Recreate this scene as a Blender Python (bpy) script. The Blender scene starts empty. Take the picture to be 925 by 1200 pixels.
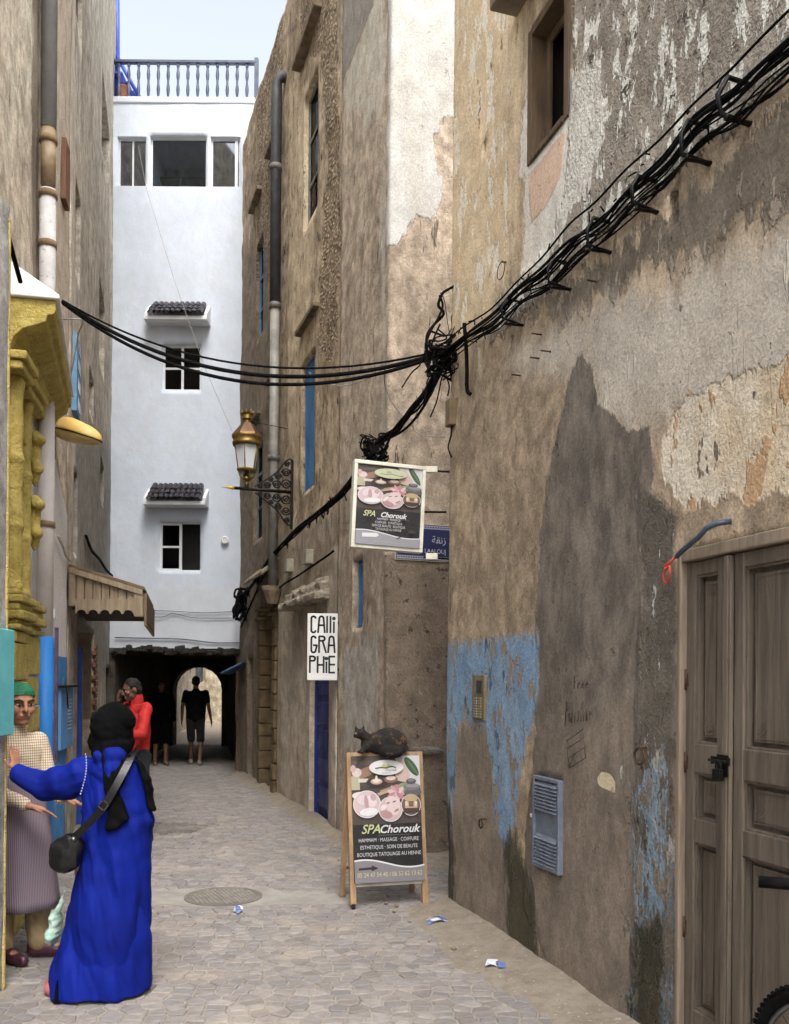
import bpy, bmesh, math, random
import numpy as np
from mathutils import Vector, Matrix, Euler
R = math.radians
random.seed(7)
scene = bpy.context.scene

# ------------------------------------------------------------------ camera
F, CU, CV, ROLL, HC = 1050.0, 462.5, 798.0, 0.0078, 1.70
cam_d = bpy.data.cameras.new('camera'); cam = bpy.data.objects.new('camera', cam_d)
scene.collection.objects.link(cam); scene.camera = cam
cam_d.lens = F / 1200 * 36; cam_d.sensor_width = 36
cam_d.shift_y = (CV - 600) / 1200
cam_d.clip_start = .05; cam_d.clip_end = 1000
cam.matrix_world = Matrix.Translation((0, 0, HC)) @ Matrix.Rotation(-ROLL, 4, 'Y') @ Matrix.Rotation(R(90), 4, 'X')

# ------------------------------------------------------------------ sky, sun, exposure
SUN_EL, SUN_AZ = R(56), R(166)            # azimuth clockwise from +Y (the way the alley runs)
world = bpy.data.worlds.new('World'); scene.world = world; world.use_nodes = True
wn = world.node_tree
sky = wn.nodes.new('ShaderNodeTexSky'); sky.sky_type = 'NISHITA'; sky.sun_disc = False
sky.sun_elevation = SUN_EL; sky.sun_rotation = SUN_AZ
sky.air_density = 1.3; sky.dust_density = 4.0; sky.ozone_density = 1.0
bg = wn.nodes['Background']; bg.inputs['Strength'].default_value = 0.15
hsv = wn.nodes.new('ShaderNodeHueSaturation'); hsv.inputs['Saturation'].default_value = .38
wn.links.new(sky.outputs[0], hsv.inputs['Color']); wn.links.new(hsv.outputs[0], bg.inputs['Color'])
sun_d = bpy.data.lights.new('sun', 'SUN'); sun_d.energy = 1.1; sun_d.angle = R(30); sun_d.color = (1, .97, .93)
sun = bpy.data.objects.new('sun', sun_d); scene.collection.objects.link(sun)
sdir = Vector((math.sin(SUN_AZ) * math.cos(SUN_EL), math.cos(SUN_AZ) * math.cos(SUN_EL), math.sin(SUN_EL)))
sun.rotation_euler = (-sdir).to_track_quat('-Z', 'Y').to_euler(); sun.location = (0, -4, 20)
vs = scene.view_settings
vs.view_transform = 'Standard'; vs.look = 'None'; vs.exposure = 1.3; vs.gamma = 1; vs.use_curve_mapping = False
scene.render.engine = 'CYCLES'
scene.cycles.use_adaptive_sampling = True; scene.cycles.adaptive_threshold = .035; scene.cycles.adaptive_min_samples = 12
scene.cycles.max_bounces = 5; scene.cycles.diffuse_bounces = 3; scene.cycles.glossy_bounces = 2
scene.cycles.transparent_max_bounces = 8; scene.cycles.transmission_bounces = 4
scene.cycles.use_denoising = True

# ------------------------------------------------------------------ pixels to directions (photograph is 925 x 1200)
_r = Vector((math.cos(ROLL), 0, math.sin(ROLL))); _u = Vector((-math.sin(ROLL), 0, math.cos(ROLL)))
EYE = Vector((0, 0, HC))
def ray(u, v): return _r * ((u - CU) / F) + _u * ((CV - v) / F) + Vector((0, 1, 0))
def at(u, v, Y): return EYE + ray(u, v) * Y
def ground(u, v, z=0.0):
    d = ray(u, v); return EYE + d * ((z - HC) / d.z)

# ------------------------------------------------------------------ small helpers
def lin(c):
    out = []
    for x in c[:3]:
        x = x / 255.0
        out.append(x / 12.92 if x <= .04045 else ((x + .055) / 1.055) ** 2.4)
    return tuple(out)
def rgb(*c): return lin(c) + (1,)

def _hash(ix, iy, seed):
    h = (ix.astype(np.int64) * 374761393 + iy.astype(np.int64) * 668265263 + seed * 1442695041) & 0x7fffffff
    h = ((h ^ (h >> 13)) * 1274126177) & 0x7fffffff
    return ((h ^ (h >> 16)) & 0xffff) / 65535.0
def vnoise(x, y, seed=0):
    ix = np.floor(x); iy = np.floor(y); fx = x - ix; fy = y - iy
    fx = fx * fx * (3 - 2 * fx); fy = fy * fy * (3 - 2 * fy)
    a = _hash(ix, iy, seed); b = _hash(ix + 1, iy, seed); c = _hash(ix, iy + 1, seed); d = _hash(ix + 1, iy + 1, seed)
    return (a * (1 - fx) + b * fx) * (1 - fy) + (c * (1 - fx) + d * fx) * fy
def fbm(x, y, seed=0, octv=4):
    s = 0; a = .5; t = 0
    for k in range(octv):
        s = s + a * vnoise(x * 2 ** k, y * 2 ** k, seed + k * 17); t += a; a *= .5
    return s / t
def poly_sd(px, py, poly):
    """signed distance to a polygon, positive inside"""
    d = np.full(px.shape, 1e9); ins = np.zeros(px.shape, bool); n = len(poly)
    for i in range(n):
        x0, y0 = poly[i]; x1, y1 = poly[(i + 1) % n]
        ex, ey = x1 - x0, y1 - y0; L = ex * ex + ey * ey + 1e-12
        t = np.clip(((px - x0) * ex + (py - y0) * ey) / L, 0, 1)
        d = np.minimum(d, np.hypot(px - x0 - t * ex, py - y0 - t * ey))
        c = ((y0 > py) != (y1 > py)) & (px < ex * (py - y0) / (ey if abs(ey) > 1e-9 else 1e-9) + x0)
        ins ^= c
    return np.where(ins, d, -d)

# ------------------------------------------------------------------ materials
class NT:
    def __init__(s, name):
        s.m = bpy.data.materials.new(name); s.m.use_nodes = True
        s.t = s.m.node_tree; s.b = s.t.nodes['Principled BSDF']; s.n = s.t.nodes; s.l = s.t.links
        s.out = s.n['Material Output']; s._pos = None
    def node(s, ty, **kw):
        n = s.n.new(ty)
        for k, v in kw.items(): setattr(n, k, v)
        return n
    def inp(s, n, i, v):
        if v is None: return
        if isinstance(v, bpy.types.NodeSocket): s.l.new(v, n.inputs[i])
        else:
            if isinstance(v, tuple) and len(v) == 3 and n.inputs[i].type == 'RGBA': v = v + (1,)
            n.inputs[i].default_value = v
    def pos(s):
        if s._pos is None: s._pos = s.node('ShaderNodeNewGeometry').outputs['Position']
        return s._pos
    def mapv(s, scale=(1, 1, 1), loc=(0, 0, 0), vec=None):
        n = s.node('ShaderNodeMapping'); s.inp(n, 'Vector', vec or s.pos()); n.inputs['Scale'].default_value = scale
        n.inputs['Location'].default_value = loc; return n.outputs[0]
    def noise(s, scale, detail=4, rough=.55, vec=None, dist=0):
        n = s.node('ShaderNodeTexNoise'); s.inp(n, 'Vector', vec or s.pos()); n.inputs['Scale'].default_value = scale
        n.inputs['Detail'].default_value = detail; n.inputs['Roughness'].default_value = rough; n.inputs['Distortion'].default_value = dist
        return n.outputs['Fac']
    def voro(s, scale, vec=None, feat='F1', rnd=1):
        n = s.node('ShaderNodeTexVoronoi', feature=feat); s.inp(n, 'Vector', vec or s.pos()); n.inputs['Scale'].default_value = scale
        n.inputs['Randomness'].default_value = rnd
        return n.outputs['Distance']
    def math(s, op, a, b=None, c=None, clamp=False):
        n = s.node('ShaderNodeMath', operation=op, use_clamp=clamp)
        s.inp(n, 0, a); s.inp(n, 1, b); s.inp(n, 2, c); return n.outputs[0]
    def step(s, v, lo, hi, a=0., b=1.):
        n = s.node('ShaderNodeMapRange', interpolation_type='SMOOTHSTEP'); s.inp(n, 0, v)
        for i, x in ((1, lo), (2, hi), (3, a), (4, b)): n.inputs[i].default_value = x
        return n.outputs[0]
    def mix(s, f, a, b, mode='MIX'):
        n = s.node('ShaderNodeMix', data_type='RGBA', blend_type=mode); n.clamp_factor = True
        s.inp(n, 0, f); s.inp(n, 6, a); s.inp(n, 7, b); return n.outputs[2]
    def attr(s, name, out='Fac'):
        n = s.node('ShaderNodeAttribute', attribute_name=name); return n.outputs[out]
    def bump(s, h, strength=1, dist=.01):
        n = s.node('ShaderNodeBump'); s.inp(n, 'Height', h); n.inputs['Strength'].default_value = strength
        n.inputs['Distance'].default_value = dist; s.l.new(n.outputs[0], s.b.inputs['Normal'])
    def fin(s, col=None, rough=None, metal=None):
        s.inp(s.b, 'Base Color', col); s.inp(s.b, 'Roughness', rough); s.inp(s.b, 'Metallic', metal); return s.m

_mats = {}
def mat(name, c1, c2=None, rough=.75, metal=0, scale=6, stretch=(1, 1, 1), fine=60, bump=.3, bd=.004, spec=None, dirt=None):
    """paint, cloth, wood or metal: two tones mixed by noise, fine relief, optional worn spots"""
    if name in _mats: return _mats[name]
    t = NT(name); c1 = rgb(*c1); c2 = rgb(*c2) if c2 else tuple(x * .75 for x in c1[:3]) + (1,)
    v = t.mapv(stretch)
    n1 = t.noise(scale, 3, .6, v); n2 = t.noise(fine, 2, .6, v)
    col = t.mix(t.step(n1, .32, .68), c1, c2)
    col = t.mix(t.math('MULTIPLY', n2, .35), col, t.mix(.5, col, (0, 0, 0, 1)))
    if dirt:
        col = t.mix(t.step(t.noise(scale * 2.3, 6, .7, v), dirt[1], dirt[1] + .06), col, rgb(*dirt[0]))
    t.bump(t.math('ADD', n2, t.math('MULTIPLY', n1, .6)), bump, bd)
    rr = t.step(n1, .2, .8, max(.05, rough - .1), min(1, rough + .1))
    if spec is not None: t.b.inputs['Specular IOR Level'].default_value = spec
    _mats[name] = t.fin(col, rr, metal); return _mats[name]
def wood(name, c1, c2, grain=(14, 14, 1.2), rough=.75, bd=.004):
    if name in _mats: return _mats[name]
    t = NT(name); v = t.mapv(grain)
    n1 = t.noise(2.2, 6, .65, v, .6); n2 = t.noise(9, 4, .6, v); n3 = t.noise(1.4, 3)
    col = t.mix(t.step(n1, .3, .7), rgb(*c1), rgb(*c2))
    col = t.mix(t.step(n2, .62, .72, 0, .5), col, tuple(x * .35 for x in rgb(*c2)[:3]) + (1,))
    col = t.mix(t.step(n3, .5, .75, 0, .45), col, rgb(*[min(255, x * 1.22) for x in c1]))
    t.bump(t.math('ADD', n1, n2), .6, bd)
    _mats[name] = t.fin(col, rough); return _mats[name]
def glass(name, tint=(.5, .55, .6), refl=.25, rough=.05, keep=.6):
    if name in _mats: return _mats[name]
    t = NT(name); tr = t.node('ShaderNodeBsdfTransparent'); tr.inputs[0].default_value = tuple(x * keep for x in tint) + (1,)
    gl = t.node('ShaderNodeBsdfGlossy'); gl.inputs['Roughness'].default_value = rough; gl.inputs['Color'].default_value = (.9, .93, 1, 1)
    mx = t.node('ShaderNodeMixShader'); mx.inputs[0].default_value = refl
    t.l.new(tr.outputs[0], mx.inputs[1]); t.l.new(gl.outputs[0], mx.inputs[2]); t.l.new(mx.outputs[0], t.out.inputs['Surface'])
    _mats[name] = t.m; return t.m
def print_mat(name='printed_colour', rough=.45):
    if name in _mats: return _mats[name]
    t = NT(name); c = t.attr('col', 'Color')
    n = t.noise(25, 5, .65); c = t.mix(t.step(n, .5, .75, 0, .14), c, rgb(110, 102, 94))
    _mats[name] = t.fin(c, rough); return _mats[name]

# ------------------------------------------------------------------ objects
C = scene.collection
def tag(o, label, cat, group=None, kind=None):
    if label: o['label'] = label
    if cat: o['category'] = cat
    if group: o['group'] = group
    if kind: o['kind'] = kind
    return o
def thing(name, label, cat, loc=(0, 0, 0), group=None):
    o = bpy.data.objects.new(name, None); C.objects.link(o); o.location = loc; o.empty_display_size = .2
    return tag(o, label, cat, group)
def wloc(o):
    v = Vector(o.location)
    while o.parent: o = o.parent; v += Vector(o.location)
    return v
def link(name, me, parent=None, loc=None):
    o = bpy.data.objects.new(name, me); C.objects.link(o)
    if loc is not None: o.location = Vector(loc) - (wloc(parent) if parent else Vector())
    if parent: o.parent = parent
    return o

class MB:
    """collects shapes in world coordinates; build() makes ONE mesh object of them"""
    def __init__(s): s.v = []; s.f = []; s.c = []; s.col = (1, 1, 1); s.sm = []; s.smooth = False
    def add(s, vs, fs):
        o = len(s.v); s.v.extend([tuple(p) for p in vs])
        for f in fs: s.f.append(tuple(i + o for i in f)); s.c.append(s.col); s.sm.append(s.smooth)
        return s
    def box(s, c, size, rot=None):
        hx, hy, hz = (x / 2 for x in size); c = Vector(c)
        vs = [Vector((x, y, z)) for x in (-hx, hx) for y in (-hy, hy) for z in (-hz, hz)]
        if rot is not None: vs = [rot @ p for p in vs]
        return s.add([p + c for p in vs], [(0, 1, 3, 2), (4, 6, 7, 5), (0, 4, 5, 1), (2, 3, 7, 6), (0, 2, 6, 4), (1, 5, 7, 3)])
    def hexa(s, p8):
        """8 points: four of one face in order, then the four opposite them"""
        return s.add(p8, [(3, 2, 1, 0), (4, 5, 6, 7), (0, 1, 5, 4), (1, 2, 6, 5), (2, 3, 7, 6), (3, 0, 4, 7)])
    def tube(s, pts, r, n=8, cap=True):
        pts = [Vector(p) for p in pts]; m = len(pts)
        rr = r if isinstance(r, (list, tuple)) else [r] * m
        rings = []; up = None
        for i, p in enumerate(pts):
            d = (pts[min(i + 1, m - 1)] - pts[max(i - 1, 0)]).normalized()
            if up is None: up = d.orthogonal().normalized()
            up = (up - d * up.dot(d)); up = up.normalized() if up.length > 1e-6 else d.orthogonal().normalized()
            w = d.cross(up)
            rings.append([p + (up * math.cos(2 * math.pi * k / n) + w * math.sin(2 * math.pi * k / n)) * rr[i] for k in range(n)])
        vs = [q for ring in rings for q in ring]; fs = []
        for i in range(m - 1):
            for k in range(n):
                a = i * n + k; b = i * n + (k + 1) % n; fs.append((a, b, b + n, a + n))
        if cap: fs.append(tuple(range(n - 1, -1, -1))); fs.append(tuple(range((m - 1) * n, m * n)))
        sm = s.smooth; s.smooth = True; s.add(vs, fs); s.smooth = sm; return s
    def lathe(s, prof, c, n=20, axis=None, ang0=0):
        """prof: (radius, height) list"""
        q = Vector((0, 0, 1)).rotation_difference(Vector(axis)) if axis is not None else None; c = Vector(c)
        vs = []; fs = []; m = len(prof)
        for r, h in prof:
            for k in range(n):
                a = ang0 + 2 * math.pi * k / n; p = Vector((r * math.cos(a), r * math.sin(a), h))
                vs.append((q @ p if q else p) + c)
        for i in range(m - 1):
            for k in range(n):
                a = i * n + k; b = i * n + (k + 1) % n; fs.append((a, b, b + n, a + n))
        fs.append(tuple(range(n - 1, -1, -1))); fs.append(tuple(range((m - 1) * n, m * n)))
        return s.add(vs, fs)
    def ell(s, c, r, rot=None, n=16, m=10):
        c = Vector(c); vs = []; fs = []
        for i in range(m + 1):
            th = math.pi * i / m
            for k in range(n):
                a = 2 * math.pi * k / n
                p = Vector((r[0] * math.sin(th) * math.cos(a), r[1] * math.sin(th) * math.sin(a), r[2] * math.cos(th)))
                vs.append((rot @ p if rot is not None else p) + c)
        for i in range(m):
            for k in range(n):
                a = i * n + k; b = i * n + (k + 1) % n; fs.append((a, a + n, b + n, b))
        sm = s.smooth; s.smooth = True; s.add(vs, fs); s.smooth = sm; return s
    def cap(s, a, b, ra, rb, n=12):
        """tapered capsule"""
        a = Vector(a); b = Vector(b); d = b - a
        if d.length < 1e-6: return s.ell(a, (ra, ra, ra), n=n)
        dn = d.normalized(); pts = []; rr = []
        for k in range(5):
            t = math.pi / 2 * (1 - k / 4); pts.append(a - dn * ra * math.sin(t)); rr.append(max(1e-4, ra * math.cos(t)))
        for k in range(5):
            t = math.pi / 2 * k / 4; pts.append(b + dn * rb * math.sin(t)); rr.append(max(1e-4, rb * math.cos(t)))
        return s.tube(pts, rr, n)
    def prism(s, poly, o, ax, ay, az, depth):
        """polygon (2D) on the frame o, ax, ay, pushed along az"""
        o = Vector(o); n = len(poly)
        a = [o + ax * p[0] + ay * p[1] for p in poly]; b = [p + az * depth for p in a]
        return s.add(a + b, [tuple(range(n - 1, -1, -1)), tuple(range(n, 2 * n))] + [(i, (i + 1) % n, (i + 1) % n + n, i + n) for i in range(n)])
    def loft(s, rings, cap=True):
        n = len(rings[0]); vs = [p for r_ in rings for p in r_]; fs = []
        for i in range(len(rings) - 1):
            for k in range(n):
                a = i * n + k; b = i * n + (k + 1) % n; fs.append((a, b, b + n, a + n))
        if cap: fs.append(tuple(range(n - 1, -1, -1))); fs.append(tuple(range((len(rings) - 1) * n, len(rings) * n)))
        return s.add(vs, fs)
    def mesh(s, name, m=None, org=None):
        vs = np.array(s.v, float).reshape(-1, 3)
        if org is None:
            lo, hi = vs.min(0), vs.max(0); org = Vector(((lo[0] + hi[0]) / 2, (lo[1] + hi[1]) / 2, lo[2]))
        org = Vector(org); me = bpy.data.meshes.new(name)
        me.from_pydata([tuple(p) for p in vs - np.array(org)], [], s.f); me.validate(); me.update()
        if len(me.polygons) == len(s.f):
            if any(c != (1, 1, 1) for c in s.c):
                a = me.attributes.new('col', 'FLOAT_COLOR', 'FACE')
                a.data.foreach_set('color', [x for c in s.c for x in (*c, 1)])
            me.polygons.foreach_set('use_smooth', s.sm)
        if m: me.materials.append(m)
        return me, org
    def build(s, name, m, parent=None, bev=0, label=None, cat=None, group=None, kind=None):
        me, org = s.mesh(name, m); o = link(name, me, parent, org)
        bm = bmesh.new(); bm.from_mesh(me); bmesh.ops.recalc_face_normals(bm, faces=bm.faces); bm.to_mesh(me); bm.free()
        if bev:
            b = o.modifiers.new('bevel', 'BEVEL'); b.width = bev; b.segments = 2; b.limit_method = 'ANGLE'; b.angle_limit = R(40)
        return tag(o, label, cat, group, kind)
def union(mb, name, m, parent=None, voxel=.008, smooth=6, label=None, cat=None, group=None, fn=None):
    """one continuous surface over everything in mb"""
    me, org = mb.mesh(name); o = bpy.data.objects.new('tmp', me); C.objects.link(o)
    r_ = o.modifiers.new('r', 'REMESH'); r_.mode = 'VOXEL'; r_.voxel_size = voxel
    if smooth: q = o.modifiers.new('s', 'SMOOTH'); q.iterations = smooth; q.factor = .5
    dg = bpy.context.evaluated_depsgraph_get(); dg.update()
    nm = bpy.data.meshes.new_from_object(o.evaluated_get(dg)); bpy.data.objects.remove(o); nm.name = name
    nm.polygons.foreach_set('use_smooth', [True] * len(nm.polygons)); nm.materials.clear(); nm.materials.append(m)
    if fn:
        co = np.empty(len(nm.vertices) * 3); nm.vertices.foreach_get('co', co); co = co.reshape(-1, 3) + np.array(org)
        no = np.empty(len(nm.vertices) * 3); nm.vertices.foreach_get('normal', no); no = no.reshape(-1, 3)
        co = fn(co, no) - np.array(org); nm.vertices.foreach_set('co', co.ravel()); nm.update()
    return tag(link(name, nm, parent, org), label, cat, group)
def piece(name, me, parent, loc, rot=None):
    o = link(name, me, parent, loc)
    if rot is not None: o.rotation_euler = rot
    return o
def text_polys(txt, size, shear=0, align='LEFT', spacing=1.0, bold=0, xs=1.0):
    cu = bpy.data.curves.new('t', 'FONT'); cu.body = txt; cu.size = size; cu.shear = shear; cu.align_x = align
    cu.space_character = spacing; cu.offset = bold; cu.resolution_u = 3
    o = bpy.data.objects.new('t', cu); C.objects.link(o)
    dg = bpy.context.evaluated_depsgraph_get(); dg.update()
    me = bpy.data.meshes.new_from_object(o.evaluated_get(dg))
    vs = [(v.co.x * xs, v.co.y) for v in me.vertices]; fs = [tuple(p.vertices) for p in me.polygons]
    bpy.data.objects.remove(o); bpy.data.curves.remove(cu); bpy.data.meshes.remove(me)
    return vs, fs

# ------------------------------------------------------------------ walls
class Wall:
    """upright wall along a ground line; s runs along the line, z up, d out towards the street"""
    def __init__(s, pts, z0, z1, side=1, rnd=.05):
        s.p = [Vector((x, y)) for x, y in pts]; s.z0, s.z1, s.side, s.rnd = z0, z1, side, rnd
        s.cum = [0.0]
        for a, b in zip(s.p, s.p[1:]): s.cum.append(s.cum[-1] + (b - a).length)
        s.L = s.cum[-1]
    def tn(s, k):
        t = (s.p[k + 1] - s.p[k]).normalized(); return t, Vector((t.y, -t.x)) * s.side
    def seg(s, S):
        for k in range(len(s.p) - 1):
            if S <= s.cum[k + 1] or k == len(s.p) - 2: return k
    def plan(s, S):
        k = s.seg(S); t, n = s.tn(k); pos = s.p[k] + t * (S - s.cum[k])
        for c in range(1, len(s.p) - 1):
            q = S - s.cum[c]
            if abs(q) < s.rnd:
                t0, n0 = s.tn(c - 1); t1, n1 = s.tn(c); f = (q + s.rnd) / (2 * s.rnd)
                a = s.p[c] - t0 * s.rnd; b = s.p[c] + t1 * s.rnd
                pos = a * (1 - f) ** 2 + s.p[c] * 2 * f * (1 - f) + b * f * f; n = (n0 * (1 - f) + n1 * f).normalized()
        return pos, n
    def pt(s, S, z, d=0.0):
        pos, n = s.plan(S); pos = pos + n * d; return Vector((pos.x, pos.y, z))
    def px(s, u, v, k=0, d=0.0):
        t, n = s.tn(k); a = s.p[k] + n * d; r = ray(u, v)
        den = r.x * n.x + r.y * n.y; q = (a.x * n.x + a.y * n.y) / den
        h = EYE + r * q; return s.cum[k] + (Vector((h.x, h.y)) - a).dot(t), h.z
    def P(s, u, v, k=0, d=0.0):
        S, z = s.px(u, v, k); return s.pt(S, z, d)
    def frame(s, k=0):
        t, n = s.tn(k); return Vector((t.x, t.y, 0)), Vector((0, 0, 1)), Vector((n.x, n.y, 0))
    def rect(s, u0, v0, u1, v1, k=0):
        """opening whose corners are two photo points (top at one side, bottom at the other)"""
        a, za = s.px(u0, v0, k); b, zb = s.px(u1, v1, k); return min(a, b), max(a, b), min(za, zb), max(za, zb)
    def mesh(s, name, m, openings=(), cell=.06, amp=.02, seed=1, layers=(), parent=None, thick=.35, smin=None, smax=None, coarse=None, fine_amp=.006):
        sb = sorted(set([0.0, s.L] + [x for o in openings for x in o[:2]] + s.cum[1:-1] + [c + q * s.rnd for c in s.cum[1:-1] for q in (-1, -.5, .5, 1)]))
        zb = sorted(set([s.z0, s.z1] + [x for o in openings for x in o[2:4]]))
        def fill(bk, co=None):
            out = []
            for a, b in zip(bk, bk[1:]):
                c = cell
                if co and co[0] <= (a + b) / 2 <= co[1]: c = co[2]
                n = max(1, int(round((b - a) / c))); out += [a + (b - a) * i / n for i in range(n)]
            return np.array(out + [bk[-1]])
        if coarse: sb = sorted(set(sb + [coarse[0]]))
        sl, zl = fill(sb, coarse), fill(zb)
        ns, nz = len(sl), len(zl); S, Z = np.meshgrid(sl, zl, indexing='ij')
        pl = [s.plan(x) for x in sl]
        bx = np.array([p.x for p, n in pl])[:, None] + 0 * Z; by = np.array([p.y for p, n in pl])[:, None] + 0 * Z
        nx = np.array([n.x for p, n in pl])[:, None] + 0 * Z; ny = np.array([n.y for p, n in pl])[:, None] + 0 * Z
        d = (fbm(S * .9, Z * .7, seed, 3) - .5) * 2 * amp + (fbm(S * 5, Z * 5, seed + 5, 3) - .5) * 2 * fine_amp
        damp = np.ones_like(S)
        for o in openings:
            dist = np.hypot(np.maximum(np.maximum(o[0] - S, S - o[1]), 0), np.maximum(np.maximum(o[2] - Z, Z - o[3]), 0))
            damp = np.minimum(damp, np.clip(dist / .25, .12, 1))
        d = d * damp
        vs = np.stack([bx + nx * d, by + ny * d, Z], -1).reshape(-1, 3)
        idx = np.arange(ns * nz).reshape(ns, nz)
        keep = np.ones((ns - 1, nz - 1), bool)
        sc, zc = (sl[:-1] + sl[1:]) / 2, (zl[:-1] + zl[1:]) / 2
        for o in openings:
            keep &= ~(((sc > o[0]) & (sc < o[1]))[:, None] & ((zc > o[2]) & (zc < o[3]))[None, :])
        i, j = np.nonzero(keep)
        fs = np.stack([idx[i, j], idx[i + 1, j], idx[i + 1, j + 1], idx[i, j + 1]], -1).tolist()
        vs = vs.tolist(); par = list(range(len(vs)))
        def strip(loop, off, closed):
            base = len(vs)
            for q in loop:
                a = q // nz; n = pl[a][1]; p = vs[q]; vs.append([p[0] - n.x * off, p[1] - n.y * off, p[2]]); par.append(q)
            m_ = len(loop)
            for q in range(m_ if closed else m_ - 1):
                w = (q + 1) % m_; fs.append([loop[q], loop[w], base + w, base + q])
            return list(range(base, base + m_))
        for o in openings:
            a0, a1 = np.argmin(abs(sl - o[0])), np.argmin(abs(sl - o[1])); b0, b1 = np.argmin(abs(zl - o[2])), np.argmin(abs(zl - o[3]))
            loop = [int(idx[a, b0]) for a in range(a0, a1)] + [int(idx[a1, b]) for b in range(b0, b1)] + \
                   [int(idx[a, b1]) for a in range(a1, a0, -1)] + [int(idx[a0, b]) for b in range(b1, b0, -1)]
            fs.append(strip(loop, o[4], True))
        strip([int(x) for x in idx[:, -1]], thick, False); strip([int(x) for x in idx[0, :]], thick, False); strip([int(x) for x in idx[-1, :]], thick, False)
        me = bpy.data.meshes.new(name); org = Vector(vs[0])
        me.from_pydata([(p[0] - org.x, p[1] - org.y, p[2] - org.z) for p in vs], [], fs); me.update()
        Sf, Zf = S.ravel(), Z.ravel(); par = np.array(par)
        for nm, polys in layers:
            sd = np.full(Sf.shape, -9.0)
            for poly in polys: sd = np.maximum(sd, poly_sd(Sf, Zf, poly))
            a = me.attributes.new(nm, 'FLOAT', 'POINT'); a.data.foreach_set('value', np.clip(sd, -2, 2)[par].astype(np.float32))
        me.polygons.foreach_set('use_smooth', [len(f) == 4 for f in fs]); me.materials.append(m)
        bm = bmesh.new(); bm.from_mesh(me); bmesh.ops.recalc_face_normals(bm, faces=bm.faces); bm.to_mesh(me); bm.free()
        return link(name, me, parent, org)

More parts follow.
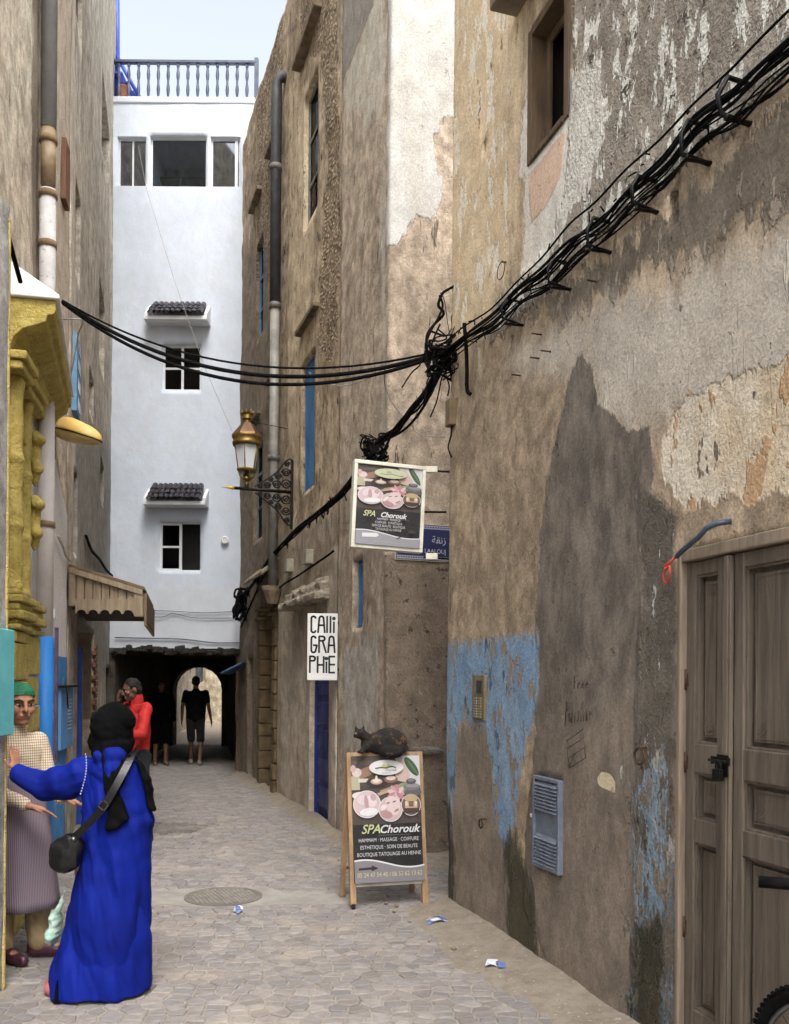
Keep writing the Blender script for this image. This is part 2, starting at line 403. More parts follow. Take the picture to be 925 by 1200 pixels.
SAT = .80; GAIN = 1.0
def wrgb(c):
    g = .3 * c[0] + .59 * c[1] + .11 * c[2]; return tuple(min(.78, x * GAIN) for x in rgb(*[g + (x - g) * SAT for x in c])[:3]) + (1,)
def wall_mat(name, c1, c2, c3, layers=(), grain=1.0, streak=.6, bd=.012, rough=.92, flecks=None, pits=0.0, weather=.75, gain=1.0):
    global GAIN
    GAIN = gain; t = NT(name); pool = {}
    def pn(scale, st):
        """the few noise fields that all layers of this wall share"""
        sc = min((2.2, 5.5, 10.), key=lambda q: abs(math.log(q / scale))); z = min((.15, .45, 1.), key=lambda q: abs(math.log(q / st)))
        if (sc, z) not in pool: pool[(sc, z)] = t.noise(sc, 4 if sc > 3 else 3, .7, t.mapv((1, 1, z)))
        return pool[(sc, z)]
    big = t.noise(.8, 3, .6); st = pn(5.5, .15); mid = t.noise(9, 4, .68, t.mapv((1, 1, .75))); fine = t.noise(60, 3, .68)
    col = t.mix(t.step(big, .3, .7), wrgb(c1), wrgb(c2)); col = t.mix(t.math('MULTIPLY', t.step(st, .4, .8), streak * .6), col, wrgb(c3))
    h = t.math('ADD', t.math('MULTIPLY', mid, .9 * grain), t.math('MULTIPLY', fine, .32 * grain))
    if flecks:
        fm = t.step(pn(flecks[1], flecks[3]), flecks[2], flecks[2] + .03)
        col = t.mix(fm, col, wrgb(flecks[0])); h = t.math('ADD', h, t.math('MULTIPLY', fm, .35))
    lo, hi_ = 1 - .42 * weather, 1 + .16 * weather
    wm = t.mix(t.step(pn(5.5, 1.), .36, .64), (lo, lo * .985, lo * .96, 1), (hi_, hi_, hi_, 1))
    wm = t.mix(1., wm, t.mix(t.step(pn(2.2, .45), .35, .65), (1 - .2 * weather,) * 3 + (1,), (1.06, 1.06, 1.06, 1)), 'MULTIPLY')
    wm = t.mix(1., wm, t.mix(t.step(mid, .35, .62), (1 - .3 * weather, 1 - .3 * weather, 1 - .32 * weather, 1), (1 + .08 * weather,) * 3 + (1,)), 'MULTIPLY')
    col = t.mix(1., col, wm, 'MULTIPLY')
    for k, L in enumerate(layers):
        nz = pn(L.get('ns', 6), L.get('nstretch', .45))
        e = t.math('MULTIPLY_ADD', t.math('SUBTRACT', nz, .5), L.get('amp', .25), t.attr(L['name']))
        w = L.get('soft', .012); m = t.step(e, -w, w)
        lc = t.mix(t.step(pn(L.get('vs', 2.2), L.get('vst', .45)), .34, .66), wrgb(L['a']), wrgb(L['b']))
        if L.get('wx', .6) > 0: lc = t.mix(L.get('wx', .6), lc, t.mix(1., lc, wm, 'MULTIPLY'))
        hl = t.math('MULTIPLY_ADD', h, L.get('grain', 1.0), L.get('h', 0.0))
        for key in ('fleck', 'fleck2'):
            if key in L:
                fc, fs_, th, fst = L[key]
                fm = t.step(pn(fs_, fst), th, th + .035) if key == 'fleck' else t.step(pn(fs_, fst), 1 - th - .035, 1 - th, 1, 0)
                lc = t.mix(fm, lc, wrgb(fc)); hl = t.math('MULTIPLY_ADD', fm, L.get('fh', .6) * (1 if key == 'fleck' else -1), hl)
        if 'peb' in L:
            pv = t.voro(L['peb'], t.mapv((1, 1, 1.4))); hl = t.math('ADD', hl, t.math('MULTIPLY', t.step(pv, 0, .55, 1, 0), L.get('ph', 2.5)))
            lc = t.mix(t.step(pv, .38, .6, 0, .55), lc, wrgb((70, 58, 44)))
        mm = t.math('MULTIPLY', m, L.get('op', 1.0))
        col = t.mix(mm, col, lc)
        n = t.node('ShaderNodeMix', data_type='FLOAT'); t.inp(n, 0, mm); t.inp(n, 2, h); t.inp(n, 3, hl); h = n.outputs[0]
    if pits:
        pv = t.step(pn(10, 1.), .64, .72); h = t.math('SUBTRACT', h, t.math('MULTIPLY', pv, pits))
    col = t.mix(1., col, t.mix(t.step(fine, .3, .7), (1 - .32 * weather,) * 3 + (1,), (1 + .13 * weather,) * 3 + (1,)), 'MULTIPLY')
    t.bump(h, 1.0, bd)
    return t.fin(col, rough)

def layer_polys(W, spec, k=0):
    """photo outlines -> outlines on the wall"""
    return [(nm, [[W.px(u, v, kk if kk is not None else k) for u, v in poly] for kk, poly in polys]) for nm, polys in spec]

XL1 = lambda Y: -3.17 - .2 * (Y - 8.19)
XL2 = lambda Y: -3.37 - .258 * (Y - 9.2)
XA = lambda Y: .436 + (6.74 - Y) * .303
XC = lambda Y: -.08 - .3437 * (Y - 8.34)

# ---- right: the building with the carved door
AW = Wall([(3.4, 7.78), (.402, 6.87), (XA(-5), -5)], 0, 7.15, side=1)
A_S = lambda u, v: AW.px(u, v, 1)
a_spec = [
 ('warm', [(1, [(505, -200), (622, -200), (614, 190), (600, 320), (560, 400), (535, 440), (505, 460)])]),
 ('pit', [(1, [(672, -200), (1200, -300), (1200, -80), (925, 75), (800, 195), (700, 275), (610, 370), (575, 400), (580, 350), (640, 300), (662, 240), (668, 150)])]),
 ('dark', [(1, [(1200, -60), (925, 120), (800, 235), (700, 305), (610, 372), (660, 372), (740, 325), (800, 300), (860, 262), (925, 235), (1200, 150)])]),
 ('light', [(1, [(1200, 150), (925, 270), (860, 300), (800, 335), (720, 352), (660, 385), (595, 425), (640, 435), (668, 432), (684, 410), (700, 470), (735, 500), (800, 500), (925, 470), (1200, 400)])]),
 ('halo', [(1, [(612, 130), (674, 60), (700, 90), (716, 150), (690, 230), (660, 270), (634, 320), (612, 320)])]),
 ('peach', [(1, [(620, 205), (664, 150), (660, 205), (640, 240), (622, 262)])]),
 ('cream', [(1, [(1200, 340), (925, 418), (860, 432), (800, 470), (775, 515), (772, 560), (800, 592), (925, 575), (1200, 560)])]),
 ('cement', [(1, [(678, 412), (690, 424), (700, 470), (735, 503), (760, 498), (764, 560), (748, 640), (750, 800), (746, 1000), (742, 1260), (660, 1170), (610, 1060), (618, 960), (630, 860), (632, 740), (634, 650), (642, 570), (657, 490), (668, 440)])]),
 ('cement_low', [(1, [(534, 852), (552, 846), (572, 850), (577, 930), (594, 990), (604, 1125), (526, 1080), (526, 1010)]), (1, [(640, 880), (742, 800), (738, 1260), (640, 1160), (622, 1060), (626, 960)])]),
 ('blue', [(1, [(518, 758), (560, 751), (633, 742), (634, 800), (626, 850), (613, 890), (604, 960), (592, 1005), (580, 960), (575, 885), (568, 850), (540, 848), (536, 890), (530, 980), (514, 1000)]), (0, [(505, 757), (520, 757), (520, 1000), (505, 1000)])]),
 ('strip', [(1, [(744, 560), (792, 600), (790, 1280), (736, 1260), (742, 900), (748, 700)])]),
 ('bluebit', [(1, [(744, 905), (785, 880), (785, 1085), (742, 1095)]), (1, [(738, 1150), (785, 1150), (785, 1260), (738, 1240)])]),
 ('moss', [(1, [(588, 985), (606, 975), (622, 1040), (630, 1150), (596, 1112)]), (1, [(742, 1085), (776, 1075), (778, 1260), (738, 1240)]), (1, [(516, 930), (530, 950), (532, 1090), (514, 1070)]), (1, [(526, 1062), (600, 1110), (700, 1180), (790, 1250), (790, 1262), (520, 1080)])]),
 ('smear', [(1, [(696, 904), (712, 905), (720, 914), (722, 930), (700, 921)])]),
]
A_L = [
 dict(name='warm', wx=.45, a=(224, 196, 154), b=(206, 176, 134), soft=.25, amp=1.2, nstretch=.25, fleck=((218, 206, 184), 5, .56, .45), fleck2=((136, 114, 90), 10, .64, .45), fh=-.3),
 dict(name='pit', wx=.5, a=(164, 150, 131), b=(138, 125, 108), amp=.35, soft=.03, grain=4.5, h=-.4, fleck=((222, 213, 197), 9, .535, .45), fleck2=((86, 74, 60), 13, .62, .8), fh=.9, vs=4),
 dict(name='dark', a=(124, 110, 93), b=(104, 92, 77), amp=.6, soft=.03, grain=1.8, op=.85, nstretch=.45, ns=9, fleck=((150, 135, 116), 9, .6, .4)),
 dict(name='light', wx=.4, a=(200, 187, 168), b=(180, 166, 147), amp=.4, soft=.12, nstretch=.25, grain=1.1, h=.3, fleck=((204, 193, 175), 5, .64, .2), fleck2=((128, 112, 94), 12, .66, .3)),
 dict(name='halo', wx=.3, a=(222, 213, 198), b=(202, 191, 174), amp=.5, soft=.015, h=.5, grain=.8),
 dict(name='peach', wx=.1, a=(214, 178, 148), b=(200, 164, 136), amp=.05, soft=.01, h=.9, grain=.5),
 dict(name='cream', wx=.3, a=(206, 182, 146), b=(212, 199, 176), amp=.3, soft=.012, h=-1.2, grain=1.5, fleck=((186, 146, 100), 5, .55, .45), fleck2=((112, 100, 84), 6, .64, .5)),
 dict(name='cement', wx=.45, a=(128, 115, 100), b=(94, 85, 74), amp=.14, soft=.01, ns=9, h=.9, grain=.6, vs=5.5, vst=.45),
 dict(name='cement_low', wx=.5, a=(148, 131, 113), b=(122, 108, 92), amp=.4, soft=.12, h=.8, grain=.7, vs=5.5),
 dict(name='blue', wx=.5, a=(112, 152, 192), b=(128, 156, 182), amp=.34, soft=.02, ns=8, h=-.1, grain=1.3, fleck=((140, 126, 108), 9, .545, .35), fleck2=((74, 98, 122), 5, .6, .4), fh=-.4),
 dict(name='strip', a=(122, 112, 98), b=(98, 89, 77), amp=.1, soft=.03, grain=2.0, h=-.6, fleck=((186, 182, 172), 8, .61, .3), fleck2=((72, 64, 54), 11, .62, .5)),
 dict(name='bluebit', a=(108, 146, 182), b=(138, 158, 172), amp=1.5, ns=9, soft=.01, nstretch=.4, op=.9, h=.2, fleck=((126, 114, 98), 9, .53, .4), fleck2=((176, 172, 162), 5, .6, .4)),
 dict(name='moss', a=(50, 50, 31), b=(78, 68, 44), amp=.4, soft=.06, ns=9, op=1.0, grain=1.6, fleck=((92, 88, 52), 10, .62, .5)),
 dict(name='smear', wx=0, a=(206, 190, 150), b=(198, 180, 140), amp=.01, soft=.004, h=.5, grain=.5),
]
A_mat = wall_mat('tan_plaster', (184, 160, 129), (166, 142, 113), (140, 119, 94), A_L, streak=.7, grain=1.2, flecks=((112, 92, 70), 9, .66, .18), pits=.8, gain=1.12)
a_win = AW.rect(620, 193, 667, 0, 1)
_, a_wb = AW.px(621, 194, 1); _, a_wt = AW.px(621, 40, 1); a_win = (AW.px(621, 100, 1)[0], AW.px(667, 100, 1)[0], a_wb, a_wt)
a_door = (AW.px(797, 900, 1)[0], AW.px(797, 900, 1)[0] + .92, 0.0, AW.px(797, 652, 1)[1])
a_vent = (AW.px(629, 960, 1)[0], AW.px(660, 960, 1)[0], AW.px(628, 1012, 1)[1], AW.px(630, 908, 1)[1])
a_icom = (AW.px(558, 820, 1)[0], AW.px(572, 820, 1)[0], AW.px(558, 843, 1)[1], AW.px(558, 791, 1)[1])
bA = thing('plastered_house', 'tall tan house with peeling plaster, carved wooden door and blue painted lower corner', 'house', (1.6, 4, 0))
a_holes = []
for u, v, hw_, hh_ in ((790, 242, .035, .085), (568, 172, .03, .05), (600, 398, .025, .03)):
    s_, z_ = AW.px(u, v, 1); a_holes.append((s_ - hw_, s_ + hw_, z_ - hh_, z_ + hh_, .2))
AW.mesh('wall', A_mat, [a_win + (.5,), a_door + (.3,), a_vent + (.12,)] + a_holes, .05, .028, 3, layer_polys(AW, a_spec), bA, coarse=(AW.px(1000, 900, 1)[0], 99, .35))

# ---- right middle: tall building at the corner of the side alley, then the old rubble building
BW = Wall([(3.4, 8.34 + .3437 * 3.48), (-.08, 8.34), (XC(9.95), 9.95)], 0, 9.9, side=-1)
b_spec = [
 ('white', [(0, [(445, -250), (600, -250), (600, 120), (519, 140), (510, 160), (511, 190), (518, 215), (514, 250), (505, 262), (500, 255), (488, 250), (480, 262), (474, 282), (462, 288), (445, 284)]), (0, [(498, 275), (506, 272), (504, 284), (498, 284)])]),
 ('cream', [(1, [(400, 110), (440, 0), (441, -250), (451, -250), (451, 280), (447, 290), (450, 130), (448, 90), (444, 190), (438, 120), (428, 160), (420, 120), (412, 150), (404, 120), (398, 170)])]),
 ('edge', [(1, [(447, 200), (451, 180), (451, 640), (448, 640), (448, 300)])]),
 ('grey', [(1, [(380, -250), (441, -250), (438, 5), (399, 102), (380, 150)])]),
 ('low', [(0, [(445, 648), (600, 648), (600, 1100), (445, 1100)])]),
 ('drip', [(1, [(402, 760), (440, 745), (444, 850), (402, 885)])]),
 ('base', [(0, [(440, 985), (600, 985), (600, 1100), (440, 1100)])]),
]
B_L = [
 dict(name='white', wx=.35, a=(200, 198, 192), b=(184, 179, 168), amp=.22, soft=.015, ns=9, nstretch=.3, h=1.2, grain=.35, fleck=((158, 140, 118), 7, .69, .7), fleck2=((226, 202, 160), 1.6, .66, .12), fh=-.8),
 dict(name='cream', a=(212, 203, 184), b=(196, 184, 162), amp=.6, soft=.05, ns=5, nstretch=.14, h=.5, grain=.6, fleck=((160, 142, 118), 6, .62, .12)),
 dict(name='edge', a=(200, 190, 172), b=(176, 164, 146), amp=.16, soft=.03, nstretch=.3, op=.8),
 dict(name='grey', a=(158, 148, 134), b=(150, 139, 124), amp=.02, soft=.01, h=1.0, grain=.5),
 dict(name='low', a=(150, 131, 110), b=(130, 113, 94), amp=.12, soft=.03, grain=1.6, fleck=((176, 162, 140), 7, .7, 1.0), fleck2=((86, 72, 58), 8, .6, .8)),
 dict(name='drip', a=(206, 202, 194), b=(180, 172, 160), amp=.8, soft=.01, ns=9, nstretch=.14, op=.75),
 dict(name='base', a=(150, 134, 114), b=(128, 113, 95), amp=.2, soft=.04, grain=1.4),
]
B_mat = wall_mat('corner_plaster', (208, 187, 161), (190, 168, 143), (152, 134, 113), B_L, streak=.85, grain=1.5, flecks=((112, 98, 82), 8, .63, .16), pits=.5, gain=.98)
b_win = (BW.px(425, 690, 1)[0], BW.px(414, 690, 1)[0], BW.px(414, 737, 1)[1], BW.px(414, 657, 1)[1])
bB = thing('corner_house', 'tall house with flaking white paint on its corner and a small blue slit window', 'house', (.6, 9.2, 0))
BW.mesh('wall', B_mat, [b_win + (.3,)], .05, .022, 11, layer_polys(BW, b_spec), bB)

CW = Wall([(XC(9.95), 9.95), (XC(16.9), 16.9)], 0, 11.6, side=-1)
CW = Wall([(XC(9.95) + .02, 9.955), (XC(16.9) + .02, 16.9)], 0, 11.55, side=-1)
_t, _n = CW.tn(0)
if _n.x > 0: CW.side = 1
c_spec = [
 ('rubble', [(0, [(352, -200), (397, -200), (397, 400), (386, 425), (374, 400), (378, 300), (384, 190), (376, 60), (362, 70), (352, 60)]), (0, [(304, 30), (332, 30), (322, 330), (300, 330)])]),
 ('pale', [(0, [(338, 110), (364, 100), (372, 200), (366, 320), (352, 470), (345, 640), (338, 640)])]),
 ('low', [(0, [(280, 640), (400, 600), (400, 1000), (280, 1000)])]),
 ('dark', [(0, [(280, 280), (318, 300), (322, 500), (316, 960), (280, 960)])]),
 ('smooth', [(0, [(330, 740), (364, 740), (364, 990), (330, 960)]), (0, [(386, 640), (400, 640), (400, 990), (386, 985)])]),
]
C_L = [
 dict(name='rubble', a=(188, 162, 124), b=(148, 124, 92), amp=.35, soft=.03, ns=5, h=-1.2, grain=1.6, peb=15, ph=2.6, fleck=((92, 74, 52), 9, .58, 1)),
 dict(name='pale', a=(214, 190, 154), b=(192, 168, 134), amp=.3, soft=.05, nstretch=.2, h=.6, fleck=((124, 103, 78), 8, .6, .3)),
 dict(name='low', a=(184, 168, 145), b=(158, 142, 121), amp=.5, soft=.1, nstretch=.3, op=.8),
 dict(name='dark', a=(128, 111, 90), b=(100, 86, 68), amp=.5, soft=.2, nstretch=.2, op=.8, fleck=((150, 130, 104), 8, .62, .3)),
 dict(name='smooth', a=(172, 156, 134), b=(188, 174, 153), amp=.12, soft=.02, nstretch=.2, grain=.7, fleck=((190, 178, 160), 6, .66, .15)),
]
C_mat = wall_mat('rubble_plaster', (196, 172, 138), (166, 143, 113), (126, 107, 84), C_L, streak=.8, grain=1.9, flecks=((84, 70, 52), 9, .6, .4), pits=.8, gain=1.25)
def c_open(u0, u1, vt, vb, dep):
    s0, _ = CW.px(u1, vt); s1, zt = CW.px(u0, vt); _, zb = CW.px(u0, vb)
    return (min(s0, s1), max(s0, s1), max(0.0, zb), zt, dep)
c_w1 = c_open(354, 369, 430, 580, .18)      # blue shutter
c_w2 = c_open(357, 373, 118, 272, .2)       # upper old window
c_w3 = c_open(301, 309, 292, 402, .15)      # far blue window
c_w4 = c_open(318, 327, 230, 350, .2)
c_w5 = c_open(298, 308, 520, 636, .2)
c_w6 = c_open(317, 325, 460, 560, .2)
c_d1 = c_open(364, 386, 742, 965, .22); c_d1 = c_d1[:2] + (0.0,) + c_d1[3:]
c_d2 = c_open(306, 326, 690, 930, .3); c_d2 = c_d2[:2] + (0.0,) + c_d2[3:]
c_d3 = c_open(291, 297, 770, 920, .6); c_d3 = c_d3[:2] + (0.0,) + c_d3[3:]
bC = thing('rubble_house', 'old rubble stone house with blue shutters, drainpipe and crumbling plaster', 'house', (-1.5, 13, 0))
CW.mesh('wall', C_mat, [c_w1, c_w2, c_w3, c_w4, c_w5, c_w6, c_d1, c_d2, c_d3], .06, .045, 21, layer_polys(CW, c_spec), bC, fine_amp=.018)

# ---- far: the white house over the passage
WY = 16.5
WW = Wall([(-2.55, WY), (-5.6, WY)], 2.27, 12.38, side=1)
if WW.tn(0)[1].y > 0: WW.side = -1
def w_open(u0, u1, vt, vb, dep):
    a, zt = WW.px(u0, vt); b, zb = WW.px(u1, vb); return (min(a, b), max(a, b), zb, zt, dep)
w_top = [w_open(138, 171, 160, 218, 1.2), w_open(176, 242, 159, 219, 1.2), w_open(247, 281, 160, 219, 1.2)]
w_low = [w_open(190, 236, 403, 458, .9), w_open(187, 235, 612, 669, .9)]
W_L = [dict(name='foot', a=(212, 218, 226), b=(198, 203, 210), amp=.3, soft=.15, op=.7)]
W_mat = wall_mat('white_limewash', (203, 213, 228), (198, 209, 225), (191, 201, 217), W_L, weather=.06, streak=.25, grain=.55, bd=.014, rough=.85)
bW = thing('white_house', 'white limewashed house built over the dark passage at the alley end', 'house', (-4.1, WY, 0))
WW.mesh('wall', W_mat, w_top + w_low, .08, .02, 31, layer_polys(WW, [('foot', [(0, [(120, 690), (300, 690), (300, 800), (120, 800)])])]), bW, fine_amp=.004)

# ---- left: near white wall end, house with the yellow portal, grey house
NW = Wall([(-2.75, 5.06), (-2.115, 4.9), (-2.115 + .2 * 9, -4.1)], 0, 4.25, side=-1, rnd=.04)
NW = Wall([(-2.115 - .2 * 9 + 1.9, -4.1), (-2.115, 4.9), (-2.75, 5.03)], 0, 4.25, side=1, rnd=.04)
N_mat = wall_mat('grey_limewash', (206, 204, 202), (190, 188, 186), (170, 166, 162), (), streak=.7, grain=.7, flecks=((150, 146, 140), 5, .66, .15))
bN = thing('near_white_house', 'greyish white plastered wall end beside the yellow portal', 'house', (-2.6, 2, 0))
NW.mesh('wall', N_mat, [], .08, .01, 41, (), bN, coarse=(0, 7, .3))

LW = Wall([(XL1(5.0), 5.0), (XL1(9.22), 9.22)], 0, 9.3, side=1)
l_spec = [
 ('wash', [(0, [(40, 520), (66, 540), (76, 590), (84, 620), (120, 640), (120, 1100), (30, 1100), (30, 520)])]),
 ('blue', [(0, [(30, 747), (63, 747), (64, 768), (74, 770), (120, 772), (120, 1100), (30, 1100)])]),
 ('pale', [(0, [(67, 0), (88, 0), (92, 400), (92, 520), (70, 520), (66, 300)])]),
 ('crack', [(0, [(37, -50), (44, -50), (46, 350), (38, 350)])]),
]
L_L = [
 dict(name='pale', a=(208, 190, 166), b=(194, 172, 146), amp=.3, soft=.05, nstretch=.15, fleck=((158, 130, 104), 8, .62, .15)),
 dict(name='crack', a=(120, 104, 88), b=(150, 132, 110), amp=.25, soft=.03, h=-1, grain=2),
 dict(name='wash', wx=.1, a=(218, 211, 206), b=(208, 200, 194), amp=.12, soft=.01, h=.8, grain=.3),
 dict(name='blue', wx=.15, a=(36, 128, 208), b=(62, 142, 214), amp=.02, soft=.008, h=.2, grain=1, fleck=((128, 170, 214), 4, .6, .3), fleck2=((170, 182, 196), 6, .69, .4)),
]
L_mat = wall_mat('beige_plaster', (218, 200, 174), (204, 184, 158), (176, 157, 132), L_L, streak=.8, grain=1.3, flecks=((138, 118, 96), 8, .64, .15), gain=1.25)
bL = thing('beige_house', 'tall beige house with yellow portal, fat drainpipe and blue painted base', 'house', (-3.4, 7.5, 0))
l_por = (.08, .78, .0, 2.6, .5)
LW.mesh('wall', L_mat, [l_por], .06, .02, 51, layer_polys(LW, l_spec), bL)

GW = Wall([(XL2(9.225), 9.225), (XL2(16.75), 16.75)], 0, 14.4, side=1)
def g_open(u0, u1, vt, vb, dep):
    s0, zt = GW.px(u0, vt); s1, _ = GW.px(u1, vt); um = (u0 + u1) / 2
    return (s0, s1, GW.px(um, vb)[1], GW.px(um, vt)[1], dep)
g_win = [g_open(120, 129, 122, 215, .25), g_open(89, 95, 225, 330, .25), g_open(116.5, 123, 345, 435, .25), g_open(105, 110, 440, 488, .25),
         g_open(86.5, 91, 553, 650, .2), g_open(117.5, 122, 542, 588, .25), g_open(90, 97, -30, 45, .2)]
g_shop = (GW.px(90, 900)[0], GW.px(109, 900)[0], 0.0, 2.35, .7)
g_door2 = (GW.px(123.5, 900)[0], GW.px(129, 900)[0], 0.0, 1.9, .4)
g_spec = [('stain', [(0, [(88, 490), (140, 520), (140, 800), (88, 800)])]), ('pale', [(0, [(84, -100), (89, -100), (89, 560), (84, 560)])])]
G_L = [dict(name='stain', a=(138, 134, 128), b=(112, 106, 98), amp=1.0, soft=.3, nstretch=.2, op=.75), dict(name='pale', a=(205, 192, 172), b=(190, 176, 154), amp=.1, soft=.03)]
G_mat = wall_mat('grey_brown_plaster', (200, 188, 168), (180, 167, 148), (150, 138, 120), G_L, streak=.8, grain=1.2, flecks=((118, 104, 88), 7, .66, .12), gain=1.3)
bG = thing('grey_house', 'tall grey brown house with narrow windows above the wooden shop canopy', 'house', (-4.4, 13, 0))
GW.mesh('wall', G_mat, g_win + [g_shop, g_door2], .07, .03, 61, layer_polys(GW, g_spec), bG)

# ------------------------------------------------------------------ passage under the white house, far alley
dark_stone = wall_mat('passage_shade_plaster', (96, 84, 72), (76, 66, 56), (58, 50, 42), (), grain=1.8)  # passage gloom is put into this darker plaster colour
far_mat = wall_mat('far_cream_plaster', (222, 208, 180), (206, 190, 160), (184, 166, 138), (), grain=1)
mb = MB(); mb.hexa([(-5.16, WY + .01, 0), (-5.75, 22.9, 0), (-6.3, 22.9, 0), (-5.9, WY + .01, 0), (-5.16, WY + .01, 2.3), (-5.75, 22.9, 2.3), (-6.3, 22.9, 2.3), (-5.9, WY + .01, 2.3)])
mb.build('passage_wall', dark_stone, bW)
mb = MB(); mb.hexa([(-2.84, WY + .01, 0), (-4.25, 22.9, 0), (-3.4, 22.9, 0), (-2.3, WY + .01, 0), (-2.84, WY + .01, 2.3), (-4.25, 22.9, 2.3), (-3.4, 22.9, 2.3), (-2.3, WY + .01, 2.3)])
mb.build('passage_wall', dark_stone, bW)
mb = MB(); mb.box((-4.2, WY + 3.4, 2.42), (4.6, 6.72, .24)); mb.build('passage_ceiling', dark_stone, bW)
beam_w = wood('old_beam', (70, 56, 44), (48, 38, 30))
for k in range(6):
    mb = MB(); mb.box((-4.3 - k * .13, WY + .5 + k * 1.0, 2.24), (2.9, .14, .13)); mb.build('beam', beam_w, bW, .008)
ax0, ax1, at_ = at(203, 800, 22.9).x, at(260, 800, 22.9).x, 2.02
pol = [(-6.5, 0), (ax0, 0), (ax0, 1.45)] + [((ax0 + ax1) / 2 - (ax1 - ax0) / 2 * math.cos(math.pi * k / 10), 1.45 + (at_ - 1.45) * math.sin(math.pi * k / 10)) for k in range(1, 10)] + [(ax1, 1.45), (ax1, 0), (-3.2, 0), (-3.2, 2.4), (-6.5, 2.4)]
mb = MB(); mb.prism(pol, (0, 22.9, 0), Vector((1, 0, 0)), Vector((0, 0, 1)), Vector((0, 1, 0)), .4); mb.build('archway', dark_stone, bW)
mb = MB(); mb.box((-4.1, WY + 3.9, 7.4), (3.0, 5.6, 9.7)); mb.build('rear_rooms', W_mat, bW)
for k in range(26):                                  # ragged near-black stones above the mouth of the passage
    x = -5.2 + 2.42 * (k + .5) / 26; w = random.uniform(.05, .12)
    mb = MB(); z = 2.245 + random.uniform(-.05, .03)
    rot = Euler((random.uniform(-.2, .2), random.uniform(-.3, .3), random.uniform(-.3, .3))).to_matrix()
    mb.box((x, WY - .01 + random.uniform(-.02, .03), z), (w * 1.5, .16, random.uniform(.06, .13)), rot)
    mb.build('stone', mat('near_black_stone', (58, 53, 48), (34, 31, 28), .95, scale=9, bump=.8, bd=.02), bW, .015)

fb = thing('far_house', 'cream house with tall windows seen in daylight through the passage', 'house', (-8, 38, 0))
FW = Wall([(-4.0, 34), (-11.5, 36)], 0, 7, side=-1)
if FW.tn(0)[1].y > 0: FW.side = 1
f_op = [(1.0 + k * 1.3, 1.55 + k * 1.3, z, z + 1.5, .25) for k in range(4) for z in (1.6, 4.2)]
FW.mesh('wall', far_mat, f_op, .2, .02, 71, (), fb)
for o in f_op:
    mb = MB(); mb.hexa([FW.pt(o[0], o[2], -.12), FW.pt(o[1], o[2], -.12), FW.pt(o[1], o[3], -.12), FW.pt(o[0], o[3], -.12)] + [FW.pt(o[0], o[2], -.16), FW.pt(o[1], o[2], -.16), FW.pt(o[1], o[3], -.16), FW.pt(o[0], o[3], -.16)])
    mb.build('window', mat('far_window', (96, 104, 110), (80, 88, 92), .2), fb)
fl = thing('far_side_house', 'pale house with a grey base along the lane beyond the passage', 'house', (-7, 30, 0))
F2 = Wall([(-6.05, 23.32), (-8.0, 36.5)], 0, 5, side=1)
F2.mesh('wall', wall_mat('far_white_plaster', (226, 216, 198), (210, 198, 176), (170, 156, 136), (), grain=1.2), [(3, 3.8, .0, 2.1, .2), (6, 6.8, 1.2, 2.4, .2), (9, 9.8, 0, 2.1, .2)], .15, .03, 77, (), fl)
for s0, z0, z1 in ((3, 0, 2.1), (6, 1.2, 2.4), (9, 0, 2.1)):
    mb = MB(); mb.hexa([F2.pt(s0, z0, -.1), F2.pt(s0 + .8, z0, -.1), F2.pt(s0 + .8, z1, -.1), F2.pt(s0, z1, -.1), F2.pt(s0, z0, -.16), F2.pt(s0 + .8, z0, -.16), F2.pt(s0 + .8, z1, -.16), F2.pt(s0, z1, -.16)])
    mb.build('shutter', wood('far_shutter', (110, 84, 60), (84, 64, 46)), fl)
fr = thing('far_tan_house', 'tan rubble house on the sunny lane past the arch', 'house', (-4, 30, 0))
F3 = Wall([(-3.6, 23.32), (-5.2, 36.5)], 0, 4.5, side=-1)
F3.mesh('wall', wall_mat('far_tan_plaster', (196, 174, 138), (172, 150, 116), (138, 118, 90), (), grain=1.6), [], .15, .05, 81, (), fr)

# ------------------------------------------------------------------ ground
t = NT('sandy_joints')
n1 = t.noise(3, 5, .6); n2 = t.noise(60, 4, .65); n3 = t.noise(14, 4, .6)
g = t.mix(t.step(n1, .3, .7), rgb(160, 152, 141), rgb(138, 130, 120)); g = t.mix(t.step(n2, .4, .7, 0, .5), g, rgb(138, 124, 108))
vd = t.voro(6.5, feat='DISTANCE_TO_EDGE'); py = t.node('ShaderNodeSeparateXYZ'); t.inp(py, 0, t.pos())
far = t.step(py.outputs['Y'], 22.5, 23.5)
g = t.mix(t.math('MULTIPLY', far, t.step(vd, .03, .08)), g, rgb(160, 148, 136))
t.bump(t.math('ADD', n2, n3), .7, .008); joints = t.fin(g, .95)
mb = MB(); N_ = 60
xs = [-80, -20, -9] + [-8 + 12 * i / 40 for i in range(41)] + [9, 20, 80]; ys = [-60, -20, -6] + [-4 + 48 * i / 80 for i in range(81)] + [60, 140]
vs_ = [(x, y, 0) for x in xs for y in ys]; ny_ = len(ys)
mb.add(vs_, [(i * ny_ + j, (i + 1) * ny_ + j, (i + 1) * ny_ + j + 1, i * ny_ + j + 1) for i in range(len(xs) - 1) for j in range(ny_ - 1)])
ground_o = mb.build('ground', joints); tag(ground_o, None, None, kind='structure')
ground_o['label'] = 'sandy joints and bedding of the paved alley'; 

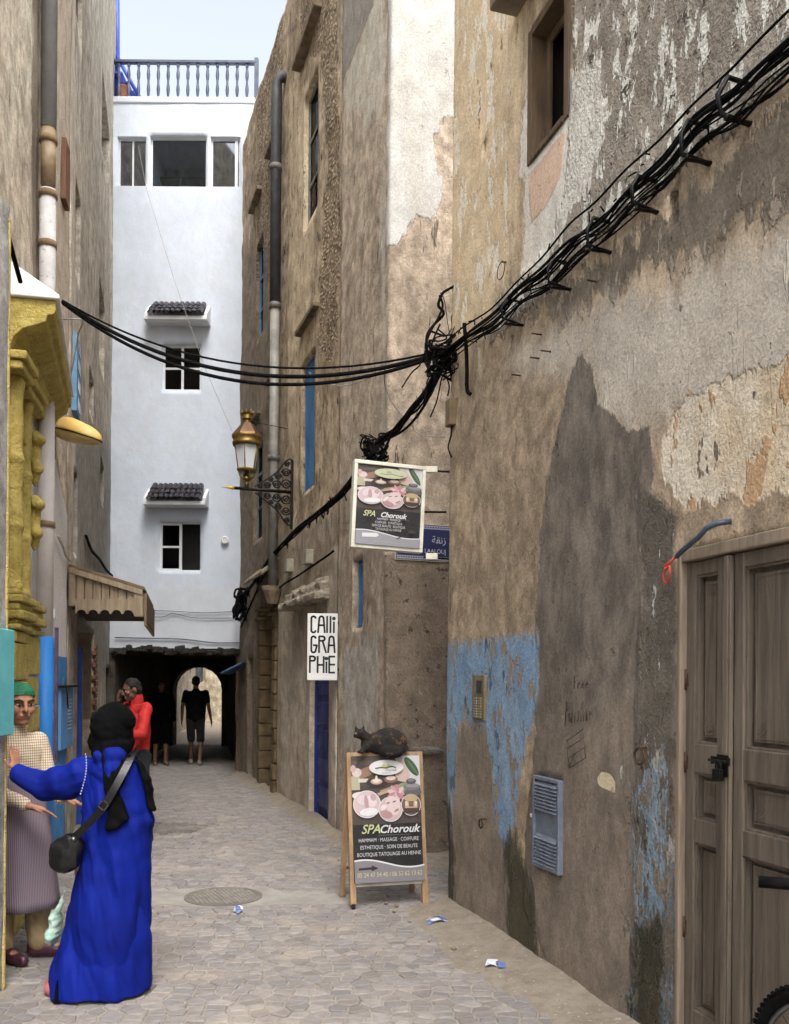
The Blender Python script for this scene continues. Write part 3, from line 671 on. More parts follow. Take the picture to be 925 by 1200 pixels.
def x_left(Y): return -2.06 if Y < 4.95 else (XL1(Y) + .03 if Y < 9.3 else (XL2(Y) + .03 if Y < 16.5 else -5.12 - (Y - 16.5) * .09))
def x_right(Y): return XA(Y) - .03 if Y < 6.85 else (1.6 if Y < 8.2 else (XC(Y) - .03 if Y < 16.5 else -2.9 - (Y - 16.5) * .21))
MH = ground(262, 1052)
def in_patch(x, y):
    dx, dy = x - MH.x, y - MH.y
    return (dx / .62) ** 2 + (dy / .33) ** 2 < 1 or ((dx - .75) / .45) ** 2 + ((dy + .02) / .2) ** 2 < 1 or ((dx + .7) / .4) ** 2 + ((dy + .05) / .28) ** 2 < 1
rs = random.Random(3); sites = []; row = 0; y = 2.6
while y < 23.2:
    sp = .102 + .026 * rs.random(); x = -6.2 + (row % 2) * .07 + rs.random() * .05
    while x < 2.4:
        sites.append((x + rs.uniform(-.026, .026), y + rs.uniform(-.018, .018))); x += sp
    y += .078; row += 1
buck = {}
for i, (x, y) in enumerate(sites): buck.setdefault((int(x / .2 + 100), int(y / .2 + 100)), []).append(i)
def cell_poly(i):
    x, y = sites[i]; poly = [(x - .3, y - .3), (x + .3, y - .3), (x + .3, y + .3), (x - .3, y + .3)]
    bx, by = int(x / .2 + 100), int(y / .2 + 100); gap = .005
    for a in (bx - 1, bx, bx + 1):
        for b in (by - 1, by, by + 1):
            for j in buck.get((a, b), ()):
                if j == i: continue
                dx, dy = sites[j][0] - x, sites[j][1] - y; L = math.hypot(dx, dy)
                if L > .36: continue
                nx, ny = dx / L, dy / L; c = nx * x + ny * y + L / 2 - gap; out = []
                for q in range(len(poly)):
                    p0, p1 = poly[q], poly[(q + 1) % len(poly)]
                    d0, d1 = nx * p0[0] + ny * p0[1] - c, nx * p1[0] + ny * p1[1] - c
                    if d0 <= 0: out.append(p0)
                    if (d0 < 0) != (d1 < 0) and d0 != d1:
                        f = d0 / (d0 - d1); out.append((p0[0] + (p1[0] - p0[0]) * f, p0[1] + (p1[1] - p0[1]) * f))
                poly = out
                if len(poly) < 3: return None
    return poly
STAIN = ground(200, 971)
stones = []
for i, (x, y) in enumerate(sites):
    if not (x_left(y) + .02 < x < x_right(y) - .02) or in_patch(x, y): continue
    if y < 6.9 and x > XA(y) - .16 - .12 * math.sin(y * 2.3) ** 2: continue
    p = cell_poly(i)
    if p: stones.append((x, y, p))
def stone_geo(x, y, p):
    cx = sum(q[0] for q in p) / len(p); cy = sum(q[1] for q in p) / len(p); h = .007 + rs.uniform(-.003, .004); tx, ty = rs.uniform(-.03, .03), rs.uniform(-.03, .03)
    n = len(p); vs = [(a, b, -.004) for a, b in p] + [(a, b, h - .005 + (a - cx) * tx + (b - cy) * ty) for a, b in p]
    vs += [(cx + (a - cx) * .86, cy + (b - cy) * .86, h + (a - cx) * tx + (b - cy) * ty + rs.uniform(-.001, .001)) for a, b in p]
    fs = [(k, (k + 1) % n, (k + 1) % n + n, k + n) for k in range(n)] + [(k + n, (k + 1) % n + n, (k + 1) % n + 2 * n, k + 2 * n) for k in range(n)] + [tuple(range(2 * n, 3 * n))]
    base = rs.choice([(160, 155, 152), (152, 147, 145), (164, 158, 153), (144, 141, 141), (156, 149, 144), (146, 139, 136)])
    k = rs.uniform(.64, .84)
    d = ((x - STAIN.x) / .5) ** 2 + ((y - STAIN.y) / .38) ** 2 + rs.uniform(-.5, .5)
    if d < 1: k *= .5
    return vs, fs, tuple(c * k for c in lin(base))
t = NT('paving_stone'); c = t.attr('col', 'Color'); n1 = t.noise(22, 5, .65); n2 = t.noise(120, 3, .6); n3 = t.noise(2.2, 5, .6)
c = t.mix(t.step(n1, .35, .7, 0, .6), c, rgb(112, 104, 97)); c = t.mix(t.step(n3, .5, .72, 0, .5), c, rgb(168, 156, 141)); c = t.mix(t.step(n2, .6, .7, 0, .4), c, rgb(110, 100, 92))
t.bump(t.math('ADD', n1, t.math('MULTIPLY', n2, .4)), .6, .006); stone_m = t.fin(c, .82)
def visible_area(x, y):
    if y < 4.3: return -y
    u = CU + F * x / y
    if u < 5 or u > 740: return -10
    if 50 < u < 182 and y > 4.75: return 5 / y
    return 20 / y
stones.sort(key=lambda q: -visible_area(q[0], q[1]))
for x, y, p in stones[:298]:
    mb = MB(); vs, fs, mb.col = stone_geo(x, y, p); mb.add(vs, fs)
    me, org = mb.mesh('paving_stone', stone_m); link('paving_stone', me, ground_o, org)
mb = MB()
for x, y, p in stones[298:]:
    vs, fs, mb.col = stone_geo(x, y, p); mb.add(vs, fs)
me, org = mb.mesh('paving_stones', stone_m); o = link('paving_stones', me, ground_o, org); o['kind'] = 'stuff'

conc = mat('patched_cement', (156, 152, 145), (138, 133, 126), .9, scale=5, bump=.5, bd=.006)
mb = MB(); ring = []
for k in range(48):
    a = 2 * math.pi * k / 48; r_ = 1
    q = None
    for f in np.linspace(1.6, .1, 80):
        xx, yy = MH.x + math.cos(a) * f, MH.y + math.sin(a) * f * .6
        if in_patch(xx, yy): q = (xx, yy); break
    ring.append(q or (MH.x, MH.y))
ring = [(a + rs.uniform(-.02, .02), b + rs.uniform(-.01, .01)) for a, b in ring]
mb.prism(ring, (0, 0, -.01), Vector((1, 0, 0)), Vector((0, 1, 0)), Vector((0, 0, 1)), .017); o = mb.build('cement_patch', conc); o['kind'] = 'structure'
# manhole: iron disc with rows of studs
iron = mat('worn_iron', (142, 136, 128), (122, 116, 108), .85, .0, scale=14, bump=.5)
mh = thing('manhole_cover', 'round studded iron manhole cover set in grey cement in the paving', 'manhole cover', (MH.x, MH.y, .006))
mb = MB(); mb.lathe([(.30, 0), (.30, .012), (.27, .012), (.268, .008), (.02, .008)], (MH.x, MH.y, .003), 36); mb.build('plate', mat('plate_iron', (118, 112, 105), (104, 98, 91), .9, .0), mh)
mb = MB()
for i in range(-7, 8):
    for j in range(-7, 8):
        x, y = i * .036 + (j % 2) * .018, j * .036
        if x * x + y * y < .25 ** 2: mb.box((MH.x + x, MH.y + y, .0135), (.024, .024, .006))
o = mb.build('studs', iron, mh, .003); o['kind'] = 'stuff'

# sandy dirt along the foot of the wall
t = NT('sandy_dirt'); n1 = t.noise(9, 6, .65); n2 = t.noise(90, 4, .6); n3 = t.noise(30, 2, .5)
c = t.mix(t.step(n1, .3, .7), rgb(148, 138, 124), rgb(126, 116, 103)); c = t.mix(t.step(n2, .6, .68), c, rgb(120, 104, 88)); c = t.mix(t.step(n3, .68, .72), c, rgb(180, 170, 154))
t.bump(t.math('ADD', n1, n2), .9, .012); dirt_m = t.fin(c, .98)
def dirt(name, fn, width, y0, y1, hgt, seed):
    nn, mm = int((y1 - y0) / .04), 14; vs = []; S = np.linspace(y0, y1, nn)
    for i, y in enumerate(S):
        w = width * (.6 + .8 * float(fbm(np.array([y * 1.3]), np.array([seed * 1.]), seed, 3)[0])) * min(1, (y1 - y) / .4 + .1)
        for j in range(mm):
            f = j / (mm - 1); x = fn(y) + .06 - f * w
            z = hgt * (1 - f) ** 1.6 * (.5 + float(fbm(np.array([y * 4]), np.array([x * 4]), seed + 2, 3)[0])) + .0125 * (1 - f ** 6) + .008 * float(fbm(np.array([y * 22]), np.array([x * 22]), seed, 2)[0]) - .012 * f ** 3
            vs.append((x, y, z))
    mb = MB(); mb.smooth = True; mb.add(vs, [(i * mm + j, i * mm + j + 1, (i + 1) * mm + j + 1, (i + 1) * mm + j) for i in range(nn - 1) for j in range(mm - 1)])
    o = mb.build(name, dirt_m); o['kind'] = 'structure'; return o
dirt('dirt_bank', XA, .5, 2.0, 6.98, .05, 5); dirt('dirt_bank', XC, .3, 8.25, 16.3, .05, 9)
mb = MB(); vs = []; NX = 50
for i in range(NX):
    for j in range(16):
        x = -.25 + 2.2 * i / (NX - 1); yb = 8.34 + .3437 * (x + .08); y = yb + .05 - j / 15 * .55
        f = j / 15; vs.append((x, y, .09 * (1 - f) ** 1.5 * (.4 + float(fbm(np.array([x * 5]), np.array([y * 5.]), 4, 3)[0])) + .013 * (1 - f ** 6) - .012 * f ** 3))
mb.smooth = True; mb.add(vs, [(i * 16 + j, i * 16 + j + 1, (i + 1) * 16 + j + 1, (i + 1) * 16 + j) for i in range(NX - 1) for j in range(15)]); o = mb.build('dirt_bank', dirt_m); o['kind'] = 'structure'

# ------------------------------------------------------------------ fittings of the tan house
def wbox(mb, W, k, s0, s1, z0, z1, d0, d1):
    t, n = W.tn(k); o = W.p[k]
    def q(s, z, d): p = o + t * (s - W.cum[k]) + n * d; return (p.x, p.y, z)
    return mb.hexa([q(s0, z0, d0), q(s1, z0, d0), q(s1, z1, d0), q(s0, z1, d0), q(s0, z0, d1), q(s1, z0, d1), q(s1, z1, d1), q(s0, z1, d1)])
def wpt(W, k, s, z, d):
    t, n = W.tn(k); p = W.p[k] + t * (s - W.cum[k]) + n * d; return Vector((p.x, p.y, z))
door_w = wood('door_wood', (110, 99, 86), (80, 71, 61), (16, 16, 1.0), .7)
edge_w = wood('pale_edge_wood', (142, 128, 110), (112, 98, 82), (16, 16, 1.0), .75)
brown_w = wood('brown_frame_wood', (96, 76, 52), (70, 54, 36), (14, 14, 1.2))
black_i = mat('black_iron', (34, 32, 30), (20, 19, 18), .5, .6, scale=20)
black_r = mat('black_rubber', (20, 19, 19), (12, 12, 12), .92, scale=20, bump=.3, spec=.12)
rust_i = mat('rusty_iron', (92, 68, 48), (60, 44, 34), .8, .3, scale=18, bump=.5)

# upper window: timber lined, open, dark room behind
s0, s1, z0, z1 = a_win
w = MB(); f = .045
wbox(w, AW, 1, s0 - .01, s0 + f, z0, z1, -.14, .012); wbox(w, AW, 1, s1 - f, s1 + .01, z0, z1, -.14, .012); wbox(w, AW, 1, s0 + f, s1 - f, z1 - f, z1 + .01, -.14, .012); wbox(w, AW, 1, s0 + f, s1 - f, z0 - .005, z0 + .03, -.14, .02)
wn_o = w.build('window', brown_w, bA, .004)
w = MB(); wbox(w, AW, 1, s0 + f, s0 + f + .05, z0 + .03, z1 - f, -.13, -.09); wbox(w, AW, 1, s1 - f - .05, s1 - f, z0 + .03, z1 - f, -.13, -.09); wbox(w, AW, 1, s0 + f + .05, s1 - f - .05, z1 - f - .05, z1 - f, -.13, -.09); wbox(w, AW, 1, s0 + f + .05, s1 - f - .05, z0 + .03, z0 + .09, -.13, -.09)
w.build('sash', brown_w, wn_o, .003)
w = MB(); wbox(w, AW, 1, s0 + f + .05, s1 - f - .05, z0 + .09, z1 - f - .05, -.112, -.108); w.build('pane', glass('old_pane', (.3, .32, .33), .07, .1), wn_o)
w = MB(); wbox(w, AW, 1, s0 - .18, s1 + .18, z1 + .22, z1 + .3, -.05, .2); w.build('lintel_slab', mat('grey_slab', (132, 120, 104), (110, 98, 84), .95, bump=.7, bd=.01), bA, .012)

# carved double door
s0, s1, z0, z1 = a_door
D0, D1 = -.075, -.02
door = thing('door', None, None, wpt(AW, 1, (s0 + s1) / 2, 0, D1)); door.parent = bA; door.location = Vector(door.location) - wloc(bA)
w = MB(); wbox(w, AW, 1, s0 - .018, s0 + .012, z0, z1 + .02, -.16, .012); w.build('jamb', edge_w, door, .006)
w = MB(); wbox(w, AW, 1, s1 - .012, s1 + .018, z0, z1 + .02, -.16, .012); w.build('jamb', edge_w, door, .006)
w = MB(); wbox(w, AW, 1, s0 + .012, s1 - .012, z1 - .03, z1 + .022, -.16, .011); w.build('head', edge_w, door, .006)
zp = [AW.px(824, v, 1)[1] for v in (672, 873, 908, 963, 992, 1193)]
mid = AW.px(852, 900, 1)[0]
def carved_panel(a, b, lo, hi):
    m = MB()
    def fr(x0, x1, y0, y1, w_, d0, d1):
        wbox(m, AW, 1, x0, x0 + w_, y0, y1, d0, d1); wbox(m, AW, 1, x1 - w_, x1, y0, y1, d0, d1)
        wbox(m, AW, 1, x0 + w_, x1 - w_, y0, y0 + w_, d0, d1); wbox(m, AW, 1, x0 + w_, x1 - w_, y1 - w_, y1, d0, d1)
    wbox(m, AW, 1, a, b, lo, hi, D0 - .012, D1 - .046)
    fr(a, b, lo, hi, .01, D1 - .046, D1 - .012)
    q = .03
    wbox(m, AW, 1, a + q, b - q, lo + q, hi - q, D1 - .046, D1 - .03)
    fr(a + q + .012, b - q - .012, lo + q + .012, hi - q - .012, .004, D1 - .03, D1 - .026)
    dz = D1 - .029; e = q + .022; L = min(.06, (b - a) * .28)
    for sx, cx in ((1, a + e), (-1, b - e)):
        for sy, cy in ((1, lo + e), (-1, hi - e)):
            for rr, aa in ((1, 0), (.7, .25), (.45, .5)):
                pts = []
                for k in range(7):
                    th = math.pi / 2 * k / 6
                    pts.append(wpt(AW, 1, cx + sx * (L * rr * math.sin(th)), cy + sy * (L * rr * (1 - math.cos(th)) + aa * L), dz))
                m.tube(pts, .0022, 5)
    return m
for li, (a, b) in enumerate(((s0 + .012, mid - .012), (mid + .012, s1 - .012))):
    st = .062 if li == 0 else .07; a1, b1 = a + st, b - (.085 if li == 0 else .062)
    if li == 1: a1 = a + .06
    zs = [0.015, zp[5], zp[4], zp[3], zp[2], zp[1], zp[0], z1 - .034]
    for x0, x1 in ((a, a1), (b1, b)):
        w = MB(); wbox(w, AW, 1, x0, x1, .012, z1 - .034, D0, D1); w.build('stile', door_w, door, .005)
    for lo, hi in ((zs[0], zs[1]), (zs[2], zs[3]), (zs[4], zs[5]), (zs[6], zs[7])):
        w = MB(); wbox(w, AW, 1, a1, b1, lo, hi, D0, D1 - .002); w.build('rail', door_w, door, .005)
    for lo, hi in ((zs[1], zs[2]), (zs[3], zs[4]), (zs[5], zs[6])):
        carved_panel(a1, b1, lo, hi).build('panel', door_w, door, .002)
w = MB(); wbox(w, AW, 1, mid - .034, mid + .014, .012, z1 - .04, D1, D1 + .02); wbox(w, AW, 1, mid - .026, mid + .006, .012, z1 - .04, D1 + .02, D1 + .028); w.build('cover_strip', door_w, door, .005)
for zz in (z1 - .55, 1.35, .62):
    w = MB(); w.tube([wpt(AW, 1, s0 + .016, zz - .045, D1 + .004), wpt(AW, 1, s0 + .016, zz + .045, D1 + .004)], .006, 8); wbox(w, AW, 1, s0 + .012, s0 + .03, zz - .03, zz + .03, D1, D1 + .003); w.build('hinge', rust_i, door)
ps, pz = AW.px(849, 893, 1)
w = MB(); wbox(w, AW, 1, ps - .07, ps + .05, pz - .012, pz + .02, D1 + .028, D1 + .036); wbox(w, AW, 1, ps - .03, ps + .04, pz - .06, pz + .03, D1 + .0285, D1 + .034); w.tube([wpt(AW, 1, ps - .07, pz + .004, D1 + .045), wpt(AW, 1, ps + .04, pz + .004, D1 + .045)], .007, 8); w.build('hasp', black_i, door, .002)
w = MB(); wbox(w, AW, 1, ps - .024, ps + .024, pz - .075, pz - .028, D1 + .04, D1 + .062)
w.tube([wpt(AW, 1, ps - .016, pz - .03, D1 + .05)] + [wpt(AW, 1, ps - .016 * math.cos(math.pi * k / 6), pz - .012 + .018 * math.sin(math.pi * k / 6), D1 + .05) for k in range(7)] + [wpt(AW, 1, ps + .016, pz - .03, D1 + .05)], .0045, 6); w.build('padlock', black_i, door, .004)
w = MB(); wbox(w, AW, 1, s0 - .03, s1 + .03, -.01, .012, -.2, .05); w.build('threshold', mat('stone_step', (150, 140, 128), (130, 120, 108), .9, bump=.5), door, .006)

# louvred metal meter cover
s0, s1, z0, z1 = a_vent
bm_ = mat('blue_grey_metal', (120, 129, 142), (104, 113, 126), .5, .1, scale=10, dirt=((104, 100, 94), .68))
o_c = wpt(AW, 1, (s0 + s1) / 2, z0, .01)
vt = thing('meter_cover', 'blue grey louvred metal meter cover sunk in the tan wall', 'meter box', o_c)
w = MB(); wbox(w, AW, 1, s0 + .005, s1 - .005, z0 + .005, z1 - .005, -.03, .012); w.build('plate', bm_, vt, .004)
w = MB(); b = .022
wbox(w, AW, 1, s0, s0 + b, z0, z1, -.02, .03); wbox(w, AW, 1, s1 - b, s1, z0, z1, -.02, .03); wbox(w, AW, 1, s0 + b, s1 - b, z0, z0 + b, -.02, .03); wbox(w, AW, 1, s0 + b, s1 - b, z1 - b, z1, -.02, .03); w.build('frame', bm_, vt, .004)
hh = z1 - z0
for g0, g1, cnt in ((.05, .36, 8), (.64, .95, 8)):
    for k in range(cnt):
        zc = z1 - hh * (g0 + (g1 - g0) * (k + .5) / cnt); w = MB()
        a = [wpt(AW, 1, s, zc + dz, d) for s in (s0 + .03, s1 - .03) for dz, d in ((.013, .0125), (-.011, .0125), (-.014, .034))]
        w.add(a, [(0, 1, 2), (5, 4, 3), (0, 3, 4, 1), (1, 4, 5, 2), (2, 5, 3, 0)]); w.build('louvre', bm_, vt)
T_, Z_, N_ = AW.frame(1)
def wall_text(mb, W, k, txt, s, z, size, d, xs=1.0, align='CENTER', flip=1, shear=0, bold=0, thick=None, spacing=1.0):
    vs, fs = text_polys(txt, size, shear, align, spacing, bold, xs); t3, z3, n3 = W.frame(k); o = wpt(W, k, s, z, d)
    mb.add([o + t3 * (x * flip) + z3 * y for x, y in vs], fs); return mb
w = MB(); zc = z1 - hh * .47
wall_text(w, AW, 1, 'NE', (s0 + s1) / 2, zc + .01, .06, .0135, .8); wall_text(w, AW, 1, 'RAMEER', (s0 + s1) / 2, zc - .085, .06, .0135, .62)
w.build('lettering', mat('pale_blue_paint', (150, 164, 182), None, .6), vt)
w = MB(); wbox(w, AW, 1, s0 - .03, s0 + .004, z0 + hh * .52, z0 + hh * .56, .01, .03); w.build('latch', mat('white_tag', (214, 212, 206), None, .6), vt, .003)

# intercom plate with buttons
s0, s1, z0, z1 = a_icom
ic = thing('intercom_panel', 'old beige intercom panel with rows of buttons on the blue paint', 'intercom', wpt(AW, 1, (s0 + s1) / 2, z0, .01))
w = MB(); wbox(w, AW, 1, s0, s1, z0, z1, -.01, .03); w.build('plate', mat('brass_beige', (132, 122, 98), (112, 102, 80), .6, .1, scale=12), ic, .005)
hh = z1 - z0; ww = s1 - s0
w = MB(); wbox(w, AW, 1, s0 + ww * .42, s1 - ww * .15, z1 - hh * .4, z1 - hh * .12, .03, .036); w.build('speaker_grille', mat('dark_plastic', (70, 68, 62), None, .6), ic, .002)
for k in range(8):
    for c_ in range(2):
        w = MB(); a = s0 + ww * (.2 + .36 * c_); z = z0 + hh * (.06 + .058 * k); wbox(w, AW, 1, a, a + ww * .24, z, z + hh * .035, .03, .037); w.build('button', mat('button_plastic', (160, 152, 126), None, .5), ic)

# tethering rings
for u, v, r_, lab in ((569, 965, .032, 'small rusty ring below the blue paint patch'), (757, 886, .042, 'rusty iron ring on the mossy strip next to the carved door'), (593, 318, .06, 'thin wire loop hanging under the timber lined window')):
    s, z = AW.px(u, v, 1); w = MB()
    w.tube([wpt(AW, 1, s, z + r_, -.03), wpt(AW, 1, s, z + r_, .03)], .007, 6)
    w.tube([wpt(AW, 1, s + r_ * math.sin(a), z + r_ * math.cos(a) * .9, .035) for a in [2 * math.pi * k / 20 for k in range(21)]], .006 if r_ < .05 else .003, 6)
    w.build('iron_ring', rust_i, label=lab, cat='ring', group='iron rings on the wall')
# nails
for u, v in ((632, 420), (645, 412), (634, 392), (610, 440), (700, 330)):
    s, z = AW.px(u, v, 1); w = MB(); w.tube([wpt(AW, 1, s, z, -.02), wpt(AW, 1, s, z, .06)], .005, 6); w.build('nail', rust_i, bA)

# charcoal writing
ch = mat('charcoal', (70, 62, 54), (88, 78, 68), .95); 
def cl(w, p, r_=.0028): w.tube([wpt(AW, 1, *AW.px(u, v, 1), .02) for u, v in p], r_, 5)
def letter(ch, x, y, h, wd):
    """hand-drawn letter strokes on a baseline y (down is +)"""
    q = lambda a, b: (x + a * wd + .12 * h * (b - .5) * .5, y - b * h - a * wd * .25)
    G = dict(F=[[(0, 0), (0, 1), (.8, 1.02)], [(0, .55), (.6, .56)]], P=[[(0, -.1), (0, 1), (.8, .9), (.8, .62), (0, .5)]], r=[[(0, 0), (0, .5), (.05, .38), (.6, .5)]], e=[[(0, .25), (.7, .32), (.5, .5), (.05, .35), (.15, .05), (.7, .08)]],
             a=[[(.6, .45), (.1, .42), (.05, .1), (.45, .08), (.6, .45), (.75, 0)]], l=[[(.2, 1), (.2, 0)]], i=[[(.2, .5), (.2, 0)], [(.2, .68), (.24, .7)]], s=[[(.6, .48), (.1, .42), (.55, .2), (.05, .02)]], t=[[(.3, .95), (.3, .05), (.6, 0)], [(0, .62), (.7, .64)]], n=[[(0, 0), (0, .48), (.1, .36), (.5, .48), (.6, 0)]])
    return [[q(*c) for c in st] for st in G[ch]]
for word, x, y, h, wd, stp in (('Free', 677, 808, 15, 3.6, 4.6), ('Palistine', 667, 848, 26, 2.9, 3.5)):
    w = MB()
    for i, ch_ in enumerate(word):
        for st in letter(ch_, x + i * stp, y - i * .4, h, wd): cl(w, st)
    w.build('charcoal_writing', ch, bA)
w = MB()
for st in ([(668, 868), (688, 854)], [(688, 854), (690, 888)], [(668, 868), (671, 900)], [(671, 900), (690, 888)], [(669, 877), (689, 864)], [(670, 888), (689, 876)], [(668, 868), (676, 884)], [(671, 900), (676, 884)]): cl(w, st, .003)
w.build('charcoal_flag', ch, bA)

# cut conduit and red twine above the door
w = MB(); pts = [(857, 611, .0), (852, 614, .05), (845, 620, .07), (836, 630, .07), (826, 636, .06), (816, 644, .06), (807, 653, .06)]
w.tube([wpt(AW, 1, *AW.px(u, v, 1), d) for u, v, d in pts], .012, 8)
w.build('conduit', mat('blue_grey_conduit', (74, 86, 104), (58, 68, 84), .5), label='short bent blue grey conduit poking from the wall above the carved door', cat='conduit')
w = MB(); pts = [(806, 653, .06), (800, 660, .065), (795, 664, .07), (796, 668, .07), (801, 664, .07), (800, 672, .065), (797, 683, .06), (793, 684, .06), (791, 676, .06), (793, 668, .06), (798, 662, .06)]
w.tube([wpt(AW, 1, *AW.px(u, v, 1), d) for u, v, d in pts], .0065, 6); w.build('red_twine', mat('red_twine_m', (206, 92, 66), (180, 74, 54), .8), label='loop of red twine tied to the conduit end by the door frame', cat='twine')

# ------------------------------------------------------------------ cables
def smooth_path(P, n=6):
    P = [Vector(p) for p in P]; out = []
    for i in range(len(P) - 1):
        a, b, c, d = P[max(i - 1, 0)], P[i], P[i + 1], P[min(i + 2, len(P) - 1)]
        for k in range(n):
            t = k / n; out.append(.5 * ((2 * b) + (c - a) * t + (2 * a - 5 * b + 4 * c - d) * t * t + (3 * b - a - 3 * c + d) * t ** 3))
    return out + [P[-1]]
cb = thing('cable_bundle', 'thick bundle of black cables strapped along the tan wall to the corner', 'cable', wpt(AW, 1, *AW.px(730, 245, 1), .1))
main = [(1180, -150), (1040, -25), (925, 80), (880, 112), (835, 150), (795, 190), (757, 228), (722, 258), (690, 287), (655, 318), (622, 345), (590, 372), (560, 394), (535, 412)]
rc = random.Random(11)
for q in range(15):
    off = rc.uniform(-1, 1); P = []; dd = rc.uniform(.03, .11); ph = rc.uniform(0, 6)
    for i, (u, v) in enumerate(main):
        s, z = AW.px(u, v, 1); spread = .105 if i < 10 else .06
        sag = (.03 if i % 2 else 0) * rc.uniform(0, 1.3)
        P.append(wpt(AW, 1, s, z + off * spread + rc.uniform(-.014, .014) - sag, dd + .015 * math.sin(i + ph)))
    w = MB(); w.tube(smooth_path(P, 4), rc.choice([.004, .005, .006, .008, .009]), 6); w.build('cable', black_r, cb)
for u, v in ((878, 118), (830, 166), (770, 226), (716, 275), (668, 320), (612, 364)):
    s, z = AW.px(u, v, 1); w = MB()
    kk_ = rc.uniform(.6, 1.0); w.tube([wpt(AW, 1, s, z + .07 * kk_, .0), wpt(AW, 1, s, z + .08 * kk_, .1), wpt(AW, 1, s + rc.uniform(-.02, .02), z, .14), wpt(AW, 1, s, z - .085 * kk_, .13), wpt(AW, 1, s, z - .095, -.01)], rc.uniform(.008, .012), 6)
    w.tube([wpt(AW, 1, s + .01, z - .095, -.01), wpt(AW, 1, s + .01, z - .1, .12), wpt(AW, 1, s + .04, z - .11, .13)], .009, 6); w.build('bracket', black_i, cb)
# tangle at the corner
CX = AW.pt(AW.cum[1], AW.px(530, 415, 1)[1], 0)
K0 = at(524, 418, 6.78)
tg = thing('cable_tangle', 'knot of black cables and loops at the tan house corner', 'cable', K0)
w = MB()
for q in range(13):
    P = []; c0 = K0 + Vector((rc.gauss(-.02, .05), rc.gauss(0, .03), rc.gauss(0, .05)))
    for k in range(7): P.append(c0 + Vector((rc.uniform(-.1, .09), rc.uniform(-.07, .06), rc.uniform(-.13, .08))))
    w = MB(); w.tube(smooth_path(P, 4), rc.choice([.006, .008, .01]), 5); w.build('cable_loop', black_r, tg)
for P, r_ in (([(524, 415), (505, 432), (500, 400), (505, 385), (520, 368), (514, 358), (518, 345), (524, 340), (536, 335), (538, 344), (537, 370), (534, 402)], .011),
              ([(520, 418), (500, 410), (503, 392), (514, 372), (519, 358), (515, 346)], .009), ([(516, 420), (503, 420), (508, 398), (516, 380)], .007), ([(516, 343), (521, 352), (525, 380), (530, 404)], .003), ([(505, 388), (521, 394)], .008)):
    w = MB(); w.tube(smooth_path([at(u, v, 6.8 + .02 * math.sin(i * 2)) for i, (u, v) in enumerate(P)], 5), r_, 6); w.build('conduit_loop', black_r, tg)
for q in range(9):                                        # loose wires leaving the knot
    u, v = rc.uniform(500, 534), rc.uniform(400, 430); P = [at(u, v, 6.8)]
    dirs = rc.choice([(-5, 14), (-3, 10), (2, 12), (-6, -12), (3, -14)])
    for k in range(5): u += dirs[0] + rc.uniform(-5, 5); v += dirs[1] + rc.uniform(-5, 5); P.append(at(u, v, 6.8 + rc.uniform(-.04, .04)))
    w = MB(); w.tube(smooth_path(P, 5), rc.choice([.003, .004, .006]), 5); w.build('loose_wire', black_r, tg)
for q in range(40):                                       # short tie ends sticking out of the bundle
    f = rc.uniform(3, 12.4); i = int(f); t_ = f - i; (u0, v0), (u1, v1) = main[i], main[i + 1]; u, v = u0 + (u1 - u0) * t_, v0 + (v1 - v0) * t_; s, z = AW.px(u, v, 1)
    a_ = wpt(AW, 1, s, z + rc.uniform(-.09, .09), .1); w = MB(); w.tube([a_, a_ + Vector((rc.uniform(-.03, .03), rc.uniform(-.05, .05), rc.uniform(-.07, .03)))], .004, 5); w.build('tie', black_r, cb)
# from the corner down and across to the corner house, then along the rubble house
def mixY(P): return [at(u, v, Y) for u, v, Y in P]
run = thing('cable_run', 'drooping bundle of black cables from the corner knot along the rubble house', 'cable', at(436, 530, 8.2))
line = [(524, 418, 6.8), (508, 445, 7.1), (490, 478, 7.6), (468, 500, 8.0), (446, 520, 8.2), (436, 532, 8.22), (418, 556, 8.65), (398, 580, 9.5), (372, 604, 10.5), (345, 626, 11.8), (318, 655, 13.2), (296, 688, 14.8), (286, 700, 15.8)]
for q in range(9):
    P = []
    for i, (u, v, Y) in enumerate(line):
        j = 7 if i < 5 else 3.5
        d = AW if 0 else None; p = at(u + rc.uniform(-j, j) * .7, v + rc.uniform(-j, j), Y)
        if i >= 6: p.x = min(p.x, XC(p.y) - .06 - rc.uniform(0, .05))
        P.append(p)
    w = MB(); w.tube(smooth_path(P, 4), rc.choice([.007, .009, .012, .014]), 6); w.build('cable', black_r, run)
for q in range(16):
    u, v, Y = line[5]; c0 = at(u + rc.uniform(-6, 10), v + rc.uniform(-16, 10), Y + rc.uniform(-.05, .08)); P = [c0 + Vector((rc.uniform(-.08, .1), rc.uniform(-.05, .05), rc.uniform(-.12, .1))) for k in range(6)]
    w = MB(); w.tube(smooth_path(P, 4), rc.choice([.006, .009]), 5); w.build('cable_loop', black_r, run)
for q in range(22):
    f = rc.uniform(6.1, 11.5); i = int(f); t_ = f - i; a, b = line[i], line[i + 1]; u, v, Y = [a[k] * (1 - t_) + b[k] * t_ for k in range(3)]
    p = at(u, v, Y); p.x = min(p.x, XC(p.y) - .07); P = [p + Vector((rc.uniform(-.02, .02), rc.uniform(-.15, .15), rc.uniform(-.1, .06))) for k in range(5)]
    w = MB(); w.tube(smooth_path(P, 4), .007, 5); w.build('cable_loop', black_r, run)
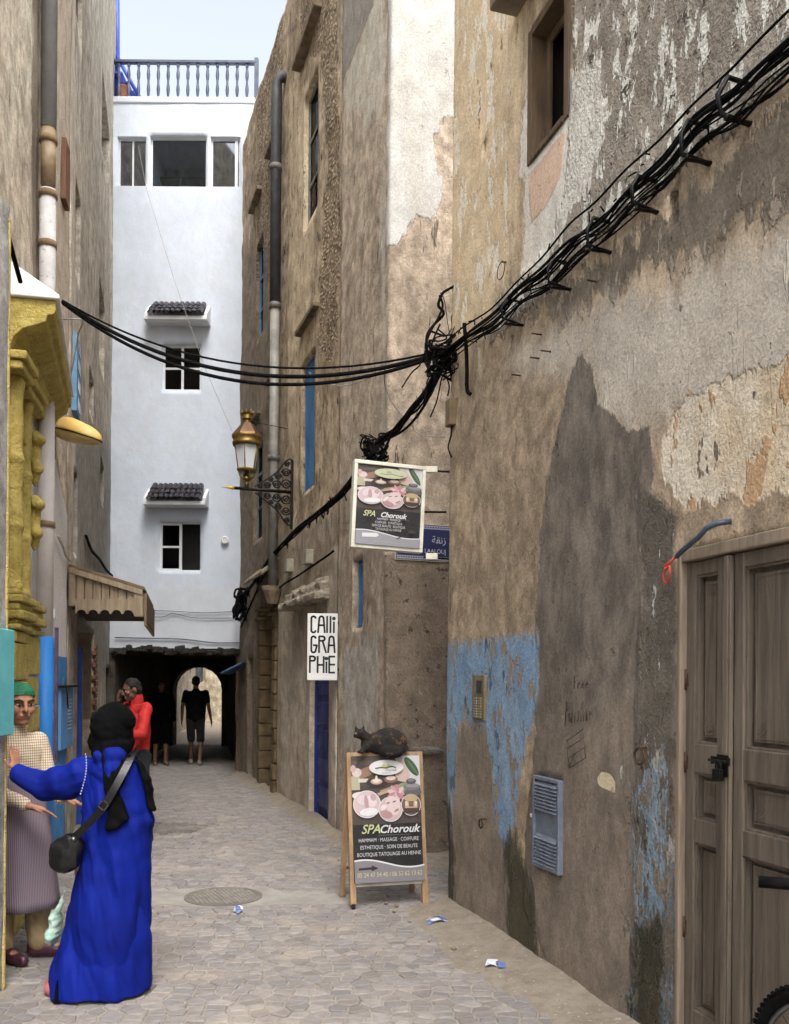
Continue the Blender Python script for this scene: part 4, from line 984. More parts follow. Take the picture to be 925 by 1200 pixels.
# cables across the alley
A0 = at(522, 412, 6.8); B0 = at(64, 354, 8.25); B0.x = XL1(B0.y) + .1
def hang(a, b, sag, n=24):
    return [a.lerp(b, k / n) - Vector((0, 0, sag * 4 * (k / n) * (1 - k / n))) for k in range(n + 1)]
for sag, r_, dz, lab in ((.40, .017, 0, 'thickest black cable sagging across the alley'), (.46, .015, -.01, 'black cable slung just below the thickest one over the alley'), (.34, .009, .015, 'slim black cable wrapped along the upper cables over the alley')):
    w = MB(); w.tube(hang(A0 + Vector((0, 0, dz)), B0 + Vector((0, 0, dz)), sag), r_, 8); w.build('overhead_cable', black_r, label=lab, cat='cable', group='cables over the alley')
gw = mat('grey_wire', (160, 156, 150), (130, 126, 120), .6)
w = MB(); w.tube(smooth_path(mixY([(450, 434, 7.9), (425, 446, 8.1), (400, 452, 8.3), (375, 446, 8.9), (362, 436, 9.8)]), 6), .005, 6); w.build('grey_wire', gw, label='thin grey wire drooping below the black cables near the corner house', cat='wire')
w = MB(); w.tube(smooth_path(mixY([(451, 432, 7.9), (452, 455, 8.2), (464, 478, 8.3), (476, 490, 8.3), (486, 490, 8.2), (494, 465, 7.6), (496, 455, 7.4)]), 6), .006, 6); w.build('grey_wire', gw, label='thin grey wire looping down beside the cable bundle above the spa sign', cat='wire')
w = MB(); w.tube(smooth_path(mixY([(484, 495, 8.3), (486, 505, 8.35), (500, 511, 8.35), (522, 513, 8.3)]), 6), .005, 6); w.build('grey_wire', gw, label='thin grey wire running level into the side alley', cat='wire')
w = MB(); w.tube([at(162, 170, 16.3), at(172, 222, 16.2), at(205, 330, 15.4), at(240, 430, 13.6), at(272, 505, 12.05)], .004, 5); w.build('stay_wire', gw, label='thin stay wire from the white house down to the lantern', cat='wire')
w = MB(); bx = [wpt(AW, 1, *AW.px(533, 482, 1), .02)]
s, z = AW.px(533, 500, 1); w = MB(); wbox(w, AW, 1, s - .05, s + .05, z, z + .2, -.01, .06); jb = w.build('junction_box', mat('dirty_tan_box', (128, 108, 82), (104, 88, 66), .8), bev=.008, label='small dirty tan junction box under the cable knot', cat='junction box')
w = MB(); w.tube(smooth_path([wpt(AW, 1, s + .02, z, .03), wpt(AW, 1, s + .03, z - .08, .04), wpt(AW, 1, s + .0, z - .16, .05), wpt(AW, 1, s + .02, z - .24, .03)]), .006, 6); w.build('cable_tail', black_r, jb)
s, z = AW.px(556, 430, 1); w = MB(); w.tube(smooth_path([wpt(AW, 1, s, z + .3, .08), wpt(AW, 1, s + .015, z + .14, .07), wpt(AW, 1, s + .01, z, .06), wpt(AW, 1, s - .01, z - .16, .05), wpt(AW, 1, s + .01, z - .2, .03)]), .014, 6); w.build('hanging_cable', black_r, label='short black cable end dangling below the strapped bundle', cat='cable')

# ------------------------------------------------------------------ fittings: windows helper
def window_part(W, k, o, parent, fm, pm, depth=.1, f=.04, name='window', mull=0, trans=0, pane=True):
    s0, s1, z0, z1 = o[:4]; w = MB(); d0, d1 = -depth - .04, -depth
    wbox(w, W, k, s0 - .004, s0 + f, z0, z1, d0, d1); wbox(w, W, k, s1 - f, s1 + .004, z0, z1, d0, d1); wbox(w, W, k, s0 + f, s1 - f, z0 - .004, z0 + f, d0, d1); wbox(w, W, k, s0 + f, s1 - f, z1 - f, z1 + .004, d0, d1)
    fo = w.build(name, fm, parent, .004)
    for q in range(mull):
        x = s0 + (s1 - s0) * (q + 1) / (mull + 1); w = MB(); wbox(w, W, k, x - f / 2, x + f / 2, z0 + f, z1 - f, d0, d1 - .002); w.build('mullion', fm, fo, .003)
    for q in range(trans):
        z = z0 + (z1 - z0) * (q + 1) / (trans + 1); w = MB(); wbox(w, W, k, s0 + f, s1 - f, z - f / 2.4, z + f / 2.4, d0 + .004, d1 - .004); w.build('glazing_bar', fm, fo, .003)
    if pane and pm:
        xs = [s0 + f + (s1 - s0 - 2 * f) * q / (mull + 1) for q in range(mull + 2)]; zs_ = [z0 + f + (z1 - z0 - 2 * f) * q / (trans + 1) for q in range(trans + 2)]
        for a, b in zip(xs, xs[1:]):
            for c, d in zip(zs_, zs_[1:]):
                w = MB(); wbox(w, W, k, a + .002, b - .002, c + .002, d - .002, d0 + .015, d0 + .02); w.build('pane', pm, fo)
    return fo
blue_p = mat('blue_paint', (66, 128, 182), (50, 104, 156), .6, scale=8, stretch=(1, 1, .3), dirt=((120, 128, 130), .66))
pale_blue = mat('pale_blue_paint_wood', (120, 168, 204), (104, 150, 186), .7, scale=8, dirt=((170, 176, 176), .64))
dk_glass = glass('dark_pane', (.25, .27, .3), .1, .08)
slab_m = mat('weathered_slab', (138, 122, 100), (106, 92, 74), .95, scale=8, bump=.8, bd=.012)
dark_fill = mat('dark_room', (40, 36, 32), (28, 25, 22), 1)  # near-black fill painting unlit rooms in doorways, built as door panels

# corner house: slit window with blue jamb
window_part(BW, 1, b_win, bB, blue_p, None, .06, .05)
w = MB(); s0, s1, z0, z1 = b_win; wbox(w, BW, 1, s0 + .05, s1 - .05, z0 + .05, z1 - .05, -.13, -.09); w.build('shutter', wood('red_brown_shutter', (130, 92, 72), (104, 72, 56)), bB)
w = MB(); s, z = BW.px(500, 880, 0); w.ell(wpt(BW, 0, s, z, .02), (.16, .05, .045)); w.ell(wpt(BW, 0, s + .12, z + .015, .02), (.07, .05, .03)); w.build('cement_lump', mat('grey_lump', (136, 132, 126), (112, 106, 98), .95, bump=1, bd=.03), bB)

# rubble house: shutters, slabs, doors
w = window_part(CW, 0, c_w1, bC, blue_p, None, .05, .035)
s0, s1, z0, z1 = c_w1[:4]
for k in range(3):
    w = MB(); a = s0 + .035 + (s1 - s0 - .07) * k / 3; wbox(w, CW, 0, a + .002, a + (s1 - s0 - .07) / 3 - .002, z0 + .035, z1 - .035, -.075, -.055); w.build('plank', blue_p, bC, .004)
for o, fm in ((c_w2, mat('grey_green_wood', (128, 132, 122), (104, 106, 96), .8)), (c_w3, blue_p), (c_w4, brown_w), (c_w5, mat('grey_blue_wood', (112, 124, 134), (90, 100, 108), .8)), (c_w6, brown_w)):
    window_part(CW, 0, o, bC, fm, dk_glass, .06, .05, trans=2)
for (u0, u1, v, kk) in ((352, 376, 82, .11), (354, 374, 394, .09), (318, 327, 186, .1), (298, 307, 250, .1), (318, 326, 452, .1), (298, 307, 500, .1)):
    s1, z = CW.px(u0, v); s0, _ = CW.px(u1, v); w = MB(); wbox(w, CW, 0, s0 - .06, s1 + .06, z, z + .07, -.05, kk); w.build('window_hood', slab_m, bC, .014)
# canopy over the blue door: rough stepped cement hood
s0, s1, z0, z1 = c_d1[:4]; zc = CW.px(345, 716)[1]; s1c = CW.px(339, 716)[0]; s0c = CW.px(386, 700)[0]
w = MB(); wbox(w, CW, 0, s0c - .05, s1c - .3, zc, zc + .09, -.05, .2); wbox(w, CW, 0, s0c - .03, s1c - .35, zc + .09, zc + .2, -.05, .13); wbox(w, CW, 0, s0c, s1c - .4, zc + .2, zc + .26, -.05, .06)
union(w, 'door_hood', mat('crumbly_cement', (186, 175, 156), (142, 131, 114), .95, scale=7, bump=1, bd=.03), bC, .02, 2, fn=lambda co, no: co + no * ((fbm(co[:, 1] * 9 + co[:, 0] * 7, co[:, 2] * 12, 3, 3) - .5) * .07)[:, None])
navy = mat('navy_paint', (34, 54, 124), (26, 40, 96), .5, scale=6, stretch=(1, 1, .3), dirt=((70, 82, 120), .66))
s0, s1 = c_d1[:2]
d1 = thing('door', None, None, wpt(CW, 0, (s0 + s1) / 2, 0, -.1)); d1.parent = bC; d1.location = Vector(d1.location) - wloc(bC)
w = MB(); wbox(w, CW, 0, s0 + .02, s1 - .02, .02, z1, -.14, -.1); w.build('leaf', navy, d1, .004)
w = MB(); wbox(w, CW, 0, s0 - .005, s0 + .05, 0, z1 + .005, -.2, -.06); wbox(w, CW, 0, s1 - .05, s1 + .005, 0, z1 + .005, -.2, -.06); w.build('frame', navy, d1, .004)
for k in range(6):
    zz = .15 + k * (z1 - .25) / 6; w = MB(); wbox(w, CW, 0, s0 + .12, s1 - .12, zz, zz + (z1 - .25) / 6 - .08, -.1, -.082); w.build('panel', navy, d1, .012)
for k in range(2):
    for q in range(8): w = MB(); w.ell(wpt(CW, 0, s0 + .09 + k * (s1 - s0 - .18), .2 + q * .24, -.098), (.014, .014, .014)); w.build('stud', mat('stud_steel', (150, 152, 160), None, .4, .8), d1)
# arched stone doorway further on: carved pilasters and dark leaf
s0, s1, z0, z1 = c_d2[:4]
tan_stone = mat('carved_tan_stone', (118, 99, 70), (94, 78, 56), .9, scale=7, bump=.8, bd=.015)
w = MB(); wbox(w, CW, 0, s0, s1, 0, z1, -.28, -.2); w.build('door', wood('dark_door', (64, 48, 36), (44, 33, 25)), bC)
for sd in (0, 1):
    x = s0 - .02 if sd == 0 else s1 - .2
    zz = 0
    while zz < z1 - .32:
        h_ = random.uniform(.2, .3); w = MB(); wbox(w, CW, 0, x + random.uniform(-.008, .008), x + .22, zz, min(zz + h_ - .012, z1 - .3), -.2, .05 + random.uniform(-.01, .012)); w.build('stone_block', tan_stone, bC, .016); zz += h_
    for q in range(3):
        w = MB(); wbox(w, CW, 0, x - .03, x + .25, z1 - .52 + q * .07, z1 - .47 + q * .07, -.2, .1 - (.03 if q == 1 else 0)); w.build('capital', tan_stone, bC, .015)
w = MB(); wbox(w, CW, 0, s0 - .15, s1 + .15, z1 - .02, z1 + .3, -.2, .06); w.build('lintel', tan_stone, bC, .02)
w = MB(); zz = CW.px(312, 668)[1]; w.hexa([wpt(CW, 0, s0 - .1, zz, .0), wpt(CW, 0, s1 + .1, zz, .0), wpt(CW, 0, s1 + .1, zz - .2, .26), wpt(CW, 0, s0 - .1, zz - .2, .26), wpt(CW, 0, s0 - .1, zz + .08, 0), wpt(CW, 0, s1 + .1, zz + .08, 0), wpt(CW, 0, s1 + .1, zz - .14, .26), wpt(CW, 0, s0 - .1, zz - .14, .26)])
w.build('door_canopy', mat('pale_cement_canopy', (170, 158, 134), (130, 116, 96), .95, scale=6, bump=.8, bd=.02), bC, .02)
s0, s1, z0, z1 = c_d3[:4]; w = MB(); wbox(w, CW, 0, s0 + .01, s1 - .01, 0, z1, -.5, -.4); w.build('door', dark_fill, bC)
w = MB(); a = at(262, 790, 15.6); b = at(287, 778, 15.6)
w.hexa([(a.x, 15.3, a.z), (b.x, 15.3, b.z), (b.x, 16.3, b.z), (a.x, 16.3, a.z), (a.x, 15.3, a.z + .03), (b.x, 15.3, b.z + .03), (b.x, 16.3, b.z + .03), (a.x, 16.3, a.z + .03)])
w.build('awning', mat('blue_awning', (72, 104, 138), (56, 84, 116), .8), label='small sagging blue awning over the doorway by the passage mouth', cat='awning')
# parapet lumps on the skyline of the rubble house
for k in range(14):
    s = .2 + k * .5 + random.uniform(-.1, .1); w = MB(); wbox(w, CW, 0, s, s + random.uniform(.2, .45), 11.5, 11.55 + random.uniform(.01, .09), -.3, -.03 + random.uniform(-.05, .01)); w.build('parapet_stone', slab_m, bC, .02)
# drainpipe of the rubble house
dp = thing('drainpipe', 'long drainpipe on the rubble house, dark above and grey below', 'drainpipe', wpt(CW, 0, CW.px(334, 640)[0], CW.px(334, 645)[1], .1))
s, zt = CW.px(334, 100); zm = CW.px(331, 362)[1]; zb = CW.px(333, 690)[1]
w = MB(); w.tube([wpt(CW, 0, s, zt + .1, -.1), wpt(CW, 0, s, zt + .12, .06), wpt(CW, 0, s, zt, .12), wpt(CW, 0, s, zm, .12)], .078, 12); w.build('upper_pipe', mat('dark_grey_pipe', (72, 74, 78), (58, 60, 62), .55), dp)
w = MB(); w.tube([wpt(CW, 0, s, zm + .03, .12), wpt(CW, 0, s, zb, .12)], .068, 12); w.build('lower_pipe', mat('grey_pipe', (148, 146, 140), (120, 117, 110), .6), dp)
for zz in (zm, zm - 2.2, zm + 2.0): w = MB(); w.tube([wpt(CW, 0, s, zz - .04, .12), wpt(CW, 0, s, zz + .04, .12)], .088, 12); w.build('collar', mat('grey_collar', (110, 108, 104), None, .6), dp)
w = MB(); w.lathe([(.08, 0), (.16, .18), (.17, .25)], wpt(CW, 0, s, zb - .2, .12), 10); w.build('shoe', slab_m, dp)
for u, v, lab in ((342, 664, 'small pale junction box on the rubble house above the calligraphy door'), (365, 654, 'smaller pale junction box tucked under the drooping wire on the rubble house')):
    s, z = CW.px(u, v); w = MB(); wbox(w, CW, 0, s - .09, s + .09, z - .08, z + .1, -.01, .09); w.build('junction_box', mat('pale_box', (176, 168, 152), (150, 142, 126), .7), bev=.01, label=lab, cat='junction box')
w = MB(); w.tube(smooth_path([wpt(CW, 0, *CW.px(u, v), .05) for u, v in ((318, 700), (338, 684), (352, 676), (370, 664), (388, 652), (396, 646))]), .014, 6); w.build('wall_cable', black_r, label='single dark cable along the rubble house above the door hood', cat='cable')
w = MB(); w.tube(smooth_path([wpt(CW, 0, *CW.px(u, v), .05) for u, v in ((286, 735), (296, 712), (306, 690), (318, 668), (326, 640))]), .016, 6); w.build('wall_cable', black_r, label='dark cable climbing the rubble house between the passage and drainpipe', cat='cable')
for q in range(9):
    c0 = at(284, 705, 15.9); w = MB()
    w.tube(smooth_path([c0 + Vector((rc.uniform(-.15, .15), rc.uniform(-.2, .1), rc.uniform(-.35, .25))) for k in range(5)]), .02, 5)
    if q == 0: tk = thing('cable_clump', 'clump of black cables at the corner of the white house', 'cable', c0)
    w.build('cable_loop', black_r, tk)

# ------------------------------------------------------------------ lantern on its scrolled bracket
LB, LZ = CW.px(343, 577); LP = wpt(CW, 0, LB, LZ, 0); ln = CW.frame(0)[2]; lt = CW.frame(0)[0]
TIP = LP + ln * .92; lamp_at = LP + ln * .63 + Vector((0, 0, .02))
la = thing('street_lantern', 'brass lantern with copper roof standing on a black scrolled wall bracket', 'lantern', LP)
w = MB(); w.tube([LP, LP + ln * .8], .022, 10); w.build('arm', black_i, la)
w = MB(); w.tube([LP + ln * .8, LP + ln * .84, LP + ln * .97], [.028, .022, .003], 10); w.build('spear_tip', mat('gold_paint', (214, 186, 84), (190, 158, 64), .4, .4), la)
w = MB(); w.box(LP + Vector((0, 0, -.03)) + ln * .012, (.05, .03, .95), Matrix.Rotation(math.atan2(lt.y, lt.x), 3, 'Z')); w.build('wall_plate', black_i, la, .004)
def spiral(c, r_, turns, sgn, up):
    P = []
    for k in range(int(14 * turns) + 1):
        a = 2 * math.pi * k / 14; q = r_ * (1 - k / (14 * turns + 2)); P.append(c + ln * (q * math.cos(a) * sgn) + Vector((0, 0, up * q * math.sin(a))))
    return P
for up in (1, -1):
    for dx, dz, r_ in ((.09, .1, .075), (.09, .26, .065), (.08, .38, .04), (.22, .085, .065), (.35, .065, .05), (.2, .2, .05), (.45, .05, .03), (.3, .15, .035)):
        for sg in (1, -1):
            w = MB(); w.tube(spiral(LP + ln * dx + Vector((0, 0, up * dz)), r_, 1.8, sg, up), .0085, 5); w.build('scroll', black_i, la)
    w = MB(); w.tube(smooth_path([LP + ln * .02 + Vector((0, 0, up * .46)), LP + ln * .1 + Vector((0, 0, up * .42)), LP + ln * .2 + Vector((0, 0, up * .28)), LP + ln * .36 + Vector((0, 0, up * .15)), LP + ln * .52 + Vector((0, 0, up * .04))]), .01, 6); w.build('brace', black_i, la)
brass = mat('old_brass', (150, 124, 66), (112, 90, 46), .42, .7, scale=9, dirt=((84, 74, 50), .62)); copper = mat('copper_roof', (118, 86, 64), (96, 68, 50), .45, .6, scale=6)
w = MB(); w.smooth = True; w.tube([lamp_at, lamp_at + Vector((0, 0, .1))], .025, 8); w.lathe([(.02, .08), (.06, .1), (.065, .13), (.03, .15), (.026, .2)], lamp_at, 12); w.build('stem', brass, la)
for k in range(4):
    a = k * math.pi / 2 + .5; w = MB(); q = Vector((math.cos(a), math.sin(a), 0)); w.tube(smooth_path([lamp_at + q * .05 + Vector((0, 0, .11)), lamp_at + q * .1 + Vector((0, 0, .15)), lamp_at + q * .12 + Vector((0, 0, .22))]), .008, 5); w.build('leg', brass, la)
w = MB(); w.lathe([(.03, .2), (.135, .21), (.145, .235), (.125, .25), (.03, .25)], lamp_at, 6, ang0=.5); w.build('base_ring', brass, la, .004)
t = NT('lantern_glass'); _tr = t.node('ShaderNodeBsdfTransparent'); _df = t.node('ShaderNodeBsdfDiffuse'); _df.inputs[0].default_value = (.75, .78, .8, 1); _mx = t.node('ShaderNodeMixShader'); _mx.inputs[0].default_value = .62
t.l.new(_tr.outputs[0], _mx.inputs[1]); t.l.new(_df.outputs[0], _mx.inputs[2]); t.l.new(_mx.outputs[0], t.out.inputs['Surface']); gl_m = t.m
for k in range(6):
    a0, a1 = .5 + k * math.pi / 3, .5 + (k + 1) * math.pi / 3
    def rp(r_, a, h_): return lamp_at + Vector((r_ * math.cos(a), r_ * math.sin(a), h_))
    w = MB(); q0, q1, q2, q3 = rp(.118, a0, .25), rp(.118, a1, .25), rp(.168, a1, .56), rp(.168, a0, .56); w.hexa([q0, q1, q2, q3] + [p * .985 + (lamp_at + Vector((0, 0, p.z - lamp_at.z))) * .015 for p in (q0, q1, q2, q3)]); w.build('pane', gl_m, la)
    w = MB(); w.tube([rp(.122, a0, .25), rp(.172, a0, .56)], .008, 5); w.build('corner_bar', brass, la)
w = MB(); w.tube([lamp_at + Vector((0, 0, .25)), lamp_at + Vector((0, 0, .5))], .02, 8); w.build('lamp_tube', mat('white_tube', (226, 222, 206), None, .5), la)
w = MB(); w.smooth = True; w.lathe([(.05, .55), (.19, .555), (.2, .6), (.175, .62), (.2, .66), (.208, .69), (.08, .7)], lamp_at, 24); w.build('band', brass, la)
w = MB(); w.lathe([(.205, .69), (.2, .71), (.075, .86), (.05, .88)], lamp_at, 6, ang0=.2); w.build('roof', copper, la, .003)
w = MB(); w.lathe([(.055, .86), (.05, .9), (.075, .92), (.07, .97), (.09, 1.0), (.06, 1.01)], lamp_at, 16); 
for k in range(8): a = k * math.pi / 4; w.cap(lamp_at + Vector((.08 * math.cos(a), .08 * math.sin(a), .99)), lamp_at + Vector((.085 * math.cos(a), .085 * math.sin(a), 1.035)), .014, .006, 6)
w.build('crown', brass, la)
w = MB(); w.tube([lamp_at + Vector((0, 0, .9)), LP + Vector((0, 0, .95)) + lt * .3], .005, 5); w.build('stay', black_i, la)

# ------------------------------------------------------------------ white house fittings
wht = mat('white_paint', (232, 234, 236), (220, 222, 224), .55, scale=5, bump=.1)
grey_al = mat('white_frame_metal', (226, 229, 231), (210, 213, 216), .4, scale=5, bump=.05)
top_gl = glass('grey_glass', (.62, .7, .74), .2, .03, keep=.55)
for i, o in enumerate(w_top):
    fo = window_part(WW, 0, o, bW, grey_al, top_gl if i != 1 else glass('open_dark', (.55, .58, .6), .05, .02, keep=.9), .08, .03, mull=1 if i == 0 else 0)
s0, s1, z0, z1 = w_top[2][:4]; w = MB(); wbox(w, WW, 0, s0 + .05, s0 + .1, z0 + .03, z1 - .03, -.1, -.06); w.build('sliding_stile', grey_al, bW)
s0, s1, z0, z1 = w_top[1][:4]
room = mat('grey_room', (126, 128, 128), (110, 112, 112), .9)
w = MB(); wbox(w, WW, 0, s0, s1, z1 - .42, z1 - .36, -1.1, -.7); w.build('shelf', room, bW)
sl = thing('step_ladder', 'metal step ladder standing behind the wide top floor window', 'ladder', WW.pt((s0 + s1) / 2, z0, -.5))
for dx, top in ((-.12, -.03), (.16, .03)):
    w = MB(); w.tube([WW.pt((s0 + s1) / 2 + dx, z0 + .0, -.5), WW.pt((s0 + s1) / 2 + top, z0 + .52, -.45)], .022, 6); w.build('rail', mat('ladder_metal', (150, 152, 150), None, .4, .6), sl)
for q in range(3): w = MB(); f_ = .12 + q * .15; w.tube([WW.pt((s0 + s1) / 2 - .12 + .09 * f_ * 1.9, z0 + f_, -.48), WW.pt((s0 + s1) / 2 + .16 - .13 * f_ * 1.9, z0 + f_, -.48)], .014, 6); w.build('rung', mat('ladder_metal', (150, 152, 150), None), sl)
for i, o in enumerate(w_low):
    w = MB(); wbox(w, WW, 0, o[0] + .003, o[1] - .003, o[2] + .003, o[3] - .003, -.24, -.2); w.build('unlit_room_panel', mat('unlit_room_black', (14, 13, 13), None, 1), bW)  # black panel paints the unlit room, covering the white recess
    if i == 0: window_part(WW, 0, o, bW, wht, glass('black_pane', (.1, .1, .11), .03, .1), .07, .045, mull=1, trans=1)
    else:
        s0, s1, z0, z1 = o[:4]; m_ = (s0 + s1) / 2
        window_part(WW, 0, (m_ - .02, s1, z0, z1), bW, wht, glass('black_pane', (.1, .1, .11), .03, .1), .05, .045, trans=1)
        w = MB(); wbox(w, WW, 0, s0 - .004, s0 + .02, z0, z1, -.12, -.06); wbox(w, WW, 0, s0 + .02, m_ - .02, z0 - .004, z0 + .02, -.12, -.06); wbox(w, WW, 0, s0 + .02, m_ - .02, z1 - .02, z1 + .004, -.12, -.06); w.build('window_frame', wht, bW)
tile_m = mat('dark_glazed_tile', (44, 38, 46), (30, 26, 32), .4, scale=12, dirt=((72, 52, 46), .62))
mb = MB(); n_ = 8; P = []
for y_ in (0, .22):
    rr = .06 if y_ == 0 else .052
    for k in range(n_ + 1): a = math.pi * k / n_; P.append((-math.cos(a) * rr, y_, math.sin(a) * rr))
    for k in range(n_ + 1): a = math.pi * (n_ - k) / n_; P.append((-math.cos(a) * (rr - .012), y_, math.sin(a) * (rr - .012)))
m_ = 2 * (n_ + 1); mb.add(P, [(k, (k + 1) % m_, (k + 1) % m_ + m_, k + m_) for k in range(m_)] + [tuple(range(m_)), tuple(range(2 * m_ - 1, m_ - 1, -1))])
tile_me, _ = mb.mesh('roof_tile', tile_m, (0, 0, 0))
for (u0, u1, vt, vb) in ((174, 247, 358, 382), (173, 245, 573, 595)):
    a = at(u0, vb, WY - .02); b = at(u1, vt, WY - .02); zt, zb = b.z, a.z
    hood = thing('window_hood', None, None, ((a.x + b.x) / 2, WY, zb)); hood.parent = bW; hood.location = Vector(hood.location) - wloc(bW)
    w = MB(); w.box(((a.x + b.x) / 2, WY - .16, zb + .035), (b.x - a.x, .36, .07)); w.build('slab', wht, hood, .008)
    for x in (a.x + .03, b.x - .03):
        w = MB(); w.hexa([(x - .03, WY + .02, zb + .07), (x + .03, WY + .02, zb + .07), (x + .03, WY - .3, zb + .07), (x - .03, WY - .3, zb + .07), (x - .03, WY + .02, zt + .02), (x + .03, WY + .02, zt + .02), (x + .03, WY - .3, zb + .13), (x - .03, WY - .3, zb + .13)]); w.build('cheek', wht, hood, .006)
    nt = 10
    for r_ in range(3):
        for k in range(nt):
            x = a.x + .09 + (b.x - a.x - .18) * (k + .5) / nt
            y_ = WY - .40 + r_ * .12; z_ = zb + .085 + r_ * .1
            piece('roof_tile', tile_me, hood, (x + random.uniform(-.004, .004), y_, z_ + random.uniform(-.006, .006)), (R(38), 0, R(random.uniform(-3, 3))))
p = at(264, 633, WY - .03); w = MB(); w.lathe([(.07, 0), (.075, .03), (.05, .04), (.045, .03), (.02, .03)], p, 16, axis=(0, -1, 0)); w.build('round_vent', wht, label='small round white vent on the white house by the lower window', cat='vent')
for pts, lab in (([(163, 715), (200, 716), (240, 718), (280, 716)], 'uppermost thin wire strung across the foot of the white house'), ([(160, 722), (190, 723), (203, 719), (230, 724), (280, 724)], 'wavy middle wire on the foot of the white house'), ([(135, 747), (180, 748), (215, 749), (250, 753), (282, 753)], 'thicker lowest wire just above the passage mouth')):
    w = MB(); w.tube(smooth_path([at(u, v, WY - .035) for u, v in pts]), .008 if 'thin' in lab or 'wavy' in lab else .013, 6); w.build('facade_wire', mat('painted_wire', (128, 130, 134), None, .6), label=lab, cat='wire', group='wires on the white house')
# roof balustrade
bal_m = mat('blue_grey_paint', (82, 90, 112), (68, 76, 98), .5, scale=6)
bl = thing('balustrade', 'blue grey turned baluster railing along the white house roof', 'railing', at(220, 121, WY))
zb, zt = 12.38, at(220, 68, WY).z; x0, x1 = at(131, 70, WY).x, at(300, 70, WY).x; by = WY + .12
w = MB(); w.box(((x0 + x1) / 2, by, zt), (x1 - x0, .09, .05)); w.build('top_rail', bal_m, bl, .006)
w = MB(); w.box(((x0 + x1) / 2, by, zb + .02), (x1 - x0, .08, .05)); w.build('bottom_rail', bal_m, bl, .006)
w = MB(); w.box((x1 - .005, by, (zb + zt) / 2 + .03), (.07, .08, zt - zb + .1)); w.build('newel_post', bal_m, bl, .006)
hh = zt - zb - .07; mb = MB(); mb.smooth = True
mb.lathe([(.028, 0), (.03, .08 * hh), (.018, .11 * hh), (.024, .16 * hh), (.034, .3 * hh), (.026, .42 * hh), (.017, .48 * hh), (.024, .5 * hh), (.017, .52 * hh), (.026, .58 * hh), (.034, .7 * hh), (.024, .84 * hh), (.018, .89 * hh), (.03, .92 * hh), (.028, hh)], (0, 0, 0), 10)
bal_me, _ = mb.mesh('baluster', bal_m, (0, 0, 0))
for k in range(14): piece('baluster', bal_me, bl, (x0 + .1 + (x1 - x0 - .28) * k / 13, by, zb + .045))
w = MB(); w.box((-4.1, WY + .25, 12.36), (2.9, .55, .12)); w.build('parapet', W_mat, bW, .02)
# blue roof stair and pot behind the railing
bs = mat('bright_blue_paint', (72, 104, 214), (58, 88, 196), .5)
st_ = thing('roof_stair', 'bright blue roof stair frame behind the railing', 'stair', at(140, 118, WY + .5))
for (a, b) in (((134, 60), (168, 122)), ((133, 88), (156, 124)), ((137.5, -30), (138, 122)), ((133, -30), (134, 122))):
    w = MB(); w.tube([at(*a, WY + .5), at(*b, WY + .5)], .05, 4); w.build('stringer', bs, st_)
for k in range(4):
    w = MB(); p = at(133 + k * 7, 80 + k * 11, WY + .5); w.box(p, (.2, .3, .03)); w.build('tread', bs, st_)
w = MB(); w.smooth = True; p = at(145, 120, WY + .35); p.z = 12.43; w.lathe([(.06, 0), (.1, .1), (.13, .25), (.11, .34), (.13, .38), (.12, .38), (.02, .36)], p, 16); w.build('terracotta_jar', mat('terracotta', (172, 116, 86), (150, 98, 72), .8), label='terracotta jar standing behind the roof railing', cat='jar')

# ------------------------------------------------------------------ left side: yellow portal, pipes, lamp, canopy, shop
yel = mat('yellow_ochre_paint', (182, 164, 90), (158, 140, 70), .85, scale=9, fine=45, bump=.9, bd=.014, dirt=((132, 116, 66), .6))
s0, s1, z0, z1 = l_por[:4]
po = thing('portal', 'yellow painted carved stone portal with heavy white topped cornice', 'portal', wpt(LW, 0, (s0 + s1) / 2, 0, .1))
rp_ = random.Random(5); sY = lambda Y: (Y - 5.0) * 1.0198
ZB, ZC = 2.02, 3.86                                       # foot and head of the carved shafts
for a, b, dd in ((sY(5.84), sY(6.26), .22), (sY(6.28), sY(6.9), .17)):
    zz = 0
    while zz < ZB - .04:                                  # pier of painted blocks
        h_ = min(rp_.uniform(.2, .32), ZB - zz); w = MB(); wbox(w, LW, 0, a, b, zz, zz + h_ - .006, -.03, dd + rp_.uniform(-.006, .006)); w.build('block', yel, po, .012); zz += h_
    zz = ZB
    for h_, e_ in ((.04, .03), (.03, .01), (.06, .05), (.05, .02), (.05, .045), (.04, .01)):
        w = MB(); wbox(w, LW, 0, a - e_ * .5, b + e_ * .5, zz, zz + h_ - .002, -.03, dd + e_); w.build('base_moulding', yel, po, .012); zz += h_
    cx = (a + b) / 2; c0 = wpt(LW, 0, cx, zz, dd - .07); H_ = ZC - .12 - zz; rings = []
    for k in range(90):
        f_ = k / 89; ring = []; knot = sum(math.exp(-((f_ - q) / .018) ** 2) for q in (.02, .3, .62, .97)) * .010
        for q in range(20):
            an_ = 2 * math.pi * q / 20; carve = .0035 * math.cos(5 * an_ + f_ * 30)
            r_ = .058 + knot + carve; ring.append(c0 + Vector((r_ * math.cos(an_), r_ * math.sin(an_), f_ * H_)))
        rings.append(ring)
    w = MB(); w.smooth = True; w.loft(rings); w.build('column', yel, po)
    w = MB(); wbox(w, LW, 0, a + .04, b - .04, zz, ZC, -.03, dd - .11); w.build('pier', yel, po, .01)
    w = MB(); wbox(w, LW, 0, a + .02, b - .02, ZC - .12, ZC - .06, -.03, dd + .02); w.build('capital', yel, po, .012)
    w = MB(); wbox(w, LW, 0, a - .0, b + .0, ZC - .058, ZC, -.03, dd + .05); w.build('capital', yel, po, .012)
